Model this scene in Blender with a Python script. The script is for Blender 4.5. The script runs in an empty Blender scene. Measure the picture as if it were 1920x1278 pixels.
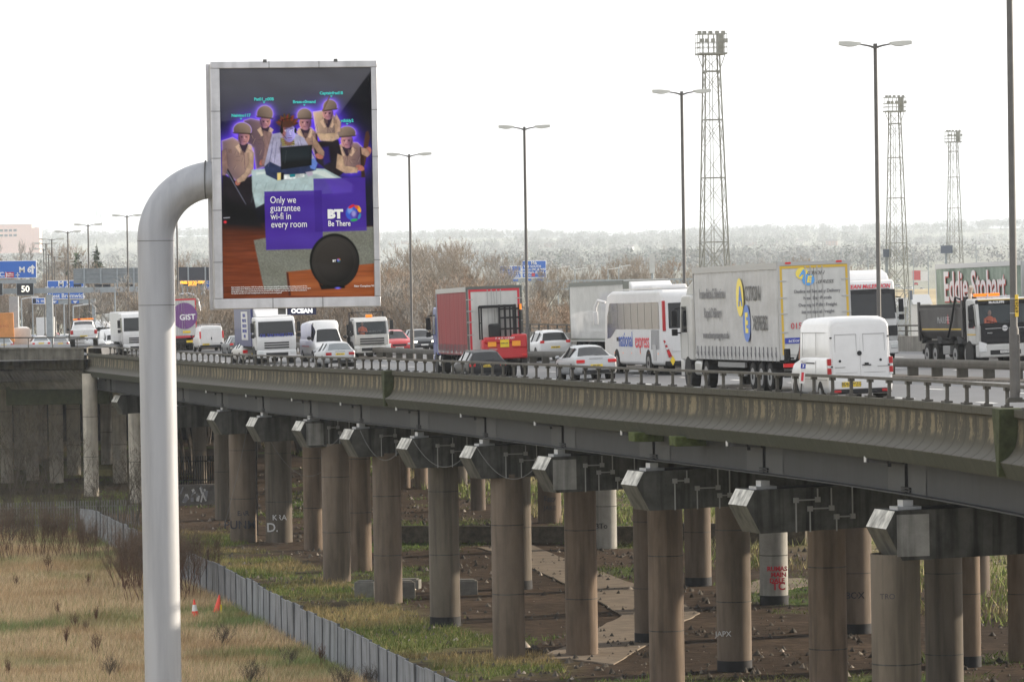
import bpy, math, random
import numpy as np
from mathutils import Vector, Matrix
R_=math.radians; random.seed(7); RNG=np.random.default_rng(11)
sc=bpy.context.scene; COL=sc.collection
# ------------------------------------------------------------------ camera
CZ=16.9; F=8400.0; ROLL=R_(0.9); PIT=math.atan(159/F)
cd=bpy.data.cameras.new('camera'); cam=bpy.data.objects.new('camera',cd); COL.objects.link(cam); sc.camera=cam
cd.sensor_width=36; cd.lens=F/1920*36; cd.clip_start=1; cd.clip_end=30000
cam.matrix_world=Matrix.Translation((0,0,CZ))@Matrix.Rotation(R_(90)-PIT,4,'X')@Matrix.Rotation(-ROLL,4,'Z')
CR=cam.matrix_world.to_3x3()
def P(px,py,Y):                       # a pixel of the photograph at depth Y
    d=CR@Vector(((px-960)/F,(639-py)/F,-1)); k=Y/d.y
    return Vector((d.x*k,Y,CZ+d.z*k))
def hor(px): return 480-.0157*(px-960)
# ------------------------------------------------------------------ world, sun, exposure
SUN_AZ=R_(66); SUN_EL=R_(15)          # azimuth from +Y towards +X
w=bpy.data.worlds.new("World"); sc.world=w; w.use_nodes=True; nt=w.node_tree
bg=nt.nodes['Background']; sky=nt.nodes.new('ShaderNodeTexSky'); sky.sky_type='NISHITA'; sky.sun_disc=False
sky.sun_elevation=SUN_EL; sky.sun_rotation=SUN_AZ; sky.dust_density=2; sky.air_density=1.3; sky.ozone_density=1
hs=nt.nodes.new('ShaderNodeHueSaturation'); hs.inputs['Saturation'].default_value=.16; hs.inputs['Value'].default_value=1.15
nt.links.new(sky.outputs[0],hs.inputs['Color'])
veil=nt.nodes.new('ShaderNodeMix'); veil.data_type='RGBA'; veil.inputs[0].default_value=.62; veil.inputs[7].default_value=(5.6,5.65,5.8,1)   # thin bright overcast over the clear sky
nt.links.new(hs.outputs[0],veil.inputs[6]); nt.links.new(veil.outputs[2],bg.inputs[0]); bg.inputs[1].default_value=.15
sd=bpy.data.lights.new('sun','SUN'); sd.energy=4.2; sd.angle=R_(.7); sd.color=(1,.86,.68)
so=bpy.data.objects.new('sun',sd); COL.objects.link(so)
sv=Vector((math.sin(SUN_AZ)*math.cos(SUN_EL),math.cos(SUN_AZ)*math.cos(SUN_EL),math.sin(SUN_EL)))
so.rotation_euler=sv.to_track_quat('Z','Y').to_euler()
vs=sc.view_settings; vs.view_transform='Standard'; vs.look='None'; vs.gamma=1; vs.exposure=0.85; vs.use_curve_mapping=False
sc.cycles.max_bounces=6; sc.cycles.diffuse_bounces=3; sc.cycles.glossy_bounces=2; sc.cycles.transmission_bounces=3; sc.cycles.volume_bounces=1; sc.cycles.use_denoising=True
# ------------------------------------------------------------------ materials
_M={}
def mat(name,col,rough=.6,metal=0,var=0,scale=3,bump=0,emit=None,estr=0,col2=None,spec=.5,stretch=None,detail=6,attr=None,streak=0,coat=0,alpha=None):
    if name in _M: return _M[name]
    m=bpy.data.materials.new(name); m.use_nodes=True; t=m.node_tree; n=t.nodes; L=t.links
    if rough>=.55: spec*=.4
    b=n['Principled BSDF']; b.inputs['Roughness'].default_value=rough; b.inputs['Metallic'].default_value=metal
    b.inputs['Specular IOR Level'].default_value=spec; b.inputs['Base Color'].default_value=(*col,1); b.inputs['Coat Weight'].default_value=coat
    src=None
    if attr:
        a=n.new('ShaderNodeVertexColor'); a.layer_name=attr; src=a.outputs[0]
    if var or bump or col2:
        tc=n.new('ShaderNodeTexCoord'); mp=n.new('ShaderNodeMapping'); L.new(tc.outputs['Object'],mp.inputs[0])
        if stretch: mp.inputs['Scale'].default_value=stretch
        nz=n.new('ShaderNodeTexNoise'); nz.inputs['Scale'].default_value=scale; nz.inputs['Detail'].default_value=detail; nz.inputs['Roughness'].default_value=.65
        L.new(mp.outputs[0],nz.inputs[0])
        rp=n.new('ShaderNodeMapRange'); rp.inputs[1].default_value=.3; rp.inputs[2].default_value=.7; L.new(nz.outputs[0],rp.inputs[0])
        c2=col2 if col2 else tuple(c*(1-var) for c in col)
        mx=n.new('ShaderNodeMix'); mx.data_type='RGBA'; L.new(rp.outputs[0],mx.inputs[0])
        c1=tuple(min(1,c*(1+var)) for c in col)
        if src is not None:
            mx.blend_type='MULTIPLY'; mx.inputs[0].default_value=1
            cr=n.new('ShaderNodeMapRange'); cr.inputs[3].default_value=1-var; cr.inputs[4].default_value=1+var; L.new(rp.outputs[0],cr.inputs[0])
            L.remove(mx.inputs[0].links[0]); L.new(src,mx.inputs[6]); L.new(cr.outputs[0],mx.inputs[7])
        else:
            mx.inputs[6].default_value=(*c1,1); mx.inputs[7].default_value=(*c2,1)
        src=mx.outputs[2]
        if streak:
            m2=n.new('ShaderNodeMapping'); m2.inputs['Scale'].default_value=(3.2,3.2,.22); L.new(tc.outputs['Object'],m2.inputs[0])
            n2=n.new('ShaderNodeTexNoise'); n2.inputs['Scale'].default_value=1.0; n2.inputs['Detail'].default_value=5; L.new(m2.outputs[0],n2.inputs[0])
            r2=n.new('ShaderNodeMapRange'); r2.inputs[1].default_value=.45; r2.inputs[2].default_value=.66; r2.inputs[3].default_value=1; r2.inputs[4].default_value=1-streak
            L.new(n2.outputs[0],r2.inputs[0]); x=n.new('ShaderNodeMix'); x.data_type='RGBA'; x.blend_type='MULTIPLY'; x.inputs[0].default_value=1
            L.new(src,x.inputs[6]); L.new(r2.outputs[0],x.inputs[7]); src=x.outputs[2]
        if bump:
            bp=n.new('ShaderNodeBump'); bp.inputs['Strength'].default_value=bump; bp.inputs['Distance'].default_value=.05; L.new(nz.outputs[0],bp.inputs['Height']); L.new(bp.outputs[0],b.inputs['Normal'])
    if src is not None: L.new(src,b.inputs['Base Color'])
    if emit: b.inputs['Emission Color'].default_value=(*emit,1); b.inputs['Emission Strength'].default_value=estr
    _M[name]=m; return m
# ------------------------------------------------------------------ mesh builder
class MB:
    def __init__(s): s.v=[]; s.f=[]; s.k=[]; s.m=0
    def add(s,vs,fs):
        o=len(s.v); s.v+= [tuple(v) for v in vs]; s.f+=[tuple(i+o for i in f) for f in fs]; s.k+=[s.m]*len(fs); return s
    def box(s,x0,x1,y0,y1,z0,z1,M=None):
        vs=[Vector((x,y,z)) for x in(x0,x1) for y in(y0,y1) for z in(z0,z1)]
        if M is not None: vs=[M@v for v in vs]
        return s.add(vs,[(0,1,3,2),(4,6,7,5),(0,4,5,1),(2,3,7,6),(0,2,6,4),(1,5,7,3)])
    def bar(s,a,b,wd,h=None,up=(0,0,1)):
        a=Vector(a); b=Vector(b); h=h or wd; d=(b-a); 
        if d.length<1e-6: return s
        d.normalize(); u=Vector(up)
        if abs(d.dot(u))>.95: u=Vector((1,0,0))
        r=d.cross(u).normalized(); u=r.cross(d)
        vs=[p+r*(i*wd/2)+u*(j*h/2) for p in(a,b) for i,j in((-1,-1),(1,-1),(1,1),(-1,1))]
        return s.add(vs,[(3,2,1,0),(4,5,6,7),(0,1,5,4),(1,2,6,5),(2,3,7,6),(3,0,4,7)])
    def tube(s,pts,rad,n=10,caps=True):
        pts=[Vector(p) for p in pts]
        if not hasattr(rad,'__len__'): rad=[rad]*len(pts)
        rings=[]; u=None
        for i,p in enumerate(pts):
            d=(pts[min(i+1,len(pts)-1)]-pts[max(i-1,0)]).normalized()
            if u is None:
                u=Vector((0,0,1)) if abs(d.z)<.9 else Vector((1,0,0))
            r=d.cross(u).normalized(); u=r.cross(d).normalized()
            rings.append([p+(r*math.cos(2*math.pi*k/n)+u*math.sin(2*math.pi*k/n))*rad[i] for k in range(n)])
        vs=[v for r in rings for v in r]; fs=[]
        for i in range(len(pts)-1):
            for k in range(n):
                a=i*n+k; b=i*n+(k+1)%n; fs.append((a,b,b+n,a+n))
        if caps: fs.append(tuple(range(n))[::-1]); fs.append(tuple(range(len(vs)-n,len(vs))))
        return s.add(vs,fs)
    def prism(s,prof,x0,x1,M=None):        # prof in (y,z), extruded along x
        n=len(prof); vs=[Vector((x,p[0],p[1])) for x in(x0,x1) for p in prof]
        if M is not None: vs=[M@v for v in vs]
        fs=[tuple(range(n)),tuple(range(2*n-1,n-1,-1))]+[(i,i+n,(i+1)%n+n,(i+1)%n) for i in range(n)]
        return s.add(vs,fs)
    def ell(s,c,r,n=10,m=6):
        vs=[];fs=[]
        for j in range(m+1):
            t=math.pi*j/m
            for k in range(n):
                p=2*math.pi*k/n; vs.append((c[0]+r[0]*math.sin(t)*math.cos(p),c[1]+r[1]*math.sin(t)*math.sin(p),c[2]+r[2]*math.cos(t)))
        for j in range(m):
            for k in range(n): a=j*n+k;b=j*n+(k+1)%n; fs.append((a,b,b+n,a+n))
        return s.add(vs,fs)
    def build(s,name,mats,parent=None,smooth=False,bevel=0,ang=35,seg=2,M=None):
        me=bpy.data.meshes.new(name); me.from_pydata(s.v,[],s.f)
        if not isinstance(mats,(list,tuple)): mats=[mats]
        for m in mats: me.materials.append(m)
        if len(mats)>1: me.polygons.foreach_set('material_index',s.k)
        import bmesh
        bm=bmesh.new(); bm.from_mesh(me); bmesh.ops.recalc_face_normals(bm,faces=bm.faces); bm.to_mesh(me); bm.free()
        o=bpy.data.objects.new(name,me); COL.objects.link(o)
        if smooth or bevel:
            me.polygons.foreach_set('use_smooth',[True]*len(me.polygons)); me.set_sharp_from_angle(angle=R_(ang))
        if bevel:
            b=o.modifiers.new('b','BEVEL'); b.width=bevel; b.segments=seg; b.limit_method='ANGLE'; b.angle_limit=R_(40)
        if parent: o.parent=parent
        if M is not None: o.matrix_world=M
        return o
def fastmesh(name,V,Fc,mats,parent=None,col=None,smooth=False):
    V=np.asarray(V,dtype=np.float32).reshape(-1,3); Fc=np.asarray(Fc,dtype=np.int32); k=Fc.shape[1]
    me=bpy.data.meshes.new(name); me.vertices.add(len(V)); me.vertices.foreach_set('co',V.ravel())
    me.loops.add(Fc.size); me.loops.foreach_set('vertex_index',Fc.ravel()); me.polygons.add(len(Fc))
    me.polygons.foreach_set('loop_start',np.arange(0,Fc.size,k,dtype=np.int32)); me.polygons.foreach_set('loop_total',np.full(len(Fc),k,dtype=np.int32))
    if smooth: me.polygons.foreach_set('use_smooth',np.ones(len(Fc),dtype=bool))
    me.update(calc_edges=True); me.validate()
    if col is not None:
        ca=me.color_attributes.new('col','FLOAT_COLOR','POINT'); c=np.ones((len(V),4),dtype=np.float32); c[:,:3]=col; ca.data.foreach_set('color',c.ravel())
    for m in (mats if isinstance(mats,(list,tuple)) else [mats]): me.materials.append(m)
    o=bpy.data.objects.new(name,me); COL.objects.link(o)
    if parent: o.parent=parent
    return o
def tag(o,label=None,cat=None,group=None,kind=None):
    if label:o['label']=label
    if cat:o['category']=cat
    if group:o['group']=group
    if kind:o['kind']=kind
    return o
def thing(name,label,cat,M=None,group=None):
    o=bpy.data.objects.new(name,None); o.empty_display_size=.2; COL.objects.link(o)
    if M is not None:
        if not isinstance(M,Matrix): M=Matrix.Translation(M)
        o.matrix_world=M
    return tag(o,label,cat,group)
def copy_tree(o,M=None,label=None,group=None,depth=0):
    c=o.copy(); COL.objects.link(c)
    for ch in list(KIDS.get(o.name,o.children)):
        d=copy_tree(ch); d.parent=c
    if M is not None: c.matrix_world=M
    if label:c['label']=label
    if group:c['group']=group
    return c
KIDS={}
def text(s,size,m,parent,M,name='lettering',align='CENTER',shear=0,xs=1,bold=0,ext=.004):
    c=bpy.data.curves.new('t','FONT'); c.body=s; c.size=size; c.align_x=align; c.align_y='CENTER'; c.shear=shear; c.offset=bold; c.extrude=ext; c.resolution_u=3; c.space_line=.9
    o=bpy.data.objects.new('t',c); me=bpy.data.meshes.new_from_object(o); bpy.data.objects.remove(o); bpy.data.curves.remove(c)
    me.materials.clear(); me.materials.append(m); me.name=name
    o=bpy.data.objects.new(name,me); COL.objects.link(o); o.parent=parent
    o.matrix_local=M@Matrix.Scale(xs,4,(1,0,0)); return o
def face_M(pos,facing):   # text plane: facing 'back' (-y), 'front' (+y), 'left' (-x)
    a={'back':0,'front':math.pi,'left':-math.pi/2,'right':math.pi/2}[facing]
    return Matrix.Translation(pos)@Matrix.Rotation(a,4,'Z')@Matrix.Rotation(math.pi/2,4,'X')
# ------------------------------------------------------------------ road geometry
_N=[(20,17.5),(50,16.2),(80,14.3),(95,13.3),(109,12.0),(120.7,10.72),(137,8.17),(158.5,3.77),(201.5,-4.32),(266,-17.7),(298,-24.7),(328,-31.2),(380,-41.5),(412,-48),(470,-59),(500,-64),(535,-68.5),(570,-72.3),(605,-75.2),(640,-78),(680,-80.4),(720,-82.5),(800,-85),(950,-87)]
_T=[(20,-2.9),(50,-3.25),(80,-3.6),(109,-3.88),(120.7,-4.03),(137,-4.29),(158.5,-4.57),(201.5,-5.14),(266,-6.1),(328,-6.6),(380,-7.2),(412,-7.7),(435,-8.4),(470,-8.95),(500,-9.45),(535,-9.95),(570,-10.4),(605,-10.95),(640,-11.3),(680,-11.9),(720,-12.3),(800,-13),(950,-14.5)]
_ys=np.arange(20,951,1.0)
def _sm(tab,wd):
    a=np.array(tab); v=np.interp(_ys,a[:,0],a[:,1]); p=np.pad(v,wd,mode='reflect',reflect_type='odd'); k=np.ones(wd)/wd
    p=np.convolve(p,k,'same'); p=np.convolve(p,k,'same'); return p[wd:-wd]
_nx=_sm(_N,17); _tz=_sm(_T,25)
def NX(Y): return float(np.interp(Y,_ys,_nx))
def TZ(Y): return float(np.interp(Y,_ys,_tz))
def TH(Y): return math.atan(-(NX(Y+2)-NX(Y-2))/4)
CF=.022; W_ROAD=31.0; MED=12.9; STEP=.42
def RP(Y,o,h=0):                       # point on the road, o metres right of the near parapet's outer edge
    t=TH(Y); return Vector((NX(Y)+o*math.cos(t),Y+o*math.sin(t),CZ+TZ(Y)-STEP+CF*o+h))
def roadz(X,Y):
    y=Y
    for _ in range(4):
        t=TH(y); o=(X-NX(y))*math.cos(t)+(Y-y)*math.sin(t); y=Y-o*math.sin(t)
    return CZ+TZ(y)-STEP+CF*o,y,o
def hit(px,py,lo=100,hi=900):
    a,b=lo,hi
    for _ in range(50):
        m=(a+b)/2; p=P(px,py,m)
        if p.z>roadz(p.x,m)[0]: a=m
        else: b=m
    p=P(px,py,a); z,y,o=roadz(p.x,a); return Vector((p.x,a,z)),y,o
def loft(mb,rows,closed=False):         # rows of points
    n=len(rows[0]); vs=[p for r in rows for p in r]; fs=[]
    for i in range(len(rows)-1):
        for k in range(n if closed else n-1):
            a=i*n+k; b=i*n+(k+1)%n; fs.append((a,b,b+n,a+n))
    return mb.add(vs,fs)
def yr(a,b,st=2.0): 
    n=max(1,int(round((b-a)/st))); return [a+(b-a)*i/n for i in range(n+1)]
# ================================================================== the road
M_ASPH=mat('asphalt',(.10,.10,.103),.55,var=.18,scale=.6,bump=.15,stretch=(1,.2,1),spec=.5)
M_LINE=mat('road_paint',(.75,.75,.72),.55,var=.1)
CY=328.0                                # where the parapet turns off to the left
def slipx(Y): # left edge of the deck
    return None
mb=MB(); rows=[]
for Y in yr(26,900,3):
    offs=[.3,4,8,12,16,20,26,W_ROAD-.3] if Y<CY else [-40,-15,-4,.3,4,8,12,16,20,26,W_ROAD-.3]
    rows.append((Y,offs))
def secrows(rs,mb,dz=0):
    loft(mb,[[RP(Y,o,dz) if o>-1 else RP(Y,o,dz)-Vector((0,0,CF*o)) for o in offs] for Y,offs in rs])
secrows([r for r in rows if r[0]<CY],mb); r1=[(CY-2.0,rows[-1][1])]+[r for r in rows if r[0]>=CY]; secrows(r1,mb,-.006)
tag(mb.build('road',M_ASPH),kind='structure')
mb=MB()
for o,dash in ((.95,0),(12.1,0),(13.7,0),(30.1,0),(4.65,1),(8.35,1),(17.5,1),(21.3,1),(25.4,1)):
    Y=30.0
    while Y<560:
        L=2 if dash else 6
        loft(mb,[[RP(y,o-.09,.006),RP(y,o+.09,.006)] for y in yr(Y,Y+L,2)]); Y+=9 if dash else 6
tag(mb.build('road_markings',M_LINE),kind='structure')
# ================================================================== the viaduct
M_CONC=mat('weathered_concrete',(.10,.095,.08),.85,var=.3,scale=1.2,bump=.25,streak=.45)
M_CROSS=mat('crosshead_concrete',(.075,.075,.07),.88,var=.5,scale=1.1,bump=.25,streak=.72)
M_END_LIT=mat('lit_concrete_end',(.55,.54,.5),.8,var=.3,scale=2.5,bump=.2,streak=.6)  # light on the upper end facet is put into its paler colour
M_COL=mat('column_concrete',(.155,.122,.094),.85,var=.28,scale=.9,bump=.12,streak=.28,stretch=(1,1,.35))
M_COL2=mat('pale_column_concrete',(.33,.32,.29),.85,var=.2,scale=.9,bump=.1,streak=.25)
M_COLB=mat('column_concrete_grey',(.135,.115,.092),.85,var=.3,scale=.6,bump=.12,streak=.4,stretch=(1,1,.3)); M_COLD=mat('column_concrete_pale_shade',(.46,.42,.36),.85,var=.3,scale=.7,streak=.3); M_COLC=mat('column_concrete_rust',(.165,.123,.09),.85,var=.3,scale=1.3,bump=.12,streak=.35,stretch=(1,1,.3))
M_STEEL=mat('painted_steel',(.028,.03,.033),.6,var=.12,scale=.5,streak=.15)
M_STEEL2=mat('painted_steel_panel',(.05,.052,.053),.6,var=.1,scale=1)
M_BLACK=mat('black_rubber',(.012,.012,.013),.6)
M_TAR=mat('black_paint_band',(.02,.02,.022),.7,var=.3)
M_GALV=mat('galvanised_steel',(.42,.43,.44),.45,metal=.6,var=.15,scale=3)
M_RAIL=mat('dull_rail_steel',(.085,.08,.07),.65,metal=.1,var=.25,scale=2)
M_MOSS=mat('mossy_concrete',(.05,.058,.03),.95,var=.4,scale=3,bump=.3)
viad=thing('viaduct','long curving concrete motorway viaduct on rows of round columns, with steel edge girder','viaduct')
# fascia material: precast units with joints, tan worn patches high in each hollow and green staining
def fascia_mat():
    m=bpy.data.materials.new('fluted_parapet_concrete'); m.use_nodes=True; t=m.node_tree; n=t.nodes; L=t.links; b=n['Principled BSDF']; b.inputs['Roughness'].default_value=.9; b.inputs['Specular IOR Level'].default_value=.25
    def math_(op,a,bb=None,c=None):
        x=n.new('ShaderNodeMath'); x.operation=op
        for i,v in enumerate((a,bb,c)):
            if v is None: continue
            if isinstance(v,(int,float)): x.inputs[i].default_value=v
            else: L.new(v,x.inputs[i])
        return x.outputs[0]
    def rng(v,a,bb,c=0,d=1):
        x=n.new('ShaderNodeMapRange'); x.interpolation_type='SMOOTHSTEP'
        for i,q in enumerate((a,bb,c,d)): x.inputs[i+1].default_value=q
        L.new(v,x.inputs[0]); return x.outputs[0]
    def mixc(f,a,bb,mode='MIX'):
        x=n.new('ShaderNodeMix'); x.data_type='RGBA'; x.blend_type=mode
        if isinstance(f,(int,float)): x.inputs[0].default_value=f
        else: L.new(f,x.inputs[0])
        for i,q in ((6,a),(7,bb)):
            if isinstance(q,tuple): x.inputs[i].default_value=(*q,1)
            else: L.new(q,x.inputs[i])
        return x.outputs[2]
    uv=n.new('ShaderNodeUVMap'); sp=n.new('ShaderNodeSeparateXYZ'); L.new(uv.outputs[0],sp.inputs[0]); u,v=sp.outputs[0],sp.outputs[1]
    def noise(sc_,vec,det=5):
        z=n.new('ShaderNodeTexNoise'); z.inputs['Scale'].default_value=sc_; z.inputs['Detail'].default_value=det; z.inputs['Roughness'].default_value=.65; L.new(vec,z.inputs[0]); return z.outputs[0]
    f1=noise(9,uv.outputs[0]); f0=noise(1.3,uv.outputs[0],3)
    uw=math_('ADD',math_('DIVIDE',u,1.18),math_('MULTIPLY',math_('SUBTRACT',noise(1.6,uv.outputs[0],2),.5),.10))
    fr=math_('FRACT',uw); dist=math_('ABSOLUTE',math_('SUBTRACT',fr,.5))      # .5 at a joint
    cell=n.new('ShaderNodeTexWhiteNoise'); cell.noise_dimensions='1D'; L.new(math_('FLOOR',uw),cell.inputs['W'])
    base=mixc(f0,(.045,.040,.028),(.082,.075,.055)); 
    base=mixc(math_('MULTIPLY',rng(v,.9,1.25),.75),base,mixc(f1,(.075,.072,.066),(.16,.155,.14)))        # paler foot of the hollow: light on its upward face put into the colour
    # worn tan patches high in the hollow, ragged and uneven from unit to unit
    cv=n.new('ShaderNodeCombineXYZ'); L.new(math_('MULTIPLY',u,2.1),cv.inputs[0]); L.new(math_('MULTIPLY',v,.55),cv.inputs[1]); L.new(math_('MULTIPLY',cell.outputs[0],5),cv.inputs[2])
    pn=noise(1.0,cv.outputs[0],4); pn=math_('ADD',pn,math_('MULTIPLY',math_('SUBTRACT',f1,.5),.45)); pn=math_('ADD',pn,math_('MULTIPLY',math_('SUBTRACT',dist,.25),-.35))
    wv=math_('MULTIPLY',rng(v,.24,.38),rng(math_('ADD',v,math_('MULTIPLY',f0,.5)),1.2,.98)); wv=math_('MULTIPLY',wv,math_('ADD',.35,math_('MULTIPLY',cell.outputs[0],.65)))
    base=mixc(math_('MULTIPLY',rng(pn,.47,.6),wv),base,mixc(f1,(.15,.12,.07),(.27,.225,.145)))
    base=mixc(math_('MULTIPLY',rng(dist,.33,.5),.45),base,(.04,.037,.028))  # darker towards each joint: shading of the unmodelled flutes put into the colour
    base=mixc(math_('MULTIPLY',rng(v,1.27,1.31),.9),base,mixc(f1,(.022,.026,.015),(.05,.052,.033)))      # dark green hanging band
    base=mixc(math_('MULTIPLY',rng(v,.20,.17),.9),base,mixc(f1,(.038,.036,.026),(.095,.09,.07)))
    base=mixc(math_('MULTIPLY',rng(dist,.470,.492),.85),base,(.035,.033,.025))
    base=mixc(math_('MULTIPLY',rng(noise(1.1,(lambda q:(L.new(u,q.inputs[0]),q.outputs[0])[1])(n.new('ShaderNodeCombineXYZ')),5),.5,.7),.55),base,(.07,.066,.05))
    L.new(base,b.inputs['Base Color'])
    bp=n.new('ShaderNodeBump'); bp.inputs['Strength'].default_value=.35; bp.inputs['Distance'].default_value=.03; L.new(f1,bp.inputs['Height']); L.new(bp.outputs[0],b.inputs['Normal'])
    return m
M_FAS=fascia_mat()
prof=[(.42,-.02),(.02,-.0),(0,-.01),(0,-.19),(.05,-.205),(.1,-.24),(.105,-.5),(.095,-.72),(.06,-.9),(-.01,-1.04),(-.11,-1.15),(-.235,-1.235),(-.30,-1.275),(-.29,-1.30),(-.12,-1.68),(.05,-1.70),(1.0,-1.55)]
vl=[0,0,0,.19,.21,.25,.5,.72,.9,1.04,1.15,1.24,1.275,1.30,1.68,1.7,2.4]
def fascia(path,name,U0=0):   # path: list of (pos of top outer edge, inward unit vector)
    V=[];UV=[];Fc=[]; u=U0; pv=None; n=len(prof)
    for p,d in path:
        if pv is not None: u+=(p-pv).length
        pv=p
        for (o,z),vv in zip(prof,vl): V.append(p+d*o+Vector((0,0,z))); UV.append((u,vv))
    for i in range(len(path)-1):
        for k in range(n-1): a=i*n+k; Fc.append((a,a+n,a+n+1,a+1))
    me=bpy.data.meshes.new(name); me.from_pydata([tuple(v) for v in V],[],Fc); uvl=me.uv_layers.new(name='UVMap')
    for l in me.loops: uvl.data[l.index].uv=UV[l.vertex_index]
    me.materials.append(M_FAS); me.polygons.foreach_set('use_smooth',[True]*len(me.polygons)); me.set_sharp_from_angle(angle=R_(38))
    o=bpy.data.objects.new(name,me); COL.objects.link(o); o.parent=viad; return o
def NE(Y,o=0,z=0): # near edge, z relative to parapet top
    t=TH(Y); return Vector((NX(Y)+o*math.cos(t),Y+o*math.sin(t),CZ+TZ(Y)+z))
fascia([(NE(Y),Vector((math.cos(TH(Y)),math.sin(TH(Y)),0))) for Y in yr(28,CY,1.5)],'parapet')
def wedge(Y,hgt=1.62,wd=.42):  # tapering pilaster under a lamp base
    t=TH(Y); mb=MB(); M=Matrix.Translation(NE(Y))@Matrix.Rotation(t,4,'Z')
    vs=[(-.36,-wd,.02),(-.36,wd,.02),(.3,wd,.02),(.3,-wd,.02),(-.36,-wd,-.2),(-.36,wd,-.2),(-.33,-.09,-hgt),(-.33,.09,-hgt),(.2,.09,-hgt),(.2,-.09,-hgt),(.3,wd,-.2),(.3,-wd,-.2)]
    fs=[(0,1,2,3),(0,4,5,1),(4,6,7,5),(6,9,8,7),(1,5,10,2),(5,7,8,10),(0,3,11,4),(4,11,9,6)]
    mb.add([M@Vector(v) for v in vs],fs); mb.build('pilaster',M_MOSS,viad,bevel=.02)
wedge(108.3); 
def Yat(px,o=0,z=-1.6):
    a,b=84,CY
    for _ in range(40):
        m=(a+b)/2; p=NE(m,o,z); sx=960+(p.x*math.cos(0)+0)*F/m  # roll-aware projection
        q=CR.inverted()@(p-Vector((0,0,CZ))); sx=960+F*q.x/-q.z
        if sx>px: a=m
        else: b=m
    return (a+b)/2
wedge(Yat(732,0,-.5))
# deck slab and soffit
mb=MB()
def deckrow(Y,l=.35): return [RP(Y,l,-.03)]+[RP(Y,o,-.04) for o in (8,16,24)]+[RP(Y,W_ROAD-.3,-.03),RP(Y,W_ROAD-.3,-1.0),RP(Y,W_ROAD-1.5,-.75),RP(Y,13,-.75),RP(Y,1.2,-.75),RP(Y,l,-1.1)]
loft(mb,[deckrow(Y) for Y in yr(28,CY,3)],closed=True); 
loft(mb,[[RP(Y,-45,-.4),RP(Y,W_ROAD-.3,-.03),RP(Y,W_ROAD-.3,-1.0),RP(Y,-45,-2.0)] for Y in yr(CY+.5,700,8)],closed=True)
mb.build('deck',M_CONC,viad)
mb=MB(); sr=[(329.2,-64,-30.2,-6.28),(345,-68,-28.6,-6.22),(352,-70,-33,-6.5),(362,-72,-39.5,-7.0),(385,-78,-44.5,-7.75)]
loft(mb,[[(a,y,CZ+z-.5),(a,y,CZ+z),((a+b)/2,y,CZ+z+.01),(b,y,CZ+z),(b+.05,y,CZ+z-.5)] for y,a,b,z in sr]); tag(mb.build('slip_road',M_ASPH),kind='structure')
# steel girders
GT,GB=-1.60,-2.66
mb=MB()
def gird(o,mb,y0=28,y1=CY-2):
    rows=[]
    for Y in yr(y0,y1,3):
        a=lambda dx,z: NE(Y,o+dx,z)+Vector((0,0,CF*o))
        rows.append([a(-.16,GB),a(-.16,GB+.04),a(0,GB+.05),a(0,GT),a(.03,GT),a(.03,GB+.05),a(.2,GB+.04),a(.2,GB)])
    loft(mb,rows,closed=True)
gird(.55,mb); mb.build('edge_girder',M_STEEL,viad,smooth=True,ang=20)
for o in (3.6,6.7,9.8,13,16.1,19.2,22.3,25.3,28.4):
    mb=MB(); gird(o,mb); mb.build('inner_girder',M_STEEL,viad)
# far side parapet
mb=MB(); loft(mb,[[RP(Y,W_ROAD-.35,-.02),RP(Y,W_ROAD-.32,.78),RP(Y,W_ROAD+.05,.78),RP(Y,W_ROAD+.1,-1.6),RP(Y,W_ROAD-.3,-1.2)] for Y in yr(28,760,4)]); mb.build('far_parapet',mat('far_parapet_concrete',(.2,.19,.17),.85,var=.25,scale=.8,streak=.3),viad)
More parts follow.
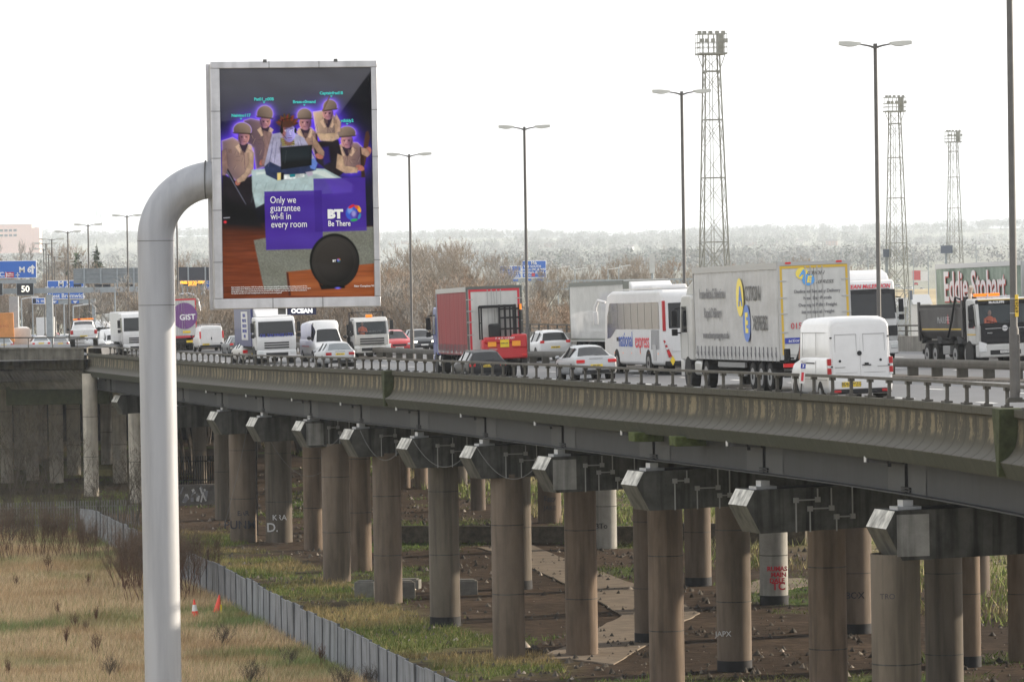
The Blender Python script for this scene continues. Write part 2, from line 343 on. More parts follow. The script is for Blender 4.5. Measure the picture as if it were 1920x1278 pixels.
# crossheads
SPL=[1702,1435,1228,1057,912,787,679,584,495,418,345,275]
TIPX={1702:(1678,958),1435:(1414,919),1228:(1207,884),1057:(1034,857),912:(894,837),787:(773,822),679:(664,805),584:(572,790),495:(484,783),418:(409,772),275:(226,741)}
HEX=[(-.72,0),(.72,0),(.72,-1.4),(-.72,-1.4)]
M_CONDUIT=mat('grey_conduit',(.27,.27,.26),.6); M_CABLE=mat('dull_cable',(.16,.16,.155),.7)
PIERS=[]
for i,px in enumerate(SPL):
    Y=Yat(px,.55,-2.6) if px>300 else 318
    s=F/Y; tz=NE(Y,0,-2.93)
    if px in TIPX:
        tx,ty=TIPX[px]; T=P(tx,ty,Y-.6)
    else: T=NE(Y,-.6,-2.93)
    th=TH(Y)+R_(9); M=Matrix.Translation(T)@Matrix.Rotation(th,4,'Z')    # local x across the road, y along; origin = front top corner
    PIERS.append((px,Y,T,th)); L=30.0; H=1.36; D=1.5
    mb=MB()
    # hexagonal-ended beam: top corner, nose, lower corner
    pts=[(0,0),(-.27,-.48),(.2,-H),(L-.2,-H+.55),(L+.27,-.48+.55),(L,.55)]
    n=len(pts); vs=[M@Vector((x,y,z)) for y in(0,D) for x,z in pts]; mb.m=0
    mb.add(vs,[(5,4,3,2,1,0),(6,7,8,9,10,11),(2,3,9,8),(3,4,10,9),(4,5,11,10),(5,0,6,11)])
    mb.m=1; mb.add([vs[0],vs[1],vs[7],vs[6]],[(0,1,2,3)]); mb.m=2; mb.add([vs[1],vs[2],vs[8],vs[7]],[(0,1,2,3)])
    ch=mb.build('crosshead',[M_CROSS,M_END_LIT,M_CONC],viad)
    # patched face, bearing and conduits
    if px in (1702,753,584,1057): mb=MB(); mb.box(.05,1.0,-.012,0,-1.25,-.1,M); mb.build('repair_patch',mat('patch_concrete',(.27,.27,.26),.85,var=.2,scale=2,streak=.5),ch)
    for o in (.0,3.1,6.2,9.3): mb=MB(); mb.box(o-.35+ .55,o+.35+.55,.3,.9,.0+CF*o-.02,.1+CF*o,M); mb.box(o+.4,o+.7,.4,.8,.09+CF*o,.27+CF*o,M); mb.build('bearing',M_GALV,ch)
    if 500<px<1500 or px==1702:
        rr=random.Random(px); mb=MB()
        for k in range(3 if px!=1702 else 0):
            x=1.1+k*.75+rr.random()*.3; x2=x+.35+rr.random()*.6; z=-.35-.28*k
            for a,b in (((x2,0),(x2,z)),((x2,z),(x,z)),((x,z),(x,-H-.0))): mb.bar(M@Vector((a[0],-.05,a[1])),M@Vector((b[0],-.05,b[1])),.045)
            for q in (x,x2): mb.box(q-.08,q+.08,-.1,-.01,z-.08,z+.08,M)
        if mb.v: mb.build('conduit',M_CONDUIT,ch)
    # girder end: cover panels either side of the joint, joint gap, drain pipe
    G=lambda y,o,z: NE(y,.55+o,z)
    for sgn in (-1,1):
        mb=MB(); a,b=(Y+sgn*.12,Y+sgn*2.3); a,b=min(a,b),max(a,b)
        loft(mb,[[G(y,-.015,GT-.01),G(y,-.015,GB+.07)] for y in yr(a,b,1)]); mb.build('cover_panel',M_STEEL2,viad)
    mb=MB(); mb.bar(G(Y,-.03,GT),G(Y,-.03,GB+.05),.05,.1); 
    for z in (.12,.2): mb.bar(G(Y-.5,-.05,GB+z),G(Y+.5,-.05,GB+z),.05,.05)
    mb.bar(G(Y,-.05,GT-.12),G(Y+2.2,-.55,GT-.12),.17,.17); mb.bar(G(Y+.9,-.3,GT-.3),G(Y+.9,-.3,GT),.1,.1); mb.build('drain_pipe',M_TAR,viad)
    mb=MB(); mb.bar(G(Y+2.2,-.56,GT-.12),G(Y+2.32,-.6,GT-.12),.22,.16); mb.build('pipe_cap',M_GALV,viad)
for px,dz in ((1205,0),(1282,0)):
    Y=Yat(px,-.1,-1.75); t=TH(Y); M=Matrix.Translation(NE(Y,-.25,-1.62))@Matrix.Rotation(t,4,'Z'); mb=MB(); mb.box(-.25,.9,-.5,.5,-.32,0,M); mb.build('mossy_block',mat('green_moss',(.06,.075,.022),.95,var=.5,scale=4,bump=.4),viad,bevel=.03)
# columns: measured centre x, apparent width, base y
COLS=[(1672,96,0),(1762,66,0),(1808,46,1250),(1830,30,1118),(1544,72,0),(1596,64,1187),(1444,53,1133),(1368,65,1258),(1241,77,0),(1302,50,1098),(1206,50,1205),
(1082,66,0),(945,63,0),(964,52,1104),(1130,41,1028),(1025,44,980),(891,24,956),(859,22,908),(785,22,916),(752,22,915),(826,57,1212),(720,53,1160),(668,44,1070),(624,52,1113),(581,36,1031),(517,52,1016),(450,50,1016),(412,30,974),(370,26,905),
(252,30,962),(220,27,905),(197,24,870),(166,28,930),(134,26,890),(101,27,905),(74,16,860),(56,24,900),(34,24,880),(8,24,905),(300,30,960),(1905,36,1240)]
def soffit(p):
    if p.y<CY: z,y,o=roadz(p.x,p.y); return z-.9 if 0<o<W_ROAD else z-1.0
    return CZ-8.3
for cx,wd,by in COLS:
    if by: s=(by-hor(cx))/16.9
    else: s=wd/1.36
    Y=F/s
    for _ in range(200):              # a column stands under the deck, never in front of its edge
        g=P(cx,600,Y); z_,y_,o_=roadz(g.x,Y)
        if Y>CY-4 or o_>1.75: break
        Y+=.6; s=F/Y
    if not by and Y<CY-4:             # stand it squarely under its crosshead
        best=None
        for k in range(-60,61):
            Yk=Y+k*.25; q=P(cx,600,Yk)
            for px_,Yp_,T_,th_ in PIERS:
                ly=-(q.x-T_.x)*math.sin(th_)+(Yk-T_.y)*math.cos(th_)
                if best is None or abs(ly-.75)<best[0]: best=(abs(ly-.75),Yk)
        if best[0]<.3: Y=best[1]; g=P(cx,600,Y); s=F/Y
    rad=wd/s/2 if by else .68; rad=min(max(rad,.5),.8)
    top=soffit(Vector((g.x,Y,0)))
    for px,Yp,T,th in PIERS:          # stop under the crosshead it carries
        d=Vector((g.x,Y,0))-Vector((T.x,T.y,0)); ly=-d.x*math.sin(th)+d.y*math.cos(th)
        if -3.5<ly<4.5: top=min(top,T.z-1.2)
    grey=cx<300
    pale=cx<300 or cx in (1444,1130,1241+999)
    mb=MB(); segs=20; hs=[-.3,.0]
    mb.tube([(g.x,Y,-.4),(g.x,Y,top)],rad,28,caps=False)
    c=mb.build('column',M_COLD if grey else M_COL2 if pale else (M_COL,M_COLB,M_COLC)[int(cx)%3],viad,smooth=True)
    z=2.3+random.random()
    mb=MB()
    while z<top-1: mb=MB(); mb.tube([(g.x,Y,z),(g.x,Y,z+.035)],rad+.008,28,caps=True); z+=2.9; mb.build('pour_joint',M_CROSS,c,smooth=True)
    if by in(1250,1187,1133,1258,1098,1205,1104,1212): mb=MB(); mb.tube([(g.x,Y,-.1),(g.x,Y,.45)],rad+.012,28); mb.build('tar_band',M_TAR,c,smooth=True)
# graffiti strokes on a few columns: free scribbles and short tags
def scribble(cx,cy,wd,hh,col,nm,seed,Yc,rad,word=None):
    rr=random.Random(seed); g=P(cx[0],600,Yc); c0=g.x; mb=MB()
    px0,px1=cx[1],cx[2]
    def pt(px,py):
        p=P(px,py,Yc-rad*.5); dx=max(-.97,min(.97,(p.x-c0)/(rad+.01))); return Vector((c0+dx*(rad+.01),Yc-math.sqrt(1-dx*dx)*(rad+.014),p.z))
    for k in range(4):
        pts=[]; x=px0; 
        while x<px1:
            pts.append(pt(x,cy+hh*(k-1.5)/3+rr.uniform(-.35,.35)*hh*.5)); x+=wd*rr.uniform(.06,.2)
        for a,b in zip(pts,pts[1:]): mb.bar(a,b,.02,.04)
    return mb
GM={'w':mat('white_spray',(.6,.6,.6),.7),'k':mat('dark_spray',(.05,.05,.06),.7),'r':mat('red_spray',(.55,.04,.06),.7)}
def coltext(st,c,px,py,wd,by,k,size,bold=.004):
    s=(by-hor(c))/16.9 if by else wd/1.36; Y=F/s; rad=min(max(wd/s/2,.5),.8) if by else .68; p=P(px,py,Y-rad*.9-.05); text(st,size,GM[k],viad,Matrix.Translation(p-Vector((0,.02,0)))@Matrix.Rotation(math.pi/2,4,'X'),name='graffiti_word',bold=bold)
coltext('Eggy',1025,1031,934,44,980,'k',.42); coltext('JAKE',1025,1031,952,44,980,'k',.38); coltext('D.',517,511,989,52,1016,'w',.75,.01); coltext('B3To',1130,1124,986,41,1028,'k',.42); [coltext(w_,1444,1457+i%2*3,1066+i*11,53,1133,'r',.3 if i<3 else .5,.012) for i,w_ in enumerate(('RUMAS','MAIN','DALE','TC'))]; [coltext(*q) for q in (('EAR',450,456,962,50,1016,'k',.4,.006),('PUNM',450,450,984,50,1016,'k',.7,.008),('KRA',517,524,970,52,1016,'w',.45,.003),('JAPX',1368,1356,1188,65,1258,'w',.3,.003),('BOX',1596,1603,1116,64,1187,'k',.4,.004),('JAPX',1544,1550,1268,72,0,'w',.4,.004),('TRO',1672,1664,1118,96,0,'k',.2,.0))]
# thin drain pipe down, sagging cables
mb=MB(); p=P(480,900,F/30.5); mb.tube([(p.x,p.y,0),(p.x,p.y,8.6)],.09,8); mb.build('downpipe',M_TAR,viad,smooth=True)
def cable(a,b,sag,nm='hanging_cable'):
    a=Vector(a);b=Vector(b); pts=[a.lerp(b,i/14)-Vector((0,0,sag*4*(i/14)*(1-i/14))) for i in range(15)]
    mb=MB(); mb.tube(pts,.011,5,caps=False); mb.build(nm,M_CABLE,viad)
for (x0,y0,x1,y1,Yc,sag) in ((487,785,640,842,255,2.3),(572,790,645,806,230,1.0),(675,806,750,842,210,.9),(775,825,870,856,192,.75),(894,838,1004,876,176,.8),(466,790,420,985,262,.3)):
    cable(P(x0,y0,Yc-1.5),P(x1,y1,Yc-3),sag)
# parapet rail
rail=thing('parapet_rail','low steel rail on stubby posts along the top of the near parapet','guard rail')
mb=MB(); loft(mb,[[NE(Y,.12,.50),NE(Y,.12,.58),NE(Y,.26,.58),NE(Y,.26,.50)] for Y in yr(28,CY,2)],closed=True); mb.build('rail',M_RAIL,rail)
Y=86.0; ref=None; cnt=0
while Y<CY-.5 and cnt<100:
    t=TH(Y); M=Matrix.Translation(NE(Y,.2))@Matrix.Rotation(t,4,'Z')
    if ref is None:
        mb=MB(); mb.box(-.04,.04,-.055,.055,0,.44); mb.box(-.12,.1,-.22,.22,.0,.05); mb.box(-.08,.08,-.1,.1,.42,.50); mb.box(-.03,.03,-.3,.1,.46,.49); mb.box(-.1,-.04,-.16,-.11,.05,.09); ref=mb.build('post',M_RAIL,rail); o=ref
    else: o=ref.copy(); COL.objects.link(o)
    o.matrix_world=M; Y+=2.36*math.cos(t); cnt+=1
# median barrier
med=thing('median_barrier','double-sided steel crash barrier between the two carriageways','crash barrier')
mb=MB()
for o in (MED-.28,MED+.22): loft(mb,[[RP(Y,o,.42),RP(Y,o-.03,.5),RP(Y,o-.03,.62),RP(Y,o,.7),RP(Y,o+.1,.7),RP(Y,o+.1,.42)] for Y in yr(28,520,3)],closed=True)
mb.build('rail',M_RAIL,med)
ref=None; Y=150.0; k=0
while Y<470 and k<100:
    t=TH(Y); M=Matrix.Translation(RP(Y,MED))@Matrix.Rotation(t,4,'Z')
    if ref is None: mb=MB(); mb.box(-.17,.21,-.1,.1,-.05,.55); mb.box(-.1,.14,-.14,.14,-.05,.06); ref=mb.build('post',M_RAIL,med); o=ref
    else: o=ref.copy(); COL.objects.link(o)
    o.matrix_world=M; Y+=3.2; k+=1
mb=MB()
loft(mb,[[RP(Y,MED-.6,0),RP(Y,MED-.55,.08),RP(Y,MED+.55,.08),RP(Y,MED+.6,0)] for Y in yr(28,520,4)]); tag(mb.build('median_strip',mat('median_grit',(.11,.1,.09),.9,var=.4,scale=3)),kind='structure')
# rail on the far parapet
fr=thing('far_parapet_rail','thin steel rail on posts along the top of the far parapet','guard rail')
mb=MB(); loft(mb,[[RP(Y,W_ROAD-.2,1.28),RP(Y,W_ROAD-.2,1.36),RP(Y,W_ROAD-.1,1.36),RP(Y,W_ROAD-.1,1.28)] for Y in yr(28,560,4)],closed=True)
loft(mb,[[RP(Y,W_ROAD-.2,1.02),RP(Y,W_ROAD-.2,1.07),RP(Y,W_ROAD-.12,1.07),RP(Y,W_ROAD-.12,1.02)] for Y in yr(28,560,4)],closed=True); mb.build('rail',M_RAIL,fr)
Y=175.; ref=None; k=0
while Y<470 and k<100:
    M=Matrix.Translation(RP(Y,W_ROAD-.15,.78))@Matrix.Rotation(TH(Y),4,'Z')
    if ref is None: mb=MB(); mb.box(-.06,.06,-.05,.05,0,.52); ref=mb.build('post',M_RAIL,fr); o=ref
    else: o=ref.copy(); COL.objects.link(o)
    o.matrix_world=M; Y+=2.9; k+=1
# slip-road wall that meets the viaduct at the left
slip=thing('slip_road_wall','ribbed concrete wall and sloping ribbed apron of the joining slip road, left end of viaduct','retaining wall')
A=NE(CY,-.2,0); A=Vector((A.x,A.y,CZ-6.2)); Bp=Vector((-62,336,CZ-5.9))
d=(Bp-A); Lw=Vector((d.x,d.y,0)).length; dn=Vector((d.x,d.y,0)).normalized(); nn=Vector((dn.y,-dn.x,0)); 
if nn.y>0: nn=-nn
MSL=mat('ribbed_dark_concrete',(.15,.14,.115),.9,var=.3,scale=1.5,bump=.2,streak=.4)
mb=MB()
rowsw=[]
for i in range(int(Lw/.12)+1):
    p=A+dn*(i*.12); zt=(Bp.z-A.z)*i*.12/Lw; g=.05 if i%4<2 else 0
    q=lambda o,z: Vector((p.x+nn.x*o,p.y+nn.y*o,A.z+zt+z))
    rowsw.append([q(-.5,0),q(.06,0),q(.06,-.12),q(g-.02,-.14),q(g-.02,-1.5),q(-.05,-1.62),q(-.5,-1.65)])
loft(mb,rowsw); mb.build('ribbed_wall',MSL,slip)
mb=MB(); rowsw=[]
for i in range(int(Lw/.1)+1):
    p=A+dn*(i*.1); g=.05 if i%3==0 else 0
    if i%60==0: g=.12
    q=lambda o,z: Vector((p.x+nn.x*o-dn.x*0-dn.x*(-z-1.6)*.55,p.y+nn.y*o,A.z+z))
    rowsw.append([q(.02+g,-1.66),q(-.35+g,-3.0),q(-.4+g,-3.05),q(-3,-3.05)])
loft(mb,rowsw); mb.build('apron',mat('apron_concrete',(.2,.185,.165),.9,var=.3,scale=1.5),slip)
mb=MB(); mb.m=0; mb.add([A+Vector((.2,0,0)),A+Vector((.2,14,0)),A+Vector((.2,14,-3)),A+Vector((.2,0,-1.6))],[(0,1,2,3)]); mb.build('wall_return',MSL,slip)
mb=MB(); mb.box(A.x-6,A.x+1.6,A.y+2,A.y+5,CZ-10.4,CZ-9.0); mb.build('mossy_beam',M_MOSS,slip,bevel=.05)
mb=MB()
for i in range(22):
    p=A+dn*(i*1.9+.6); mb.bar(p-nn*.2,p-nn*.2+Vector((0,0,.75)),.06)
mb.bar(A-nn*.2+Vector((0,0,.75)),A-nn*.2+dn*42+Vector((0,0,.9)),.07,.1); mb.build('handrail',M_RAIL,slip)
# ================================================================== terrain
def fence_x(Y): return float(np.interp(Y,[120,160,195,221,251,276,300],[9.5,-2.3,-9.3,-14.2,-20.9,-26,-40]))
def hillz(X,Y):
    base=np.interp(Y,[0,1500,3500,5850,8190,9750,11700,15600],[0,0,2,10.5,34,56,66,67])
    return base+(np.sin(X*.004+Y*.001)*5+np.sin(X*.011+2)*3)*np.clip((Y-3500)/3500,0,1)+np.clip(-X-240,0,1500)*.02*np.clip((Y-3900)/3500,0,1)
xs=np.unique(np.concatenate([np.arange(-70,71,1.0),np.arange(-400,401,20),np.arange(-7500,7501,300)])); ys=np.unique(np.concatenate([np.arange(60,420,1.2),np.arange(420,1000,20),np.arange(1000,15700,150)]))
XX,YY=np.meshgrid(xs,ys); ZZ=hillz(XX,YY)
def vnoise(X,Y,sc,seed):
    r=np.random.default_rng(seed); g=r.random((64,64)); x=X/sc; y=Y/sc; xi=np.floor(x).astype(int); yi=np.floor(y).astype(int); fx=x-xi; fy=y-yi; fx=fx*fx*(3-2*fx); fy=fy*fy*(3-2*fy)
    a=g[xi%64,yi%64];b=g[(xi+1)%64,yi%64];c=g[xi%64,(yi+1)%64];d=g[(xi+1)%64,(yi+1)%64]; return (a*(1-fx)+b*fx)*(1-fy)+(c*(1-fx)+d*fx)*fy
def vn(X,Y,sc,seed): return .55*vnoise(X,Y,sc,seed)+.3*vnoise(X,Y,sc/2.3,seed+1)+.15*vnoise(X,Y,sc/5,seed+2)
FX=np.interp(YY,[120,160,195,221,251,276,300],[9.5,-2.3,-9.3,-14.2,-20.9,-26,-40])
left=XX<FX
n1=vn(XX,YY,9,3); n2=vn(XX,YY,5,9); n3=vn(XX,YY*.6,14,21)
tan=np.array([.38,.29,.17]); grn=np.array([.10,.15,.045]); drt=np.array([.06,.043,.031]); dk=np.array([.06,.05,.035]); grnB=np.array([.10,.13,.035])
def lerp(a,b,t): return a*(1-t[...,None])+b*t[...,None]
C=lerp(np.broadcast_to(tan,XX.shape+(3,)),grn,np.clip((n1-.55)*6,0,1)*.8)
C2=lerp(np.broadcast_to(drt,XX.shape+(3,)),drt*1.5,np.clip((n2-.45)*4,0,1))
strip=np.clip(1-(XX-FX-4-4*n3)/3,0,1)*np.clip((n2-.28)*5,0,1)        # grass strip on the viaduct side of the fence
C2=lerp(C2,grnB*.8+tan*.18,strip)
C2=lerp(C2,grn*.9,np.clip((vn(XX,YY,7,40)-.62)*7,0,1)*.9)
under=np.zeros_like(XX,dtype=bool)
far=np.clip((XX-(np.interp(YY,_ys,_nx)+30))/6,0,1)*(YY<700); C2=lerp(C2,grnB*.55+tan*.5,far*np.clip((n3-.3)*4,0,1))
C=np.where(left[...,None],C,C2)
hillc=lerp(np.broadcast_to(np.array([.19,.19,.16]),XX.shape+(3,)),np.array([.24,.245,.2]),np.clip((vn(XX,YY*.3,300,5)-.45)*6,0,1))
C=lerp(C,hillc,np.clip((YY-500)/100,0,1))
nx_,ny_=len(xs),len(ys); idx=np.arange(nx_*ny_).reshape(ny_,nx_); Fc=np.stack([idx[:-1,:-1],idx[:-1,1:],idx[1:,1:],idx[1:,:-1]],-1).reshape(-1,4)
M_GND=mat('ground',(1,1,1),.95,attr='col',var=.55,scale=1.3,bump=1.0,detail=10,spec=.1)
g=fastmesh('ground',np.stack([XX,YY,ZZ],-1),Fc,M_GND,col=C.reshape(-1,3)); tag(g,kind='structure')
# concrete path under the viaduct
def G(px,py,z=0): return P(px,py,F*(CZ-z)/(py-hor(px)))
rj=random.Random(77)
M_PATH=mat('concrete_path',(.21,.17,.13),.9,var=.25,scale=.9,bump=.15)
def slab(pts,nm):
    q=[]
    for i,(a,b) in enumerate(pts):
        c,d=pts[(i+1)%len(pts)]
        for k in range(5): q.append((a+(c-a)*k/5+rj.uniform(-1.6,1.6),b+(d-b)*k/5+rj.uniform(-.7,.7)))
    pts=q
    tp=[G(a,b,.03) for a,b in pts]; mb=MB(); n=len(tp); vs=[(p.x,p.y,.05) for p in tp]+[(p.x,p.y,-.1) for p in tp]
    mb.add(vs,[tuple(range(n))]+[(i,(i+1)%n,(i+1)%n+n,i+n) for i in range(n)]); return mb.build(nm,M_PATH)
tag(slab([(893,1026),(1000,1022),(1048,1043),(1115,1067),(1187,1094),(1240,1112),(1279,1130),(1312,1150),(1279,1166),(1240,1180),(1205,1180),(1240,1195),(1150,1245),(1060,1235),(1000,1235),(1060,1212),(1120,1178),(1167,1155),(1117,1124),(1050,1090),(1000,1066),(950,1040)],'path'),kind='structure')
tag(slab([(1400,1094),(1430,1086),(1508,1084),(1530,1094),(1470,1106),(1400,1112)],'path'),kind='structure')
# rubble, stones and litter on the bare earth
r=np.random.default_rng(66); n=22000; Y=155+210*r.random(n)**1.2; X=np.interp(Y,_ys,_nx)-3+r.random(n)*44; k=vn(X,Y,6,61)+.25*r.random(n)>.56; X,Y=X[k],Y[k]; n=len(X); sz=.03+.2*r.random(n)**4
T4=np.array([[1,0,-.3],[-.5,.87,-.3],[-.5,-.87,-.3],[0,0,.8]]); A_=r.random(n)*6.28; ca,sa=np.cos(A_),np.sin(A_)
V=T4[None]*sz[:,None,None]*(.6+.8*r.random((n,4,1))); V=np.stack([V[...,0]*ca[:,None]-V[...,1]*sa[:,None]+X[:,None],V[...,0]*sa[:,None]+V[...,1]*ca[:,None]+Y[:,None],V[...,2]+.03],-1).reshape(-1,3)
Fq=np.array([[0,1,3],[1,2,3],[2,0,3]]); Fq=(Fq[None]+np.arange(n)[:,None,None]*4).reshape(-1,3); cc=np.repeat(np.where(r.random((n,1))<.07,.4,.085)*r.uniform(.5,1.3,(n,1))*np.array([[1,.88,.75]]),4,0)
tag(fastmesh('rubble',V,Fq,mat('rubble_stone',(1,1,1),.9,attr='col',var=.1),col=cc),'scattered stones and rubble over the bare earth beneath the viaduct','rubble',kind='stuff')
# low stone wall behind, graffiti wall, palisade
M_STONE=mat('dark_stone',(.09,.075,.055),.95,var=.5,scale=3,bump=.5)
def wallrun(px0,py0,px1,py1,h,m,name,label,cat,thk=.4):
    a=G(px0,py0);b=G(px1,py1); d=(b-a); L=d.length; M=Matrix.Translation((a.x,a.y,0))@Matrix.Rotation(math.atan2(d.y,d.x),4,'Z')
    mb=MB(); mb.box(0,L,0,thk,-.3,h,M); o=mb.build(name,m,bevel=.03); return tag(o,label,cat),M,L
wallrun(700,1017,1215,1019,1.0,M_STONE,'stone_wall','low dark stone wall across the ground beneath the viaduct','wall')
wallrun(1215,1019,1510,1022,1.2,M_STONE,'stone_wall','low dark stone wall continuing right behind the pale column with red graffiti','wall')
gw,M,L=wallrun(300,949,408,946,1.45,mat('painted_wall',(.16,.15,.14),.9,var=.4,scale=2),'graffiti_wall','low wall covered in white and grey graffiti letters in the shade under the viaduct','wall')
rr=random.Random(4)
for cidx in range(2):
    mb=MB()
    for k in range(14):
        x=.2+rr.random()*(L-1); z=.15+rr.random()*.7; h=rr.uniform(.3,.6); a=rr.uniform(-.3,.3)
        mb.bar(M@Vector((x,-.02-.004*cidx,z)),M@Vector((x+a,-.02-.004*cidx,min(1.4,z+h))),rr.uniform(.02,.05),rr.uniform(.08,.22))
    mb.build('graffiti_lettering',[GM['w'],mat('grey_spray',(.25,.25,.27),.8)][cidx],gw)
tag(gw,'low wall covered in white and grey graffiti letters in the shade under the viaduct','wall')
mb=MB()
x=0
while x<L: mb.box(x,x+.07,.3,.33,1.3,3.4,M); x+=.17
mb.box(0,L,.33,.37,1.7,1.78,M); mb.box(0,L,.33,.37,3.0,3.08,M)
pf=mb.build('palisade_fence',M_BLACK); tag(pf,'black spiked palisade fence above the graffiti wall under the viaduct','fence')
a=G(300,930); mb=MB(); mb.box(-75,-13,425,426,0,7.0); o=mb.build('abutment_wall',mat('shade_dark_brick',(.012,.011,.010),.95,var=.4,scale=2)); tag(o,'near-black abutment wall, coloured for shade, far back under the left end of the viaduct','wall')  # near-black colour stands for the shade between the left columns
# concrete blocks lying under the viaduct
M_BLK=mat('rubble_concrete',(.17,.165,.15),.9,var=.3,scale=2,bump=.2)
for (px,py,w_,h_,lab) in ((683,1120,1.0,.8,'squat grey concrete block behind the near columns, left of the pair'),(764,1122,.8,.85,'upright grey concrete block standing between two columns'),(868,1116,1.5,.75,'wide grey concrete block right of the column, lying on bare earth'),(745,1105,2.2,.5,'long low concrete beam lying behind the upright block')):
    p=G(px,py); mb=MB(); mb.box(-w_/2,w_/2,0,.9,0,h_); mb.box(-w_/2+.12,w_/2-.12,.1,.8,h_,h_+.06); o=mb.build('concrete_block',M_BLK,bevel=.03); o.matrix_world=Matrix.Translation((p.x,p.y,-.03))@Matrix.Rotation(random.uniform(-.3,.3),4,'Z'); tag(o,lab,'concrete block','concrete blocks under the viaduct')
# ================================================================== grey panel fence
fn=thing('panel_fence','long grey metal panel fence running away beside the viaduct columns','fence')
M_PANEL=mat('grey_panel',(.21,.22,.235),.6,var=.2,scale=1.2,streak=.35); M_FPOST=mat('dark_fence_post',(.10,.105,.11),.7,var=.2)
Y=130.0; i=0; rr=random.Random(3)
while Y<276 and i<78:
    x0=fence_x(Y); L=2.05; dx=(fence_x(Y+1)-x0); ln=math.hypot(1,dx); Y2=Y+L/ln; x1=fence_x(Y2)
    a=Vector((x0,Y,0)); b=Vector((x1,Y2,0)); th=math.atan2(b.y-a.y,b.x-a.x); M=Matrix.Translation(a)@Matrix.Rotation(th,4,'Z')@Matrix.Rotation(rr.uniform(-.025,.025),4,'X'); dz=rr.uniform(-.05,.05)
    mb=MB(); wv=[]
    for k in range(14): q=k/13*(L-.06)+.03; wv.append([(q,.012*(k%2),.02),(q,.012*(k%2),1.68+dz)])
    loft(mb,[[M@Vector(p) for p in r] for r in wv]); mb.box(.0,L,-.02,.03,1.66+dz,1.71+dz,M); mb.build('panel',M_PANEL,fn)
    mb=MB(); mb.box(-.04,.04,-.06,.05,0,1.75+dz,M); mb.build('fence_post',M_FPOST,fn); Y=Y2; i+=1
pal=thing('palisade_fence','grey steel palisade fence behind the bramble scrub at left','fence')
for i in range(7):
    a=G(-20+i*40,1000-(i*1.2)); b=G(20+i*40,999-i*1.2); d=b-a; L=d.length; M=Matrix.Translation((a.x,a.y,0))@Matrix.Rotation(math.atan2(d.y,d.x),4,'Z')
    mb=MB(); x=.05
    while x<L: mb.box(x,x+.07,-.02,.02,.05,1.9,M); x+=.16
    mb.box(0,L,.02,.06,.4,.46,M); mb.box(0,L,.02,.06,1.5,1.56,M); mb.build('panel',mat('old_galvanised',(.17,.165,.16),.6,var=.3),pal)
# ================================================================== plants
def twigset(n_main,H,spread,seed,levels=3,rad=.12,lean=.25,bias=.6,per=4,tw=.035,splay=.5,bare=0):
    """recursive bare tree/shrub: returns limb mesh arrays and twig arrays (thin triangles)"""
    rr=random.Random(seed); limbs=MB(); tv=[];tf=[]
    def branch(p,d,L,r,lv):
        pts=[p]; dd=d.copy(); seg=4
        for i in range(seg):
            dd=(dd+Vector((rr.uniform(-1,1),rr.uniform(-1,1),rr.uniform(-.4,.9)))*.16).normalized(); pts.append(pts[-1]+dd*L/seg)
        if lv<=1: limbs.tube(pts,[r*(1-.75*i/seg) for i in range(seg+1)],5 if lv else 7,caps=False)
        else:
            for a,b in zip(pts,pts[1:]):
                o=Vector((rr.uniform(-1,1),rr.uniform(-1,1),.2)).normalized()*max(r,tw)*.8; k=len(tv); tv.extend([a-o,a+o,b]); tf.append((k,k+1,k+2))
        if lv<levels:
            nb=per+(2 if lv==levels-1 else 0)
            for k in range(nb):
                t=rr.uniform(.28 if lv else .3,1.0); q=pts[min(seg-1,int(t*seg))].lerp(pts[min(seg,int(t*seg)+1)],t*seg%1)
                ax=Vector((rr.uniform(-1,1),rr.uniform(-1,1),rr.uniform(-.2,.6))).normalized()
                nd=(dd*bias+ax*splay+Vector((0,0,.22))).normalized(); branch(q,nd,L*rr.uniform(.42,.68),r*.5,lv+1)
        else:
            for k in range(5):
                t=rr.random(); q=pts[0].lerp(pts[-1],t); e=q+(dd*.6+Vector((rr.uniform(-1,1),rr.uniform(-1,1),rr.uniform(-.3,1))))*L*.33
                o=Vector((rr.uniform(-1,1),rr.uniform(-1,1),0)).normalized()*tw*.6; k2=len(tv); tv.extend([q-o,q+o,e]); tf.append((k2,k2+1,k2+2))
    for m in range(n_main):
        a=rr.uniform(0,6.28); st=Vector((math.cos(a),math.sin(a),0))*spread*rr.random()*.3
        branch(st,Vector((math.cos(a)*lean,math.sin(a)*lean,1)).normalized(),H*rr.uniform(.5,.75),rad,0)
    return limbs,tv,tf
PROTO={}
HID=[]
def plant_proto(key,limbm,twigm,**kw):
    lb,tv,tf=twigset(**kw); a=lb.build('trunk',limbm,smooth=True); b=fastmesh('crown',tv,tf,twigm); COL.objects.unlink(a); COL.objects.unlink(b); PROTO[key]=(a,b)
def plant(key,pos,s,name,label,cat,group,rz=None,parts=('trunk','crown'),sz=None):
    t=thing(name,label,cat,Matrix.Translation(pos)@Matrix.Rotation(random.uniform(0,6.28) if rz is None else rz,4,'Z')@Matrix.Diagonal((s,s,sz or s,1)),group)
    for o,nm in zip(PROTO[key],parts): c=o.copy(); COL.objects.link(c); c.name=nm; c.parent=t
    return t
M_BARK=mat('bark',(.10,.085,.07),.9,var=.3,scale=3); TW1=mat('brown_twigs',(.26,.215,.17),.9,var=.25,scale=.4); TW2=mat('grey_twigs',(.27,.25,.225),.9,var=.25,scale=.4); TW3=mat('russet_twigs',(.29,.22,.165),.9,var=.25,scale=.4); TWD=mat('dark_bramble',(.075,.06,.045),.9,var=.4,scale=1.5)
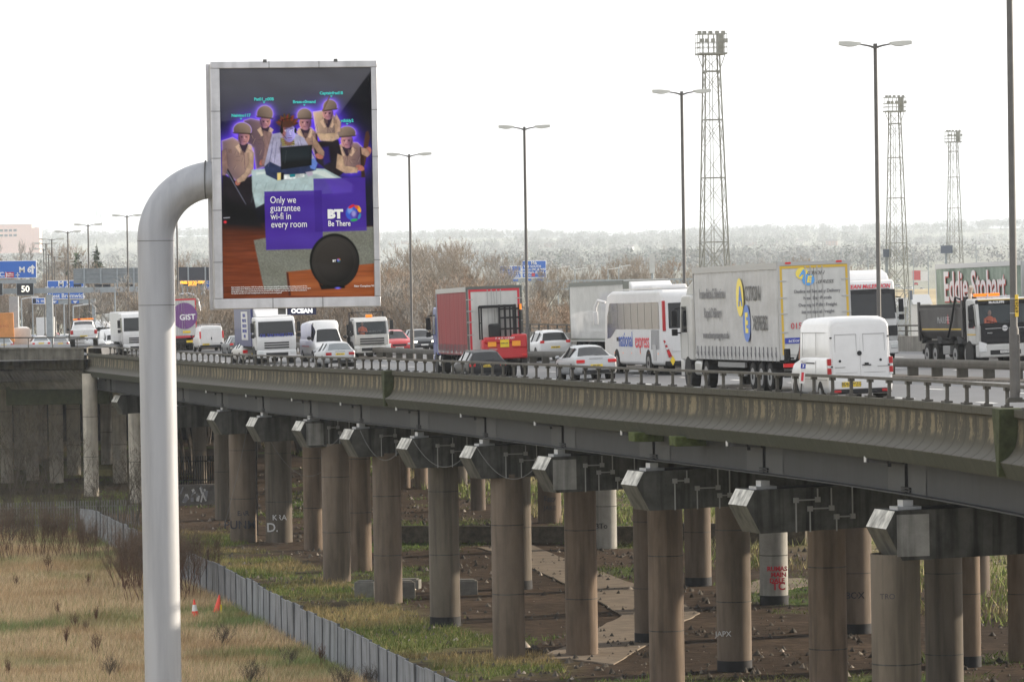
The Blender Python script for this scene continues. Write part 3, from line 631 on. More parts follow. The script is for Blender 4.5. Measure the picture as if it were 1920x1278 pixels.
for i,(tm,sp_) in enumerate(((TW1,.75),(TW2,.65),(TW3,.7),(TW1,.6))):
    plant_proto('tree%d'%i,M_BARK,tm,n_main=1 if i!=3 else 3,H=15,spread=1,seed=20+i,levels=4,rad=.2,lean=.1,per=5,tw=.05,splay=sp_,bias=.75)
plant_proto('shrub0',M_BARK,TWD,n_main=9,H=2.2,spread=1.4,seed=50,levels=2,rad=.02,lean=.45,per=6,tw=.010,splay=.6)
plant_proto('shrub1',mat('red_brown_stem',(.12,.065,.045),.9),mat('red_brown_twigs',(.12,.085,.06),.9,var=.4,scale=2),n_main=26,H=2.9,spread=4.2,seed=51,levels=2,rad=.014,lean=.3,per=5,tw=.008,bias=1.0,splay=.4)
plant_proto('sapling',M_BARK,mat('sapling_twigs',(.07,.058,.042),.9),n_main=3,H=6,spread=.5,seed=52,levels=3,rad=.05,lean=.3,per=4,tw=.014,splay=.6)
plant_proto('weed',mat('dry_stalk',(.1,.055,.035),.9),mat('dry_seedhead',(.11,.055,.035),.9),n_main=5,H=1.2,spread=.5,seed=53,levels=1,rad=.010,lean=.12,per=6,tw=.014,splay=.3)
# tree belt beyond the far parapet, base on the ground
def ZT(px,py,Y): return P(px,py,Y).z
def top_tree(px,top,Y,k,label,group,nm='bare_tree'):
    g=P(px,600,Y); z=float(hillz(np.array(g.x),np.array(Y))); h=ZT(px,top,Y)-z; s=h/PH['tree%d'%k]; return plant('tree%d'%k,(g.x,Y,z-.2),s,nm,label,'tree',group)
PH={k:max(v.co.z for v in PROTO[k][1].data.vertices) for k in PROTO}
rr=random.Random(8); G1='bare winter trees massed behind the motorway'
def belt(x0,x1,step,topf,Y0,Y1,label,g=G1,ks=(0,1,2,3)):
    x=x0
    while x<x1:
        Y=rr.uniform(Y0,Y1); top_tree(x,topf(x)+rr.uniform(-6,16),Y,rr.choice(ks),label,g); x+=step*rr.uniform(.6,1.4)
belt(330,1010,15,lambda x:np.interp(x,[330,390,700,790,870,925,1010],[505,505,500,492,502,538,542]),360,430,'bare brown tree in the dense belt close behind the far parapet')
belt(690,1010,14,lambda x:np.interp(x,[690,780,900,935,1010],[520,505,512,545,550]),345,400,'bare brown tree in the dense belt close behind the far parapet')
belt(790,1010,30,lambda x:np.interp(x,[790,840,920,1010],[445,428,450,490]),640,760,'tall bare grey tree rising above the brown belt, hazy','tall hazy trees above the belt',(1,3))
belt(560,800,34,lambda x:np.interp(x,[560,700,800],[455,470,480]),560,640,'hazy bare tree behind the brown belt, right of the billboard','hazy trees right of the billboard')
belt(1000,1300,18,lambda x:np.interp(x,[1000,1090,1300],[548,560,520]),400,480,'low bare bush-like tree beside the white trailer beyond the parapet','low trees beyond the white trailer')
belt(1000,1640,26,lambda x:480+8*math.sin(x*.02),820,980,'pale hazy tree on the flat land beyond the viaduct','pale hazy trees on the flat land')
belt(-10,260,13,lambda x:np.interp(x,[0,100,150,260],[520,505,480,500]),700,860,'grey bare tree standing behind the overhead signs at left','bare trees behind the overhead signs')
belt(330,400,15,lambda x:470,600,700,'hazy bare tree seen between the pole bend and the billboard','trees between pole and billboard')
for (px,top,Y,k,lab) in ((50,433,900,1,'large bare spreading tree in front of the pink building'),(165,440,900,3,'tall open bare tree right of the pink building'),(355,460,880,0,'rounded bare tree seen inside the curve of the pole'),(30,470,860,2,'lower dark bare tree left of the spreading tree')):
    top_tree(px,top,Y,k,lab,None)
# an evergreen
def leafcrown(n,rx,rz,zc,size,seed,cone=0):
    r=np.random.default_rng(seed); u=r.normal(size=(n,3)); u/=np.linalg.norm(u,axis=1)[:,None]; rad=r.random(n)**.45; c=u*rad[:,None]*np.array([rx,rx,rz]); c*= (1+.25*np.sin(u[:,0]*5+seed)*np.cos(u[:,2]*6))[:,None]
    if cone: c[:,:2]*=np.clip(1-(c[:,2]/rz+1)/2*cone,.08,1)[:,None]
    c[:,2]+=zc; a=r.normal(size=(n,3))*size; b=r.normal(size=(n,3))*size
    V=np.stack([c-a,c+b,c+a],1).reshape(-1,3); return V,np.arange(3*n).reshape(-1,3)
M_EVG=mat('evergreen_leaf',(.035,.055,.03),.8,var=.4,scale=.5); M_IVY=mat('ivy_leaf',(.05,.085,.03),.7,var=.4,scale=1.5)
def evergreen(px,top,Y,wd,label,cone=.85):
    g=P(px,600,Y); z=float(hillz(np.array(g.x),np.array(Y))); h=ZT(px,top,Y)-z; t=thing('evergreen_tree',label,'tree',(g.x,Y,z)); V,Fc=leafcrown(2600,wd,h*.5,h*.5,.28,int(px),cone); fastmesh('crown',V,Fc,M_EVG,t); mb=MB(); mb.tube([(0,0,0),(0,0,h*.7)],[.3,.1],7); mb.build('trunk',M_BARK,t)
evergreen(184,470,870,4.2,'dark green conifer right of the tall open bare tree'); evergreen(146,487,880,3,'small dark green tree below the lamp heads',.3)
# distant woodland on the hills (a far mass nobody could count)
r=np.random.default_rng(5); VV=[];FF=[];CC=[]; off=0
def fartree(X,Y,s,seed,colr):
    global off
    z=float(hillz(np.array(X),np.array(Y))); n=64; u=r.normal(size=(n,3)); u/=np.linalg.norm(u,axis=1)[:,None]; c=u*(r.random(n)**.4)[:,None]*np.array([s*.42,s*.42,s*.45]); c[:,2]=c[:,2]+s*.55; c+=np.array([X,Y,z])
    a=r.normal(size=(n,3))*s*.052; b=r.normal(size=(n,3))*s*.052; VV.append(np.stack([c-a,c+b,c+a],1).reshape(-1,3)); FF.append(np.arange(3*n).reshape(-1,3)+off); off+=3*n; CC.append(np.tile(colr*r.uniform(.85,1.15),(3*n,1)))
for k in range(6500):
    Y=r.choice([r.uniform(3100,5700),r.uniform(5700,9000),r.uniform(9000,10700)],p=[.3,.4,.3]); X=r.uniform(-.125,.125)*Y
    if Y<9000 and vn(np.array([X]),np.array([Y*.25]),170,77)[0]<.47: continue
    if Y<4900 and X<-.03*Y and r.random()<.6: continue
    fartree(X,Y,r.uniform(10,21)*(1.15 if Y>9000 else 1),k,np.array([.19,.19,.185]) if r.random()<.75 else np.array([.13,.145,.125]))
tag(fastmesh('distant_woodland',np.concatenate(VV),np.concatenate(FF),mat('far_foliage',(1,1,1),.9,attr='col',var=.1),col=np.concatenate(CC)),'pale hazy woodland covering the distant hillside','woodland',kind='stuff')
# houses on the far hillside
rr=random.Random(12); HW=[mat('house_render',(.55,.53,.5),.8),mat('house_brick',(.33,.2,.15),.85)]; HR=mat('house_roof',(.14,.12,.12),.8); HWIN=mat('house_window',(.06,.07,.08),.3)
places=[('leftmost','above the pink building'),('left','on the skyline left of the pole'),('','')]
for k,(px,Y,side) in enumerate([(118,2200,'pale house above the pink building'),(135,2230,'brick house beside the pale house above the pink building'),(290,2100,'house hidden partly by the pole bend'),(742,2150,'house low on the hillside near the lamp right of the billboard'),(760,2300,'house behind the lamp right of the billboard'),(848,2450,'small house on the skyline between two lamps'),(1005,1900,'house right of the third lamp on the hillside'),(1030,1950,'second house right of the third lamp'),(1065,1880,'pale house mid hillside left of the fourth lamp'),(1100,2300,'skyline house left of the fourth lamp'),(1150,1800,'house just above the gantry truss'),(1180,1850,'pale house above the gantry truss'),(1370,1900,'house right of the tallest lattice tower'),(1410,1960,'pale house right of the tallest lattice tower'),(1450,1850,'house between the lattice towers, left'),(1500,2000,'house between the lattice towers, middle'),(1560,1900,'house left of the twin-arm lamp'),(1600,2200,'skyline house left of the twin-arm lamp'),(1725,2000,'house between the second and third lattice towers'),(1740,2350,'skyline house between second and third towers'),(1830,2000,'house right of the third lattice tower'),(1850,2350,'skyline house right of the third lattice tower')]):
    Y*=3.7; g=P(px,500,Y); z=float(hillz(np.array(g.x),np.array(Y))); W=1.4*rr.uniform(8,13); Hh=rr.uniform(4.5,6); t=thing('hillside_house','small pale '+side if side.startswith('h') else side,'house',Matrix.Translation((g.x,Y,z))@Matrix.Rotation(rr.uniform(-.5,.5),4,'Z'),'houses on the far hillside')
    mb=MB(); mb.box(-W/2,W/2,-4,4,-2,Hh); mb.build('wall',HW[k%3==1],t); mb=MB(); mb.prism([(-4.6,Hh),(4.6,Hh),(0,Hh+2.8)],-W/2-.4,W/2+.4); mb.build('roof',HR,t)
    for q in (-.3,0,.3):
        mb=MB(); mb.box(q*W-.7,q*W+.7,-4.06,-4,1,2.3); mb.box(q*W-.7,q*W+.7,-4.06,-4,3.2,4.4); mb.build('window',HWIN,t)
# pink long building at left
Y=5460; a=P(-20,455,Y); b=P(74,455,Y); zt=P(30,421,Y).z; z0=P(30,462,Y).z; t=thing('office_building','long pale pink flat-roofed building on the hillside at far left','building',(0,0,0)); WPK=mat('pink_render',(.72,.5,.44),.8)
mb=MB(); mb.box(a.x,b.x-9,Y,Y+30,z0-8,zt); mb.box(b.x-9,b.x,Y+1,Y+28,z0-8,zt-4); mb.build('wall',WPK,t); mb=MB(); mb.box(a.x-.3,b.x-8.8,Y-.3,Y+30,zt,zt+.5); mb.build('roof',mat('pale_roof',(.6,.58,.55),.7),t)
for zz in (zt-7,zt-13):
    for k in range(6): x=a.x+2+k*5.5; mb=MB(); mb.box(x,x+4,Y-.2,Y,zz-1.4,zz+1.4); mb.build('window',HWIN,t)
# ---------- foreground scrub, field grass
for (px,py,s,lab,k) in ((30,975,1.45,'dark bramble thicket at the left edge behind the dry field','shrub0'),(85,985,1.5,'dark bramble thicket below the slip road wall','shrub0'),(150,985,1.2,'dark bramble thicket left of the palisade corner','shrub0'),(10,1020,1.3,'green-brown bramble clump at the far left edge','shrub0'),(200,985,1.0,'scrub just left of the pole by the fence corner','shrub0'),
  (20,1050,1.0,'red-brown dock bed at the left edge of the field','shrub1'),(75,1045,1.0,'red-brown dock bed behind the dry grass','shrub1'),(130,1045,.9,'red-brown dock bed below the brambles','shrub1'),(170,1050,.8,'small red-brown stems by the fence corner','shrub1'),
  (255,1110,1.15,'large red-brown bush left of the steel pole','shrub1'),(232,1105,1.0,'lower red-brown stems left of the steel pole','shrub1'),(352,1120,1.15,'large red-brown bush right of the steel pole by the cones','shrub1'),(372,1090,.9,'red-brown stems against the fence end','shrub1'),(290,1130,1.2,'red-brown bush behind the steel pole','shrub1')):
    p=G(px,py); plant(k,(p.x,p.y,-.05),s,'bush',lab,'bush',None,parts=('stems','twigs'))
for (px,py,s,lab) in ((247,1022,.9,'bare sapling forking above the fence corner beside the pole'),(228,1000,.8,'thin bare sapling left of the pole in the scrub'),(60,960,1.0,'tall thin sapling with a few yellow leaves at left'),(95,965,1.05,'tall thin sapling left of the pole before the columns'),(15,975,1.1,'leaning bare sapling at the left edge'),(140,960,.85,'bare sapling in front of the mossy beam'),(180,1000,.7,'bare sapling at the palisade corner')):
    p=G(px,py); plant('sapling',(p.x,p.y,0),s,'sapling',lab,'sapling',None,parts=('trunk','twigs'))
rr=random.Random(31)
for k in range(14):
    for _ in range(30):
        px=rr.uniform(0,820); py=rr.uniform(1010,1290); p=G(px,py)
        if p.x<fence_x(p.y)-.3 and not 265<px<328: break
    plant('weed',(p.x,p.y,0),rr.uniform(.5,1.15),'dock_stalk','dead reddish-brown dock stalk standing in the dry grass','weed','dead dock stalks in the field',parts=('stem','seedhead'))
for k,(px,py,s) in enumerate([(415,1215,.75),(470,1290,.8),(640,1300,.8),(205,1275,.7),(540,1250,.6),(700,1290,.7)]):
    p=G(px,py); plant('shrub0',(p.x,p.y,0),s*.62,'bare_shrub',['small bare shrub right of the pole in green grass','bare shrub at the bottom edge right of the pole','bare shrub by the fence near the bottom edge','thin bare shrub at the bottom left of the pole','low bare shrub against the middle of the panel fence','bare shrub close to the fence at the bottom edge'][k],'shrub',None,parts=('stems','twigs'))
def blades(n,samp,hmin,hmax,wd,seed,cols,name,label,cat,lean=.35):
    r=np.random.default_rng(seed); X,Y=samp(r,n); n=len(X); h=r.uniform(hmin,hmax,n)*(.55+.9*vn(X,Y,3,seed)); a=r.uniform(0,6.28,n); w_=wd*(.7+.6*r.random(n))
    base=np.stack([X,Y,np.zeros(n)],1); dx=np.stack([np.cos(a)*w_,np.sin(a)*w_,np.zeros(n)],1); tip=base+np.stack([r.normal(0,lean,n)*h+.12*h,r.normal(0,lean,n)*h,h],1)
    V=np.stack([base-dx,base+dx,tip],1).reshape(-1,3); t=np.clip((vn(X,Y,9,3)-.5)*6,0,1)*.85; t=np.clip(t+(r.random(n)<.08),0,1)
    c=cols[0][None]*(1-t[:,None])+cols[1][None]*t[:,None]
    if name=="field_grass": q=np.clip((vn(X,Y,4,90)-.5)*5,0,1)[:,None]*.6; c=c*(1-q)+np.array([[.34,.22,.12]])*q*1.1; c=c*(.8+.45*vn(X,Y,2.2,91))[:,None]
    c=c*r.uniform(.65,1.35,(n,1)); c=np.repeat(c,3,0)
    return tag(fastmesh(name,V,np.arange(3*n).reshape(-1,3),mat('grass_blade',(1,1,1),.85,attr='col',spec=.2),col=c),label,cat,kind='stuff')
def s_field(r,n):
    Y=165+130*r.random(n)**1.25; X=-.125*Y+r.random(n)*(.125*Y-.0+12); fx=np.interp(Y,[120,160,195,221,251,276,300],[9.5,-2.3,-9.3,-14.2,-20.9,-26,-40]); k=X<fx-.15; return X[k],Y[k]
blades(460000,s_field,.2,.5,.012,5,(np.array([.52,.40,.25]),np.array([.13,.2,.06])),'field_grass','long dry straw-coloured grass with green patches in the field','grass')
def s_strip(r,n):
    Y=165+150*r.random(n); fx=np.interp(Y,[120,160,195,221,251,276,300],[9.5,-2.3,-9.3,-14.2,-20.9,-26,-40]); X=fx+r.random(n)*11; t=vn(X,Y,5,9); q=vn(X,Y*.6,14,21); k=(t>.38)&(X-fx<5.5+5*q); return X[k],Y[k]
blades(90000,s_strip,.12,.34,.017,9,(np.array([.13,.165,.045]),np.array([.33,.25,.13])),'verge_grass','green and straw grass strip between the fence and the columns','grass')
def s_far(r,n):
    Y=200+260*r.random(n); X=np.interp(Y,_ys,_nx)+24+r.random(n)*34; k=vn(X,Y,9,14)>.42; return X[k],Y[k]
blades(70000,s_far,.2,.7,.03,13,(np.array([.2,.25,.07]),np.array([.4,.33,.18])),'rough_grass','rough green and yellow grass beyond the viaduct columns','grass')
def s_weed(r,n):
    Y=165+190*r.random(n); X=np.interp(Y,_ys,_nx)-2+r.random(n)*42; k=vn(X,Y,7,40)>.585; return X[k],Y[k]
blades(90000,s_weed,.06,.28,.02,29,(np.array([.12,.2,.04]),np.array([.2,.2,.08])),'ground_weeds','low green weeds in patches on the bare earth under the viaduct','weeds',lean=.7)
# scrub bank beyond the viaduct
rr=random.Random(44)
for k in range(26):
    px=rr.choice([rr.uniform(1820,1930),rr.uniform(1150,1200),rr.uniform(1470,1515),rr.uniform(980,1010),rr.uniform(1395,1420)]); p=P(px,900,rr.uniform(330,420)); plant(rr.choice(['shrub0','shrub1']),(p.x,p.y,0),rr.uniform(1.2,2.2),'scrub_bush','dark tangled scrub bush in the bank beyond the viaduct','bush','scrub bushes beyond the viaduct',parts=('stems','twigs'))
# traffic cones in the grass
cone=None
for (px,py,lab,red,tilt) in ((407,1148,'plain faded red traffic cone leaning by the panel fence',1,.15),(366,1157,'dirty red and white traffic cone standing in the bush',0,-.05)):
    p=G(px,py); t=thing('traffic_cone',lab,'traffic cone',Matrix.Translation((p.x,p.y,0))@Matrix.Rotation(tilt,4,'Y')); R1=mat('cone_red',(.75,.06,.03),.5); WH=mat('cone_white',(.6,.6,.58),.5)
    mb=MB(); mb.box(-.24,.24,-.24,.24,0,.05); mb.tube([(0,0,.05),(0,0,.85)],[.19,.03],16); mb.build('cone_body',R1,t,smooth=True)
    if not red: mb=MB(); mb.tube([(0,0,.3),(0,0,.6)],[.143,.089],16,caps=False); mb.build('reflective_sleeve',WH,t,smooth=True)
p=G(415,1153); mb=MB(); mb.tube([(0,0,0),(0,0,.5)],.04,8); o=mb.build('marker_post',mat('marker_yellow',(.6,.45,.03),.6)); o.matrix_world=Matrix.Translation((p.x,p.y,0)); tag(o,'short yellow marker post beside the plain red cone','marker post')
p=G(391,1106); mb=MB(); mb.tube([(0,0,0),(0,0,2.0)],.05,8); mb.box(-.06,.06,-.06,.06,2.0,2.06); o=mb.build('wooden_post',M_TAR); o.matrix_world=Matrix.Translation((p.x,p.y,0)); tag(o,'thin dark post at the broken end of the panel fence','post')
# ================================================================== billboard
YB=118.0; SB=F/YB
bb=thing('billboard','tall billboard in silver frame with purple broadband advert, on thick steel pole','billboard',(0,0,0))
M_ALU=mat('silver_frame',(.52,.52,.54),.45,metal=.35,var=.15,scale=1.5,streak=.2); M_PIPE=mat('brushed_silver_paint',(.34,.35,.375),.5,metal=.3,var=.1,scale=.8,stretch=(1,1,.2),streak=.16); M_SEAM=mat('seam_dark',(.12,.12,.12),.7)
# board frame: vertical plane through YB, built square in its own axes
TL=P(396,115,YB); BL=P(406,577,YB); W_B=(707-396)/SB; H_B=(577-115)/SB
cB=P(555,346,YB); Mb=Matrix.Translation(cB)@Matrix.Rotation(R_(9),4,'Z')
hw=W_B/2*1.008; hh=H_B/2
fw=.235
mb=MB(); mb.box(-hw,hw,0,.14,hh-.18,hh,Mb); mb.build('frame_rail',M_ALU,bb,bevel=.02)
mb=MB(); mb.box(-hw,hw,0,.14,-hh,-hh+.27,Mb); mb.build('frame_rail',M_ALU,bb,bevel=.02)
mb=MB(); mb.box(-hw,-hw+fw,.002,.142,-hh+.27,hh-.18,Mb); mb.build('frame_post',M_ALU,bb,bevel=.02)
mb=MB(); mb.box(hw-.16,hw,.002,.142,-hh+.27,hh-.18,Mb); mb.build('frame_post',M_ALU,bb,bevel=.02)
mb=MB(); mb.box(-hw+.04,hw-.04,.14,.95,-hh+.05,hh-.05,Mb); mb.build('box_body',mat('box_side',(.33,.33,.34),.6),bb)
mb=MB(); mb.box(-hw-.03,-hw+.25,.95,1.12,-hh-.02,hh-.02,Mb); mb.box(hw-.25,hw,.95,1.12,-hh,hh-.02,Mb); mb.box(-hw-.03,hw,.951,1.119,hh-.2,hh-.021,Mb); mb.box(-hw-.03,hw,.951,1.119,-hh-.019,-hh+.2,Mb); mb.build('rear_frame',M_ALU,bb)
mb=MB()
for z in (hh*.6,hh*.22,-hh*.2,-hh*.62):
    mb.box(-hw-.005,-hw+fw,-.006,.1,z-.008,z+.008,Mb); mb.box(hw-.16,hw+.005,-.006,.1,z-.008,z+.008,Mb)
for x in (-hw*.3,hw*.3): mb.box(x-.008,x+.008,-.006,.1,hh-.18,hh+.004,Mb); mb.box(x-.008,x+.008,-.006,.1,-hh-.004,-hh+.27,Mb)
for x in (-hw*.35,hw*.5): mb.box(x-.05,x+.05,-.02,.0,hh-.03,hh+.05,Mb)
mb.build('frame_seam',M_SEAM,bb)
# ---- poster painted as a fine grid of coloured cells
pw0,pw1,pz0,pz1=-hw+fw,hw-.16,-hh+.27,hh-.18
Wp,Hp=372,566; X0,X1,Yt,Yb=90.,836.,75.,1208.
xx,yy=np.meshgrid(X0+(np.arange(Wp)+.5)*(X1-X0)/Wp, Yt+(np.arange(Hp)+.5)*(Yb-Yt)/Hp)
img=np.zeros((Hp,Wp,3)); PN=np.random.default_rng(3)
def fbm(sx,sy,seed): return .5*vnoise(xx/sx,yy/sy,1,seed)+.3*vnoise(xx/sx*2.1,yy/sy*2.1,1,seed+1)+.2*vnoise(xx/sx*4.3,yy/sy*4.3,1,seed+2)
def c255(c): return (np.array(c)/255.)**2.2
def pt(c,a): 
    global img
    c=c255(c) if not isinstance(c,np.ndarray) else c; img=img*(1-a[...,None])+c*a[...,None]
def sm(e0,e1,v): t=np.clip((v-e0)/(e1-e0),0,1); return t*t*(3-2*t)
def ellm(cx,cy,rx,ry,rot=0,soft=.06):
    c,s=math.cos(R_(rot)),math.sin(R_(rot)); u=((xx-cx)*c+(yy-cy)*s)/rx; v=(-(xx-cx)*s+(yy-cy)*c)/ry; return 1-sm(1-soft,1+soft,np.sqrt(u*u+v*v))
def sdf(pts):
    pts=np.array(pts,float); n=len(pts); d=np.full(xx.shape,1e9); ins=np.zeros(xx.shape,bool)
    for i in range(n):
        ax,ay=pts[i]; bx,by=pts[(i+1)%n]; ex,ey=bx-ax,by-ay; t=np.clip(((xx-ax)*ex+(yy-ay)*ey)/(ex*ex+ey*ey+1e-9),0,1); d=np.minimum(d,(xx-ax-ex*t)**2+(yy-ay-ey*t)**2)
        c=((ay>yy)!=(by>yy))&(xx<(bx-ax)*(yy-ay)/(by-ay+1e-9)+ax); ins^=c
    d=np.sqrt(d); return np.where(ins,-d,d)
def poly(pts,c,soft=1.6,tex=0,seed=1,a=1.):
    m=1-sm(-soft,soft,sdf(pts)); col=c255(c)
    if tex: col=col*(1+tex*(fbm(22,22,seed)-.5)*2)[...,None]
    pt(col if not tex else col,m*a) if not tex else _pt(col,m*a)
def _pt(col,a):
    global img
    img=img*(1-a[...,None])+col*a[...,None]
def glow(pts,c,r,k): 
    global img
    d=sdf(pts); img=img+c255(c)*(np.exp(-np.clip(d,0,None)/r)*k)[...,None]
# background
_pt(lerp(np.broadcast_to(c255((92,92,98)),xx.shape+(3,)),c255((22,22,62)),sm(75,420,yy)),np.ones(xx.shape))
poly([(90,330),(836,300),(836,900),(90,900)],(16,14,34),30)
poly([(836,90),(836,600),(760,600),(660,330)],(13,13,24),3); poly([(90,75),(480,75),(836,75),(836,100),(760,190),(690,280),(90,335)],(84,84,94),3,a=.35)
glowsh=[]
figs=[ # body outline, jacket colour
 dict(b=[(205,330),(240,320),(285,330),(330,372),(348,400),(335,470),(312,560),(262,575),(250,470),(205,430)],c=(128,104,100),h=(310,300,41,42,8),f=(311,333,24,28),rot=10),
 dict(b=[(545,292),(590,285),(640,300),(675,330),(680,390),(655,430),(585,436),(560,400)],c=(188,160,132),h=(632,268,36,36,-8),f=(620,296,24,27),rot=-6),
 dict(b=[(470,375),(500,360),(540,370),(565,400),(572,470),(605,505),(595,530),(556,520),(540,480),(470,460)],c=(172,140,116),h=(505,310,38,36,0),f=(508,340,27,32),rot=0),
 dict(b=[(95,430),(150,412),(200,440),(240,450),(254,490),(250,590),(205,625),(160,628),(120,600),(95,590)],c=(178,148,128),h=(198,378,46,38,4),f=(204,408,25,34),rot=8),
 dict(b=[(665,460),(700,440),(765,445),(800,480),(790,560),(765,590),(730,600),(656,570),(660,500)],c=(170,138,118),h=(712,400,46,35,-4),f=(712,432,27,32),rot=-8)]
for f in figs: glow(f['b'],(96,60,235),24,.8); 
for f in figs:
    cx,cy,rx,ry,ro=f['h']; th_=np.linspace(0,6.28,14); glow([(cx+rx*math.cos(t),cy+ry*math.sin(t)) for t in th_],(130,95,255),10,.95)
def seg(x0,y0,x1,y1,w_,c,a=.7):
    ex,ey=x1-x0,y1-y0; t=np.clip(((xx-x0)*ex+(yy-y0)*ey)/(ex*ex+ey*ey+1e-9),0,1); d=np.hypot(xx-x0-ex*t,yy-y0-ey*t); pt(c,(1-sm(w_*.4,w_*1.2,d))*a)
def soldier(f):
    cx,cy,rx,ry,ro=f['h']; fx,fy,fr,fq=f['f']; sd_=int(cx); fr*=1.12; fq*=1.15; fy+=5; side=1 if fx<430 else -1   # side of the screen's light
    B=np.array(f['b'],float); bx,by=B[:,0].mean(),B[:,1].mean(); bw=(B[:,0].max()-B[:,0].min())/2; d=sdf(f['b']); m=1-sm(-1.4,1.4,d)
    u=np.clip((xx-bx)/bw*side,-1,1); v=(yy-B[:,1].min())/(B[:,1].max()-B[:,1].min()+1)
    sh=(.62+.38*u)*(1.12-.5*np.clip(v,0,1))*(.9+.2*fbm(30,50,sd_)); base=c255(f['c'])*(sh*1.35)[...,None]+c255((64,44,120))*(.35*(1-np.clip(sh,0,1)))[...,None]
    rim=np.exp(-np.clip(-d,0,None)/4)[...,None]; _pt(base*(1-.7*rim)+c255((200,170,255))*.85*rim,m)
    dk_=(66,46,66); lt_=(226,196,172); rq=random.Random(sd_)
    for k in range(9):                                     # cloth folds
        x0=bx+rq.uniform(-.75,.75)*bw; y0=by+rq.uniform(-60,70); L_=rq.uniform(14,34); an=rq.uniform(.9,2.2)
        e=(x0+L_*math.cos(an),y0+L_*math.sin(an))
        if B[:,0].min()+6<x0<B[:,0].max()-6 and B[:,1].min()+30<y0<B[:,1].max()-30: seg(x0,y0,*e,2.2,dk_,.45); seg(x0+3,y0,e[0]+3,e[1],1.4,lt_,.35)
    ny=fy+fq*.95
    poly([(fx-fr*.8,ny-6),(fx+fr*.8,ny-6),(fx+fr*.55,ny+26),(fx,ny+44),(fx-fr*.55,ny+26)],(58,42,60),2)       # scarf and neck shadow
    for q in (-1,1): poly([(fx+q*fr*.85,ny-4),(fx+q*fr*1.5,ny+10),(fx+q*fr*.75,ny+42),(fx+q*fr*.25,ny+36)],(216,184,158),1.4,a=.9); seg(fx+q*fr*.3,ny+38,fx+q*fr*.8,ny+8,1.6,dk_,.7)
    seg(fx,ny+44,fx+side*4,min(B[:,1].max()-6,ny+120),1.6,dk_,.7)
    for q in (-1,1): px_,py_=fx+q*fr*1.05,ny+58; seg(px_-9,py_,px_+9,py_,1.6,dk_,.6); seg(px_-9,py_+20,px_+9,py_+21,1.3,dk_,.4)
    lx=np.clip((xx-fx)/fr*side,-1.2,1.2)                   # face, lit on the side of the screen
    _pt(c255((214,154,146))*(.62+.42*lx)[...,None]+c255((90,70,190))*(.16*(1-lx))[...,None],ellm(fx,fy,fr,fq,f['rot'],.08))
    pt((96,58,66),ellm(fx-side*fr*.55,fy+fq*.25,fr*.4,fq*.5,0,.6)*.5)
    for q in (-.36,.4): ex_=fx+q*fr+side*2; seg(ex_-5,fy-fq*.10,ex_+5,fy-fq*.13,1.8,(48,26,34),.9); pt((24,16,24),ellm(ex_,fy+fq*.02,4.2,2.4,0,.4)*.95)
    nx_=fx+side*fr*.12; seg(nx_,fy,nx_+side*3,fy+fq*.3,1.6,(244,196,188),.7); seg(nx_-2,fy+fq*.34,nx_+4*side,fy+fq*.34,1.4,(110,62,68),.8); seg(nx_-6,fy+fq*.56,nx_+6,fy+fq*.56,1.8,(122,48,58),.85)
    hm=ellm(cx,cy,rx,ry*1.02,ro,.04)*(1-sm(cy+ry*.34,cy+ry*.46,yy-(xx-cx)*math.tan(R_(ro)))); hu=np.clip(((xx-cx)/rx*side),-1,1); hv_=np.clip((yy-cy)/ry,-1,1)
    _pt(c255((150,130,116))*((.72+.3*hu-.28*hv_)*(.93+.14*fbm(9,9,sd_+3)))[...,None],hm); pt((190,160,250),np.clip(hm-ellm(cx,cy,rx*.93,ry*.93,ro,.06),0,1)*.8)
    t_=math.tan(R_(ro)); seg(cx-rx*1.0,cy+ry*.40-rx*t_,cx+rx*1.0,cy+ry*.40+rx*t_,3.2,(84,68,60),.95); seg(cx-rx*.9,cy+ry*.5-rx*t_,cx+rx*.9,cy+ry*.5+rx*t_,2.4,(40,28,34),.75)
    seg(fx-side*fr*.95,fy-fq*.4,fx-side*fr*.5,fy+fq*.85,1.6,(52,40,40),.85); seg(fx+side*fr*.9,fy-fq*.4,fx+side*fr*.35,fy+fq*.95,1.3,(70,54,50),.6)
for f in figs: soldier(f)
for p_ in ([(95,590),(160,628),(250,600),(255,700),(240,800),(95,800)],[(545,440),(670,430),(690,520),(650,610),(560,540)],[(600,530),(700,590),(660,620),(600,600)]): poly(p_,(34,26,34),4,.3,7)
poly([(585,470),(620,465),(628,540),(598,555)],(48,34,110),8)
poly([(97,545),(110,540),(218,742),(210,748),(150,650)],(26,24,30),2); poly([(97,545),(102,543),(212,744),(208,746)],(120,120,140),1,a=.7)
poly([(806,395),(818,388),(826,420),(800,560),(788,560),(792,470)],(84,54,42),2); poly([(776,470),(790,470),(800,620),(780,620)],(60,38,32),2); poly([(628,215),(636,212),(600,290),(590,290)],(120,96,80),2); poly([(556,400),(566,398),(574,520),(562,520)],(70,44,34),2)
for hx,hy,rx,ry in ((372,546,15,10),(575,512,20,13),(775,572,22,14),(815,490,16,22),(172,635,12,16),(290,540,10,15)): _pt(c255((190,120,104))*(.7+.5*fbm(8,8,int(hx)))[...,None],ellm(hx,hy,rx,ry,20,.15))
poly([(226,512),(238,525),(250,512),(248,545),(238,534),(228,545)],(80,60,58),1.2,a=.8); pt((50,42,54),ellm(672,520,9,13)*.9)
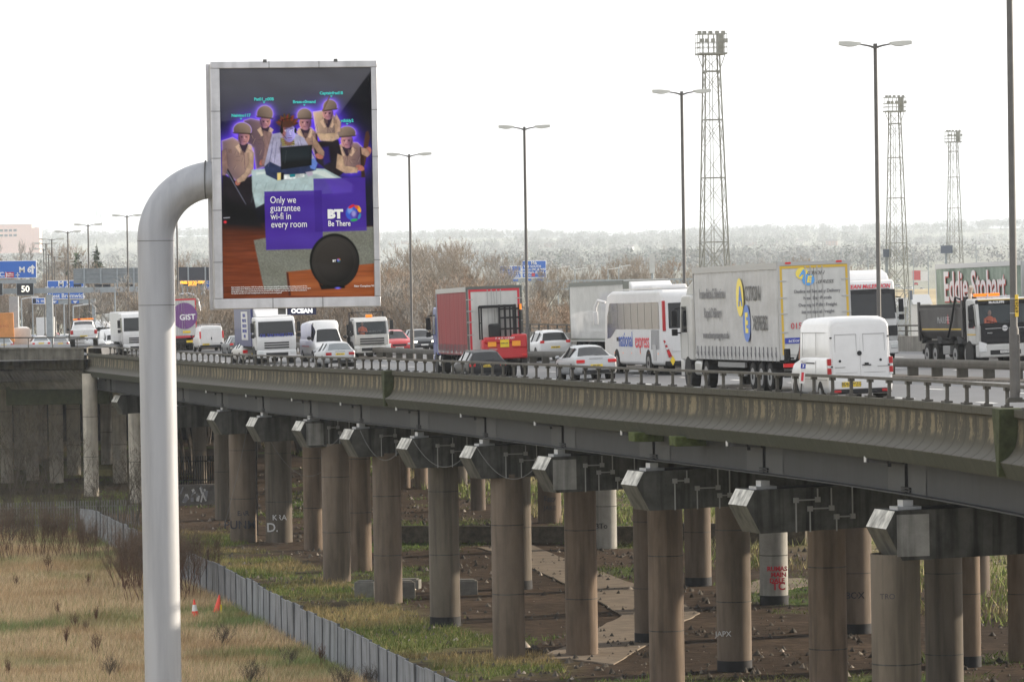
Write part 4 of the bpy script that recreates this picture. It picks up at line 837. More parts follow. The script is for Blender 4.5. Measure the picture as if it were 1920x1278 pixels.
# sleeves, hands' shadows and belts
for pts_,c_ in (([(222,470),(252,492),(250,560),(205,628),(170,640),(165,622),(205,590),(225,540)],(196,166,142)),([(95,480),(118,470),(125,560),(112,600),(95,600)],(150,120,112)),([(300,380),(338,392),(345,450),(322,520),(300,560),(288,540),(305,480)],(150,120,116)),([(560,395),(600,400),(668,396),(676,424),(640,440),(580,436)],(206,176,144)),([(660,300),(684,345),(682,392),(655,400),(650,350)],(196,164,140)),([(540,400),(566,440),(600,490),(598,512),(570,500),(545,460)],(182,150,126)),([(664,500),(690,512),(700,560),(765,570),(760,596),(700,598),(656,572)],(204,172,142)),([(780,470),(812,478),(826,505),(812,520),(784,505)],(186,150,128))):
    d=sdf(pts_); _pt(c255(c_)*(.55+.75*fbm(14,20,int(pts_[0][0])))[...,None],(1-sm(-1.5,1.5,d))*.9); _pt(c255((50,34,60))*np.ones(xx.shape)[...,None],np.exp(-np.abs(d)/2.0)*.4)
for x_,y_ in ((125,470),(185,480),(715,480),(745,470),(600,330),(645,330),(500,395),(540,385)): poly([(x_,y_),(x_+20,y_+2),(x_+19,y_+22),(x_+1,y_+20)],(120,94,88),1.5,a=.6)
# bed
poly([(240,575),(390,562),(600,575),(735,650),(730,692),(545,700),(305,706),(300,740),(258,762),(242,680)],(176,196,198),3,.22,5)
poly([(262,600),(380,585),(560,600),(700,655),(690,640),(600,585),(400,572),(262,588)],(216,228,224),5,.1,6)
for i in range(9): x=262+i*48; poly([(x,640+i*1.5),(x+5,640+i*1.5),(x-18,700),(x-26,735-i*3)],(120,146,150),3,a=.55)
poly([(300,706),(545,706),(545,740),(300,760)],(18,16,20),6)
# man with laptop
poly([(345,400),(392,392),(455,395),(500,420),(520,455),(560,540),(540,575),(380,600),(305,580),(304,548),(330,450)],(170,168,196),2,.35,9)
poly([(384,420),(450,415),(455,455),(386,462)],(120,112,70),2)
for i in range(7): poly([(386+i*10,420),(389+i*10,420),(389+i*10,460),(386+i*10,460)],(40,44,70),1,a=.8)
for i in range(4): poly([(386,424+i*10),(453,422+i*10),(453,425+i*10),(386,427+i*10)],(214,200,120),1,a=.7)
poly([(303,560),(330,535),(380,560),(530,530),(562,545),(556,580),(500,600),(420,625),(365,628),(310,600)],(46,58,92),3,.4,4)
poly([(520,530),(548,522),(565,545),(552,580),(530,570)],(96,126,196),3,.3,4)
_pt(c255((150,110,90))*(.8+.0*xx)[...,None],ellm(424,432,22,26))
lx=np.clip((xx-424)/34,-1,1); _pt(c255((176,168,236))*(.72+.42*lx)[...,None],ellm(426,394,33,46,-4,.06)); pt((170,104,74),ellm(400,384,12,34,0,.5)*.75)
for i in range(26):
    an=-2.9+i*.105; hx0,hy0=422+30*math.cos(an),362+22*math.sin(an); seg(hx0,hy0,hx0+(16+6*(i%3))*math.cos(an-.25),hy0+(18+7*(i%4))*math.sin(an-.1),5.5,(74+i%5*16,42+i%4*9,28+i%3*5),.95)
pt((84,50,34),ellm(420,352,36,20,0,.35)); pt((60,36,28),ellm(392,374,7,20)*.9)
for q in (412,442): seg(q-7,375,q+6,373,2.2,(56,38,50),.9); pt((240,240,255),ellm(q,384,6,3.2,0,.3)); pt((24,40,90),ellm(q+1,384,2.8,2.8,0,.3))
seg(430,386,435,404,1.8,(236,232,255),.8); seg(426,408,437,408,1.8,(96,80,150),.8); seg(420,420,440,419,2.4,(120,70,110),.9); pt((120,100,190),ellm(432,430,14,5,0,.6)*.5)
pt((14,14,20),ellm(391,384,8,15)); pt((14,14,20),ellm(459,384,6,14)); seg(388,372,396,330,3,(12,12,16),.95); seg(396,330,440,322,3,(12,12,16),.8); seg(394,398,414,424,1.6,(14,14,20),.9)
for k,(x0,y0,x1,y1) in enumerate(((350,420,332,520),(366,440,352,540),(480,430,500,500),(470,440,486,520),(345,470,322,560))): seg(x0,y0,x1,y1,2.4,(96,92,130),.6)
poly([(392,432),(376,470),(384,500),(392,462)],(120,112,140),1.5,a=.8)
poly([(383,466),(540,455),(536,556),(384,576)],(14,18,22),1.5); poly([(388,470),(535,459),(531,520),(390,532)],(36,46,52),14,a=.8); poly([(412,480),(415,480),(405,545),(402,545)],(70,80,86),1,a=.5)
poly([(366,592),(384,590),(382,626),(366,628)],(236,214,140),1.5); poly([(392,600),(440,600),(500,596),(500,612),(440,622),(396,626)],(208,214,214),2,.7,3); poly([(425,600),(456,598),(454,612),(428,614)],(24,130,140),1.5); poly([(505,590),(538,585),(542,604),(520,612)],(190,180,200),2); poly([(384,590),(400,592),(398,624),(384,626)],(20,18,24),2)
# floor, rug, furniture
wood=c255((122,62,34))*(.45+.9*fbm(130,7,31))[...,None]*(.45+.75*sm(830,1010,yy))[...,None]
fm=sm(800,880,yy+.12*(xx-90)*0); _pt(wood,np.where(xx<560,fm,0)*sm(0,1,fm)); 
_pt(wood*.9,(1-sm(-3,3,sdf([(90,840),(300,860),(560,860),(836,860),(836,1210),(90,1210)]))))
poly([(90,700),(255,760),(300,870),(90,850)],(12,10,16),30)
rug=c255((126,128,118))*(.6+.75*fbm(5,5,17))[...,None]; _pt(rug,1-sm(-3,3,sdf([(245,922),(300,912),(600,880),(838,862),(838,1045),(520,1075),(430,1080),(425,1165),(292,1168)])))
tb=c255((158,88,48))*(.6+.7*fbm(160,6,41))[...,None]; _pt(tb,1-sm(-2,2,sdf([(402,1080),(838,1046),(838,1210),(412,1196)]))); poly([(402,1080),(412,1084),(424,1196),(412,1200)],(86,42,26),2); poly([(425,1140),(838,1110),(838,1130),(430,1165)],(196,122,74),14,a=.35)
pt((236,60,70),ellm(106,830,7,6,0,.5)); poly([(98,808),(130,806),(130,810),(98,812)],(200,200,210),1.5,a=.8)
# purple panels
def panel(pts,c=(76,46,158),a=.97): poly(pts,c,1.2,a=a)
panel([(543,622),(799,619),(803,882),(548,886)],a=.93); poly([(600,625),(700,625),(740,660),(735,690),(640,700)],(96,66,186),12,a=.6); panel([(300,682),(583,680),(586,968),(305,971)]); poly([(545,683),(583,680),(586,886),(548,886)],(66,36,142),1.2)
# router
_pt(c255((20,20,20))*np.ones(xx.shape)[...,None],ellm(641,1030,123,136,0,.02)); _pt(c255((58,54,50))*(1.1-.8*((xx-600)**2+(yy-960)**2)/30000).clip(.15,1.2)[...,None],ellm(643,1034,112,126,0,.03))
for r0 in (1.0,.93,.86): pt((88,84,78),(ellm(643,1034,112*r0,126*r0,0,.012)-ellm(643,1034,111*r0,124.5*r0,0,.012)).clip(0,1)*.55)
poly([(520,1040),(530,1060),(560,1130),(590,1160),(700,1160),(650,1166),(575,1170)],(10,10,10),3); poly([(565,1148),(690,1152),(690,1166),(575,1168)],(14,14,14),3); pt((120,120,255),ellm(655,1164,12,4,0,.8))
# logo globe
def globe(cx,cy,k):
    pt((60,96,206),ellm(cx-10*k,cy,28*k,33*k,0,.06)); pt((126,166,236),ellm(cx-16*k,cy-14*k,13*k,16*k,0,.5)*.9); pt((88,70,178),ellm(cx+1*k,cy+8*k,17*k,19*k)*.9); pt((196,190,240),ellm(cx+2*k,cy+2*k,10*k,14*k,0,.5)*.6)
    pt((214,40,60),ellm(cx-9*k,cy-33*k,17*k,7*k,-30)); pt((244,180,40),ellm(cx+28*k,cy-20*k,9*k,18*k,-22)); pt((228,96,40),ellm(cx+16*k,cy-30*k,8*k,12*k,-50)*.9); pt((50,170,90),ellm(cx+3*k,cy+34*k,18*k,6*k,-8)); pt((56,150,196),ellm(cx+30*k,cy+16*k,6*k,15*k,20)*.9)
globe(738,795,1.0); globe(661,1027,.22)
img*= (.93+.1*fbm(300,40,71))[...,None]; img=np.clip(img,0,1)**1.05
gx=np.linspace(pw0,pw1,Wp+1); gz=np.linspace(pz1,pz0,Hp+1); GX,GZ=np.meshgrid(gx,gz)
GYw=.06+.012*np.sin(GX*7+GZ*3)*np.cos(GZ*2.2)+.01*np.sin(GZ*9+GX*2)
V=np.stack([GX,GYw,GZ],-1).reshape(-1,3); V=(np.array(Mb.to_3x3())@V.T).T+np.array(cB)
ip=np.pad(img,((0,1),(0,1),(0,0)),mode='edge'); ip=(ip+np.roll(ip,1,0)+np.roll(ip,1,1)+np.roll(np.roll(ip,1,0),1,1))/4; ip[0,:]=img[0,0]; ip[:,0]=ip[:,1]
idx=np.arange((Wp+1)*(Hp+1)).reshape(Hp+1,Wp+1); Fc=np.stack([idx[:-1,:-1],idx[1:,:-1],idx[1:,1:],idx[:-1,1:]],-1).reshape(-1,4)
M_POST=mat('printed_vinyl',(1,1,1),.5,attr='col',spec=.12)
pst=fastmesh('poster',V,Fc,M_POST,bb,col=ip.reshape(-1,3),smooth=True)
PW=mat('poster_white',(.85,.85,.85),.5); PT=mat('poster_teal',(.05,.62,.60),.5)
def pp(zx,zy): return Mb@Vector((pw0+(zx-X0)/(X1-X0)*(pw1-pw0),.03,pz1+(zy-Yt)/(Yb-Yt)*(pz0-pz1)))
kk=(pw1-pw0)/(X1-X0)
def ptx(s,zx,zy,size,m=PW,align='LEFT',bold=0,xs=1,shear=0,nm='poster_lettering'):
    text(s,size*kk,m,pst,Matrix.Translation(pp(zx,zy))@Matrix.Rotation(R_(9),4,'Z')@Matrix.Rotation(math.pi/2,4,'X'),name=nm,align=align,bold=bold,xs=xs,shear=shear,ext=.002)
for i,s_ in enumerate(('Only we','guarantee','wi-fi in','every room')): ptx(s_,327+i,726+i*40,48,xs=.78)
ptx('BT',610,800,56,xs=1.12,bold=.022); ptx('Be There',611,846,38,xs=.78,bold=.003); ptx('BT',631,1030,14,bold=.004)
for s_,x,y in (('Nelvino117',192,307),('Pat01_n00B',306,228),('Brass-c0mand',504,243),('Captainfred18',638,201),('vdiddy2',714,338)):
    ptx(s_,x,y,20,PT,'CENTER',bold=.004)
    mb=MB(); q=pp(x,y+12); q2=[pp(x-6,y+12),pp(x+6,y+12),pp(x,y+21)]; mb.add(q2,[(0,1,2)]); mb.build('name_pointer',PT,pst)
for i,s_ in enumerate(('New Complete Wi-Fi guarantee. 100% UK availability. New customers taking BT Superfast Fibre and existing customers BT Plus','with Complete Wi-Fi. We’ll send you up to two more discs to make a strong signal in every room of your home. If you still can’t get a','strong signal we’ll give you a one-off credit of £20 off your next BT bill. Conditions apply when your Smart Hub is connected to','the internet and does not cover broadband faults. For full terms see bt.com/legalstuff')): ptx(s_,130,1152+i*10,7.7,xs=.93,bold=.001)
ptx('New Complete Wi-Fi',735,1156,13,bold=.001)
# name plate below
mb=MB(); q=P(565,583,YB); M=Matrix.Translation((q.x,YB+.15,q.z))@Matrix.Rotation(R_(9),4,'Z'); mb.box(-.38,.38,-.06,.08,-.1,.1,M); pl=mb.build('name_plate',mat('navy_plate',(.015,.02,.07),.4),bb)
text('OCEAN',.155,mat('white_lit',(.9,.9,.9),.4,emit=(1,1,1),estr=.5),pl,M@Matrix.Translation((0,-.07,0))@Matrix.Rotation(math.pi/2,4,'X'),bold=.008,xs=1.05)
mb=MB(); mb.box(-.62,-.42,-.04,.06,-.08,.12,M); mb.build('lamp_housing',M_SEAM,bb)
# pole: vertical tube with a quarter bend into the back of the board
px_c=295.5; g=P(294,700,YB+.45); rp=.485
xc=P(292,460,YB+.45).x; zb=P(294,450,YB+.45).z; Rb=1.57
pts=[Vector((xc,YB+.45,-.5)),Vector((xc,YB+.45,zb))]; 
for i in range(1,17):
    a=math.pi/2*i/16; pts.append(Vector((xc+Rb-Rb*math.cos(a),YB+.45,zb+Rb*math.sin(a))))
pts.append(Vector((P(404,350,YB).x,YB+.45,zb+Rb)))
mb=MB(); mb.tube(pts,rp,48,caps=True); mb.build('support_pole',M_PIPE,bb,smooth=True,ang=50)
mb=MB()
for z in (zb-.02,P(294,572,YB).z): mb.tube([(xc,YB+.45,z-.009),(xc,YB+.45,z+.009)],rp+.004,48)
x=P(383,350,YB).x; mb.tube([(x,YB+.45,zb+Rb),(x+.03,YB+.45,zb+Rb)],rp+.03,48); mb.build('weld_seam',M_SEAM,bb,smooth=True)
# ================================================================== lamp posts
M_POLE=mat('dark_lamp_post',(.11,.105,.1),.6,var=.15); M_HEAD=mat('lamp_head_grey',(.5,.5,.46),.5,var=.1); M_HEADL=mat('lamp_lens',(.6,.62,.6),.3)
def lamp_proto():
    t=thing('street_lamp','x','street lamp'); H=12.4
    mb=MB(); mb.tube([(0,0,-.1),(0,0,1.6),(0,0,1.7),(0,0,H)],[.13,.13,.085,.07],12); mb.build('post',M_POLE,t,smooth=True)
    for s in (-1,1):
        mb=MB(); mb.tube([(0,0,H-.1),(s*.25,0,H-.02),(s*.75,0,H+.07)],[.045,.035,.025],8); arm=mb.build('arm',M_POLE,t,smooth=True)
        mb=MB(); vs=[]
        for x,wy,z0,z1 in ((.55,.06,H+.03,H+.12),(.8,.14,H-.04,H+.14),(1.0,.15,H-.05,H+.16),(1.38,.13,H+.02,H+.16)): vs.append([(s*x,-wy,z0),(s*x,-wy*.9,z1),(s*x,wy*.9,z1),(s*x,wy,z0)])
        loft(mb,vs,closed=True); mb.add(vs[0],[(0,1,2,3)]); mb.add(vs[-1],[(3,2,1,0)]); mb.build('lamp_head',M_HEAD,t,bevel=.015)
    mb=MB(); mb.box(-.06,.06,-.1,.1,H-.12,H+.06); mb.build('bracket',M_POLE,t)
    return t
LP=lamp_proto()
lamps=[(1641,85,169,'tall double-arm street lamp just right of the yellow-edged trailer'),(1278,174,210,'double-arm street lamp left of the tallest lattice tower'),(983,240,240,'double-arm street lamp beside the red curtain truck'),(767,291,276,'double-arm street lamp right of the billboard'),(446,365,344,'street lamp whose shaft shows under the billboard by the blue truck'),(331,385,378,'street lamp mostly hidden behind the steel pole'),(238,405,412,'street lamp nearest left of the steel pole'),(165,422,435,'second street lamp left of the steel pole'),(127,435,469,'third street lamp left of the steel pole'),(97,449,500,'street lamp fourth left of the pole, beside the M6 sign'),(86,457,535,'far street lamp just behind the fourth one at left'),(82,467,570,'far street lamp with its head level with the sign top'),(91,477,605,'far street lamp between the M6 sign and the second sign'),(102,482,640,'small far street lamp above the second blue sign'),(122,489,680,'tiny far street lamp left of the grey sign backs'),(147,494,720,'farthest tiny street lamp above the grey sign backs')]
for i,(px,py,Y,lab) in enumerate(lamps):
    p=P(px,py,Y); th=TH(Y)*.5; M=Matrix.Translation((p.x,p.y,p.z-12.4))@Matrix.Rotation(th,4,'Z')
    if i==0: LP.matrix_world=M; LP['label']=lab; LP['group']='double-arm lamps along the median'; KIDS[LP.name]=list(LP.children)
    else: copy_tree(LP,M,lab)
# near parapet lamp column
t=thing('street_lamp','thick dark lamp column rising out of frame from the near parapet, with yellow number plate','street lamp',Matrix.Translation(P(1903,752,107.2)))
mb=MB(); mb.tube([(0,0,0),(0,0,1.72),(0,0,1.8),(0,0,12.0)],[.118,.118,.088,.07],20); mb.build('post',M_POLE,t,smooth=True)
mb=MB(); mb.box(-.2,.2,-.2,.2,-.02,.05); mb.box(-.17,.17,-.12,.12,.05,.09); mb.build('base_plate',M_RAIL,t); mb=MB(); mb.box(.055,.125,-.1,.02,.2,1.6); mb.build('access_door',M_POLE,t,bevel=.01)
mb=MB(); mb.box(.02,.1,-.13,-.115,2.02,2.55); pl=mb.build('number_plate',mat('plate_yellow',(.75,.5,.04),.5),t,bevel=.008)
text('69263',.105,M_BLACK,pl,Matrix.Translation((.06,-.136,2.285))@Matrix.Rotation(math.pi/2,4,'X')@Matrix.Rotation(math.pi/2,4,'Z'),bold=.001,ext=.002,xs=1.25)
mb=MB(); mb.tube([(0,0,2.1),(0,0,2.12)],.095,16); mb.tube([(0,0,2.45),(0,0,2.47)],.093,16); mb.build('plate_strap',M_GALV,t)
for s in (-1,1): mb=MB(); mb.bar((0,0,11.9),(s*1.1,0,12.05),.06); mb.box(min(s*1.0,s*1.9),max(s*1.0,s*1.9),-.15,.15,12,12.15); mb.build('lamp_head',M_HEAD,t)
# ================================================================== lattice floodlight towers
M_LAT=mat('lattice_steel',(.3,.3,.27),.6,var=.2)
def lattice(H,wb,wt,lab,M,detail=1):
    t=thing('floodlight_tower',lab,'floodlight tower',M,'lattice floodlight towers'); mb=MB(); n=13; w=lambda z: wb+(wt-wb)*(z/H); zs=[H*(1-(1-i/n)**1.25) for i in range(n+1)]
    cs=lambda z:[(a*w(z)/2,b*w(z)/2,z) for a,b in((-1,-1),(1,-1),(1,1),(-1,1))]
    for k in range(4): mb.bar(cs(0)[k],cs(H)[k],.11)
    mb.build('leg_frame',M_LAT,t); mb=MB()
    for i in range(n):
        a,b=cs(zs[i]),cs(zs[i+1])
        for k in range(4):
            j=(k+1)%4; wd=.065 if i<n*.45 else .04; mb.bar(a[k],b[j],wd); 
            if i<n*.5 or i%2: mb.bar(a[j],b[k],wd)
            if i%2==0: mb.bar(a[k],a[j],.1)
    mb.build('bracing',M_LAT,t); mb=MB()
    mb.box(-1.12,1.12,-1.0,1.0,H,H+.15)
    for k in(-1,1): mb.bar((k*.55,0,H-1.6),(k*1.12,0,H),.06)
    mb.build('platform',M_LAT,t); mb=MB()
    for z in (.6,1.0,1.7): mb.bar((-1.12,-1.0,H+z),(1.12,-1.0,H+z),.04); mb.bar((-1.12,1.0,H+z),(1.12,1.0,H+z),.06); mb.bar((-1.12,-1.0,H+z),(-1.12,1.0,H+z),.06); mb.bar((1.12,-1.0,H+z),(1.12,1.0,H+z),.06)
    for x in (-1.12,-.9,-.45,0,.45,.9,1.12): 
        for y in (-1.0,1.1): mb.bar((x,y,H),(x,y,H+1.7),.05)
    mb.box(.5,.95,-.5,.5,H+.1,H+1.7); mb.build('guard_rail',M_LAT,t)
    for x in (-1.0,-.6,-.1,.45,.95):
        for z,y in ((1.12,-1.1),(1.8,0)): mb=MB(); mb.ell((x,y-.1,H+z),(.15,.15,.15),8,6); mb.box(x-.16,x+.16,y-.35,y-.2,H+z-.18,H+z+.14); mb.build('floodlight',M_HEAD if z>2 else M_LAT,t)
    mb=MB()
    for k in (-.12,.12): mb.bar((k,w(0)*.3,0),(k,w(H)*.3,H),.05)
    mb.build('ladder',M_LAT,t)
for px,py,Y,lab in ((1333,57,365,'tallest lattice floodlight tower, left of the three, behind the grey curtain trailer'),(1677,178,520,'middle lattice floodlight tower, right of the tall street lamp'),(1787,243,690,'smallest lattice floodlight tower, above the green trailer')):
    p=P(px,py,Y); lattice(p.z-2.0,2.95 if Y<600 else 2.9,1.15,lab,Matrix.Translation((p.x,Y,0))@Matrix.Rotation(R_(8),4,'Z'))
# faint pylons
M_PYL=mat('pylon_steel',(.25,.26,.27),.6)
def pylon(px,top,Y,lab,H=None):
    Y*=3.5; p=P(px,top,Y); z=float(hillz(np.array(p.x),np.array(Y))); H=p.z-z; t=thing('electricity_pylon',lab,'pylon',(p.x,Y,z),'electricity pylons on the skyline'); mb=MB(); s=H/40
    for a in(-1,1):
        for b in (-1,1): mb.bar((a*3.5*s,b*3*s,0),(a*.7*s,b*.6*s,H*.6),.35); mb.bar((a*.7*s,b*.6*s,H*.6),(0,0,H),.3)
    for i in range(9): z0=H*.6*i/9; z1=H*.6*(i+1)/9; w0=3.5*s*(1-.8*i/9); w1=3.5*s*(1-.8*(i+1)/9); mb.bar((-w0,0,z0),(w1,0,z1),.22); mb.bar((w0,0,z0),(-w1,0,z1),.22)
    mb.build('pylon_body',M_PYL,t); mb=MB()
    for z_,l in ((.62,7),(.75,9),(.88,6)): mb.bar((-l*s,0,H*z_),(l*s,0,H*z_),.3); mb.bar((-l*s,0,H*z_),(0,0,H*(z_+.06)),.2); mb.bar((l*s,0,H*z_),(0,0,H*(z_+.06)),.2)
    mb.build('cross_arm',M_PYL,t)
for px,top,Y,lab in ((63,362,2000,'faint pylon above the pink building at left'),(183,330,1800,'faint tall pylon above the lamps left of the pole'),(972,400,1900,'faint pylon behind the lamp by the red truck'),(1018,382,2100,'faint pylon on the skyline right of the red truck lamp'),(1300,388,2000,'faint pylon left of the tallest lattice tower'),(1392,425,2300,'small faint pylon right of the tallest lattice tower'),(1885,410,2200,'faint pylon at the right edge skyline')): pylon(px,top,Y,lab)
# ================================================================== vehicles
def paint(n,c,var=.05,rough=.35): return mat(n,c,rough,var=var,scale=1.2,coat=.3)
WHT=paint('white_paint',(.64,.64,.64),.07); WH2=paint('dirty_white_paint',(.48,.48,.465),.14,.5); SIL=mat('silver_paint',(.40,.41,.42),.32,metal=.45,var=.05); BLK=mat('black_paint',(.012,.012,.014),.35,spec=.3); DGR=paint('dark_grey_paint',(.07,.075,.08)); RED=paint('red_paint',(.45,.025,.03)); BLU=paint('blue_paint',(.025,.05,.26)); NAV=paint('navy_paint',(.03,.04,.16))
GLS=mat('vehicle_glass',(.018,.02,.022),.08,spec=.45); GLS2=mat('pale_glass',(.16,.18,.19),.1,spec=.9); GLT=mat('clear_glass',(.10,.12,.13),.05); GLT.node_tree.nodes['Principled BSDF'].inputs['Alpha'].default_value=.38
PLS=mat('black_plastic',(.025,.025,.027),.55); TYR=mat('tyre',(.022,.021,.02),.8,var=.2,scale=6); RIM=mat('wheel_rim',(.28,.28,.28),.4,metal=.5); CHS=mat('chassis_black',(.025,.024,.023),.7,var=.3)
TLR=mat('tail_light_red',(.38,.008,.012),.3,emit=(1,.03,.03),estr=.0); TLB=mat('brake_light_lit',(.5,.008,.01),.3,emit=(1,.02,.02),estr=.05); HDL=mat('headlight_glass',(.6,.62,.62),.15); HDO=mat('headlight_lit',(1,.95,.8),.2,emit=(1,.93,.75),estr=4); ORG=mat('amber_beacon',(.9,.22,.01),.35,emit=(1,.3,.02),estr=.25); YEL=mat('plate_yellow_rear',(.78,.56,.03),.5); WPL=mat('plate_white_front',(.7,.7,.68),.5); CHR=mat('chrome',(.55,.55,.56),.2,metal=.9); TXD=mat('dark_lettering',(.05,.05,.055),.5); TXR=mat('red_lettering',(.55,.03,.05),.5); TXB=mat('blue_lettering',(.03,.05,.35),.5); TXW=mat('white_lettering',(.8,.8,.8),.5); TXG=mat('grey_lettering',(.17,.17,.18),.5)
def place(px,py,s=None,oncoming=False,L=0,scale=1.0,yaw=0,name='car',label='',cat='car',group=None,drop=0):
    """stand a vehicle on the road where pixel (px,py) meets it; the reference point is the centre of the end that faces the camera"""
    if s is None: q,y,o=hit(px,py)
    else:
        Y=F/s; x=P(px,py,Y).x; z,y,o=roadz(x,Y); q=Vector((x,Y,z))
    th=TH(y)+R_(yaw); g=(TZ(y+4)-TZ(y-4))/8*math.cos(th)
    fx=Vector((math.cos(th),math.sin(th),CF)).normalized(); fy=Vector((-math.sin(th),math.cos(th),g)).normalized(); fy=(fy-fx*fy.dot(fx)).normalized(); fz=fx.cross(fy)
    if oncoming: fx,fy=-fx,-fy
    if oncoming: q=q-fy*L*scale
    M=Matrix(((fx.x,fy.x,fz.x,q.x),(fx.y,fy.y,fz.y,q.y),(fx.z,fy.z,fz.z,q.z+drop),(0,0,0,1)))
    if scale!=1: M=M@Matrix.Scale(scale,4)
    t=thing(name,label,cat,M,group); return t
def wheels(t,ys,x,r=.33,w=.22,rim=RIM,double=False):
    for y in ys:
        for s in (-1,1):
            mb=MB(); mb.tube([(s*(x-w),y,r),(s*(x-w*.95),y,r),(s*(x-.02),y,r),(s*x,y,r)],[r*.93,r,r,r*.93],22); wl=mb.build('wheel',TYR,t,smooth=True,ang=30)
            mb=MB(); mb.tube([(s*(x-.01),y,r),(s*(x+.008),y,r)],[r*.62,r*.6],16); rm=mb.build('rim',rim,wl,smooth=True,ang=30)
            mb=MB(); 
            if r>.42:
                mb.tube([(s*(x-.01),y,r),(s*(x+.03),y,r)],[r*.24,r*.18],10); mb.build('hub',PLS,rm)
def plate(t,w,y,z,s_,front=False,x=0,size=.085,m=None):
    f=1 if front else -1; mb=MB(); mb.box(x-w/2,x+w/2,y,y+f*.012,z-.056,z+.056); p=mb.build('number_plate',m or (WPL if front else YEL),t)
    if s_: text(s_,size,TXD,p,face_M((x,y+f*.016,z),'front' if front else 'back'),bold=.002,ext=.001)
def stations(t,st,wmat,side,glassY=None,wind=None,rear=None,bmat=WHT,quarter=None):
    """car shell lofted through stations (y,w,zb,zbelt,rw,zr); side: (i0,i1) side-window cells, rear/wind: station index of that pane"""
    # refine the stations with a smooth curve so the shell reads as rounded sheet metal
    A=np.array(st,float); n0=len(A); fine=[]; par=[]; sub_=3
    for i in range(n0-1):
        p0,p1,p2,p3=A[max(i-1,0)],A[i],A[i+1],A[min(i+2,n0-1)]
        for k in range(sub_):
            q=k/sub_; c=p1+.5*q*((p2-p0)+q*((2*p0-5*p1+4*p2-p3)+q*(3*(p1-p2)+p3-p0))); l=p1*(1-q)+p2*q; c=l+.55*(c-l); c[0]=l[0]; fine.append(c); par.append(i)
    fine.append(A[-1]); rows=[]
    for (y,w,zb,zt,rw,zr) in fine:
        zm=zb+(zt-zb)*.55; zr=max(zr,zt+.004); d=zr-zt; h=[(w*.88,zb),(w*.97,zb+.07),(w*.995,zb+.22*(zt-zb)),(w,zm),(w*.985,zt-.08),(w*.955,zt-.005),(w*.94,zt+.003),(rw*1.0+.02,zt+d*.82),(rw*.93,zt+d*.95),(rw*.78,zr),(rw*.4,zr+.018),(0,zr+.024)]
        rows.append([(x,y,z) for x,z in h]+[(-x,y,z) for x,z in h[::-1][1:]])
    n=len(rows[0]); V=[p for r in rows for p in r]; body=MB(); gl=MB(); body.add(V,[]); gl.add(V,[])
    for i in range(len(rows)-1):
        pi_=par[i]
        for k in range(n-1):
            a=i*n+k; f=(a,a+1,a+n+1,a+n); kk=k if k<n//2 else n-2-k
            isg=(side[0]<=pi_<side[1] and kk==6) or ((pi_==rear or pi_==wind) and kk in(8,9,10))
            (gl if isg else body).f.append(f); (gl if isg else body).k.append(0)
        body.f.append((i*n,i*n+n,i*n+2*n-1,i*n+n-1)); body.k.append(0)
    for r in (0,len(rows)-1): body.f.append(tuple(range(r*n,r*n+n))); body.k.append(0)
    def clean(m): 
        u=sorted({i for f in m.f for i in f}); mp={a:b for b,a in enumerate(u)}; m.v=[m.v[i] for i in u]; m.f=[tuple(mp[i] for i in f) for f in m.f]; return m
    b=clean(body).build('body',bmat,t,smooth=True,ang=48); g=clean(gl).build('windows',wmat,t,smooth=True,ang=50)
    for j in range(side[0]+1,side[1]):         # door pillars
        y,w,zb,zt,rw,zr=st[j]
        for s in(-1,1): mb=MB(); mb.bar((s*(w*.95+.004),y,zt),(s*(rw+.006),y,zr-.06),.05,.012,up=(0,1,0)); mb.build('pillar',PLS,t)
    return b
def arches(t,ys,x,r):
    for y in ys:
        for s in(-1,1): mb=MB(); mb.tube([(s*(x-.3),y,r*1.0),(s*(x+.004),y,r*1.0)],r*1.2,20); mb.build('wheel_arch',CHS,t)
def mirrors(t,x,y,z,m=None,sz=.1):
    for s in(-1,1): mb=MB(); mb.ell((s*(x+sz*1.0),y,z),(sz,sz*.7,sz*.75),8,6); mb.build('wing_mirror',m or PLS,t,smooth=True)
def tails(t,x0,x1,z0,z1,y,m=TLR,d=.06):
    for s in(-1,1): mb=MB(); mb.box(min(s*x0,s*x1),max(s*x0,s*x1),y-.015,y+d,z0,z1); mb.build('tail_light',m,t,bevel=.015)
SED=[(0,.66,.38,.62,.6,.64),(.04,.84,.30,.80,.70,.82),(.14,.885,.24,.94,.72,.97),(.62,.90,.22,.97,.74,1.0),(1.25,.91,.22,.96,.54,1.36),(1.55,.91,.22,.955,.57,1.40),(2.5,.91,.22,.93,.60,1.44),(3.2,.91,.22,.91,.56,1.36),(3.85,.90,.22,.90,.72,.93),(4.5,.87,.22,.80,.66,.82),(4.72,.80,.26,.66,.6,.68),(4.8,.62,.36,.5,.5,.52)]
HAT=[(0,.68,.40,.66,.6,.68),(.04,.84,.32,.84,.72,.86),(.12,.885,.26,.97,.74,.99),(.5,.90,.23,.98,.58,1.36),(.95,.91,.22,.97,.60,1.44),(2.1,.91,.22,.94,.61,1.46),(2.8,.91,.22,.92,.57,1.38),(3.5,.90,.22,.90,.72,.94),(4.1,.87,.22,.80,.66,.82),(4.3,.80,.26,.66,.6,.68),(4.36,.62,.36,.5,.5,.52)]
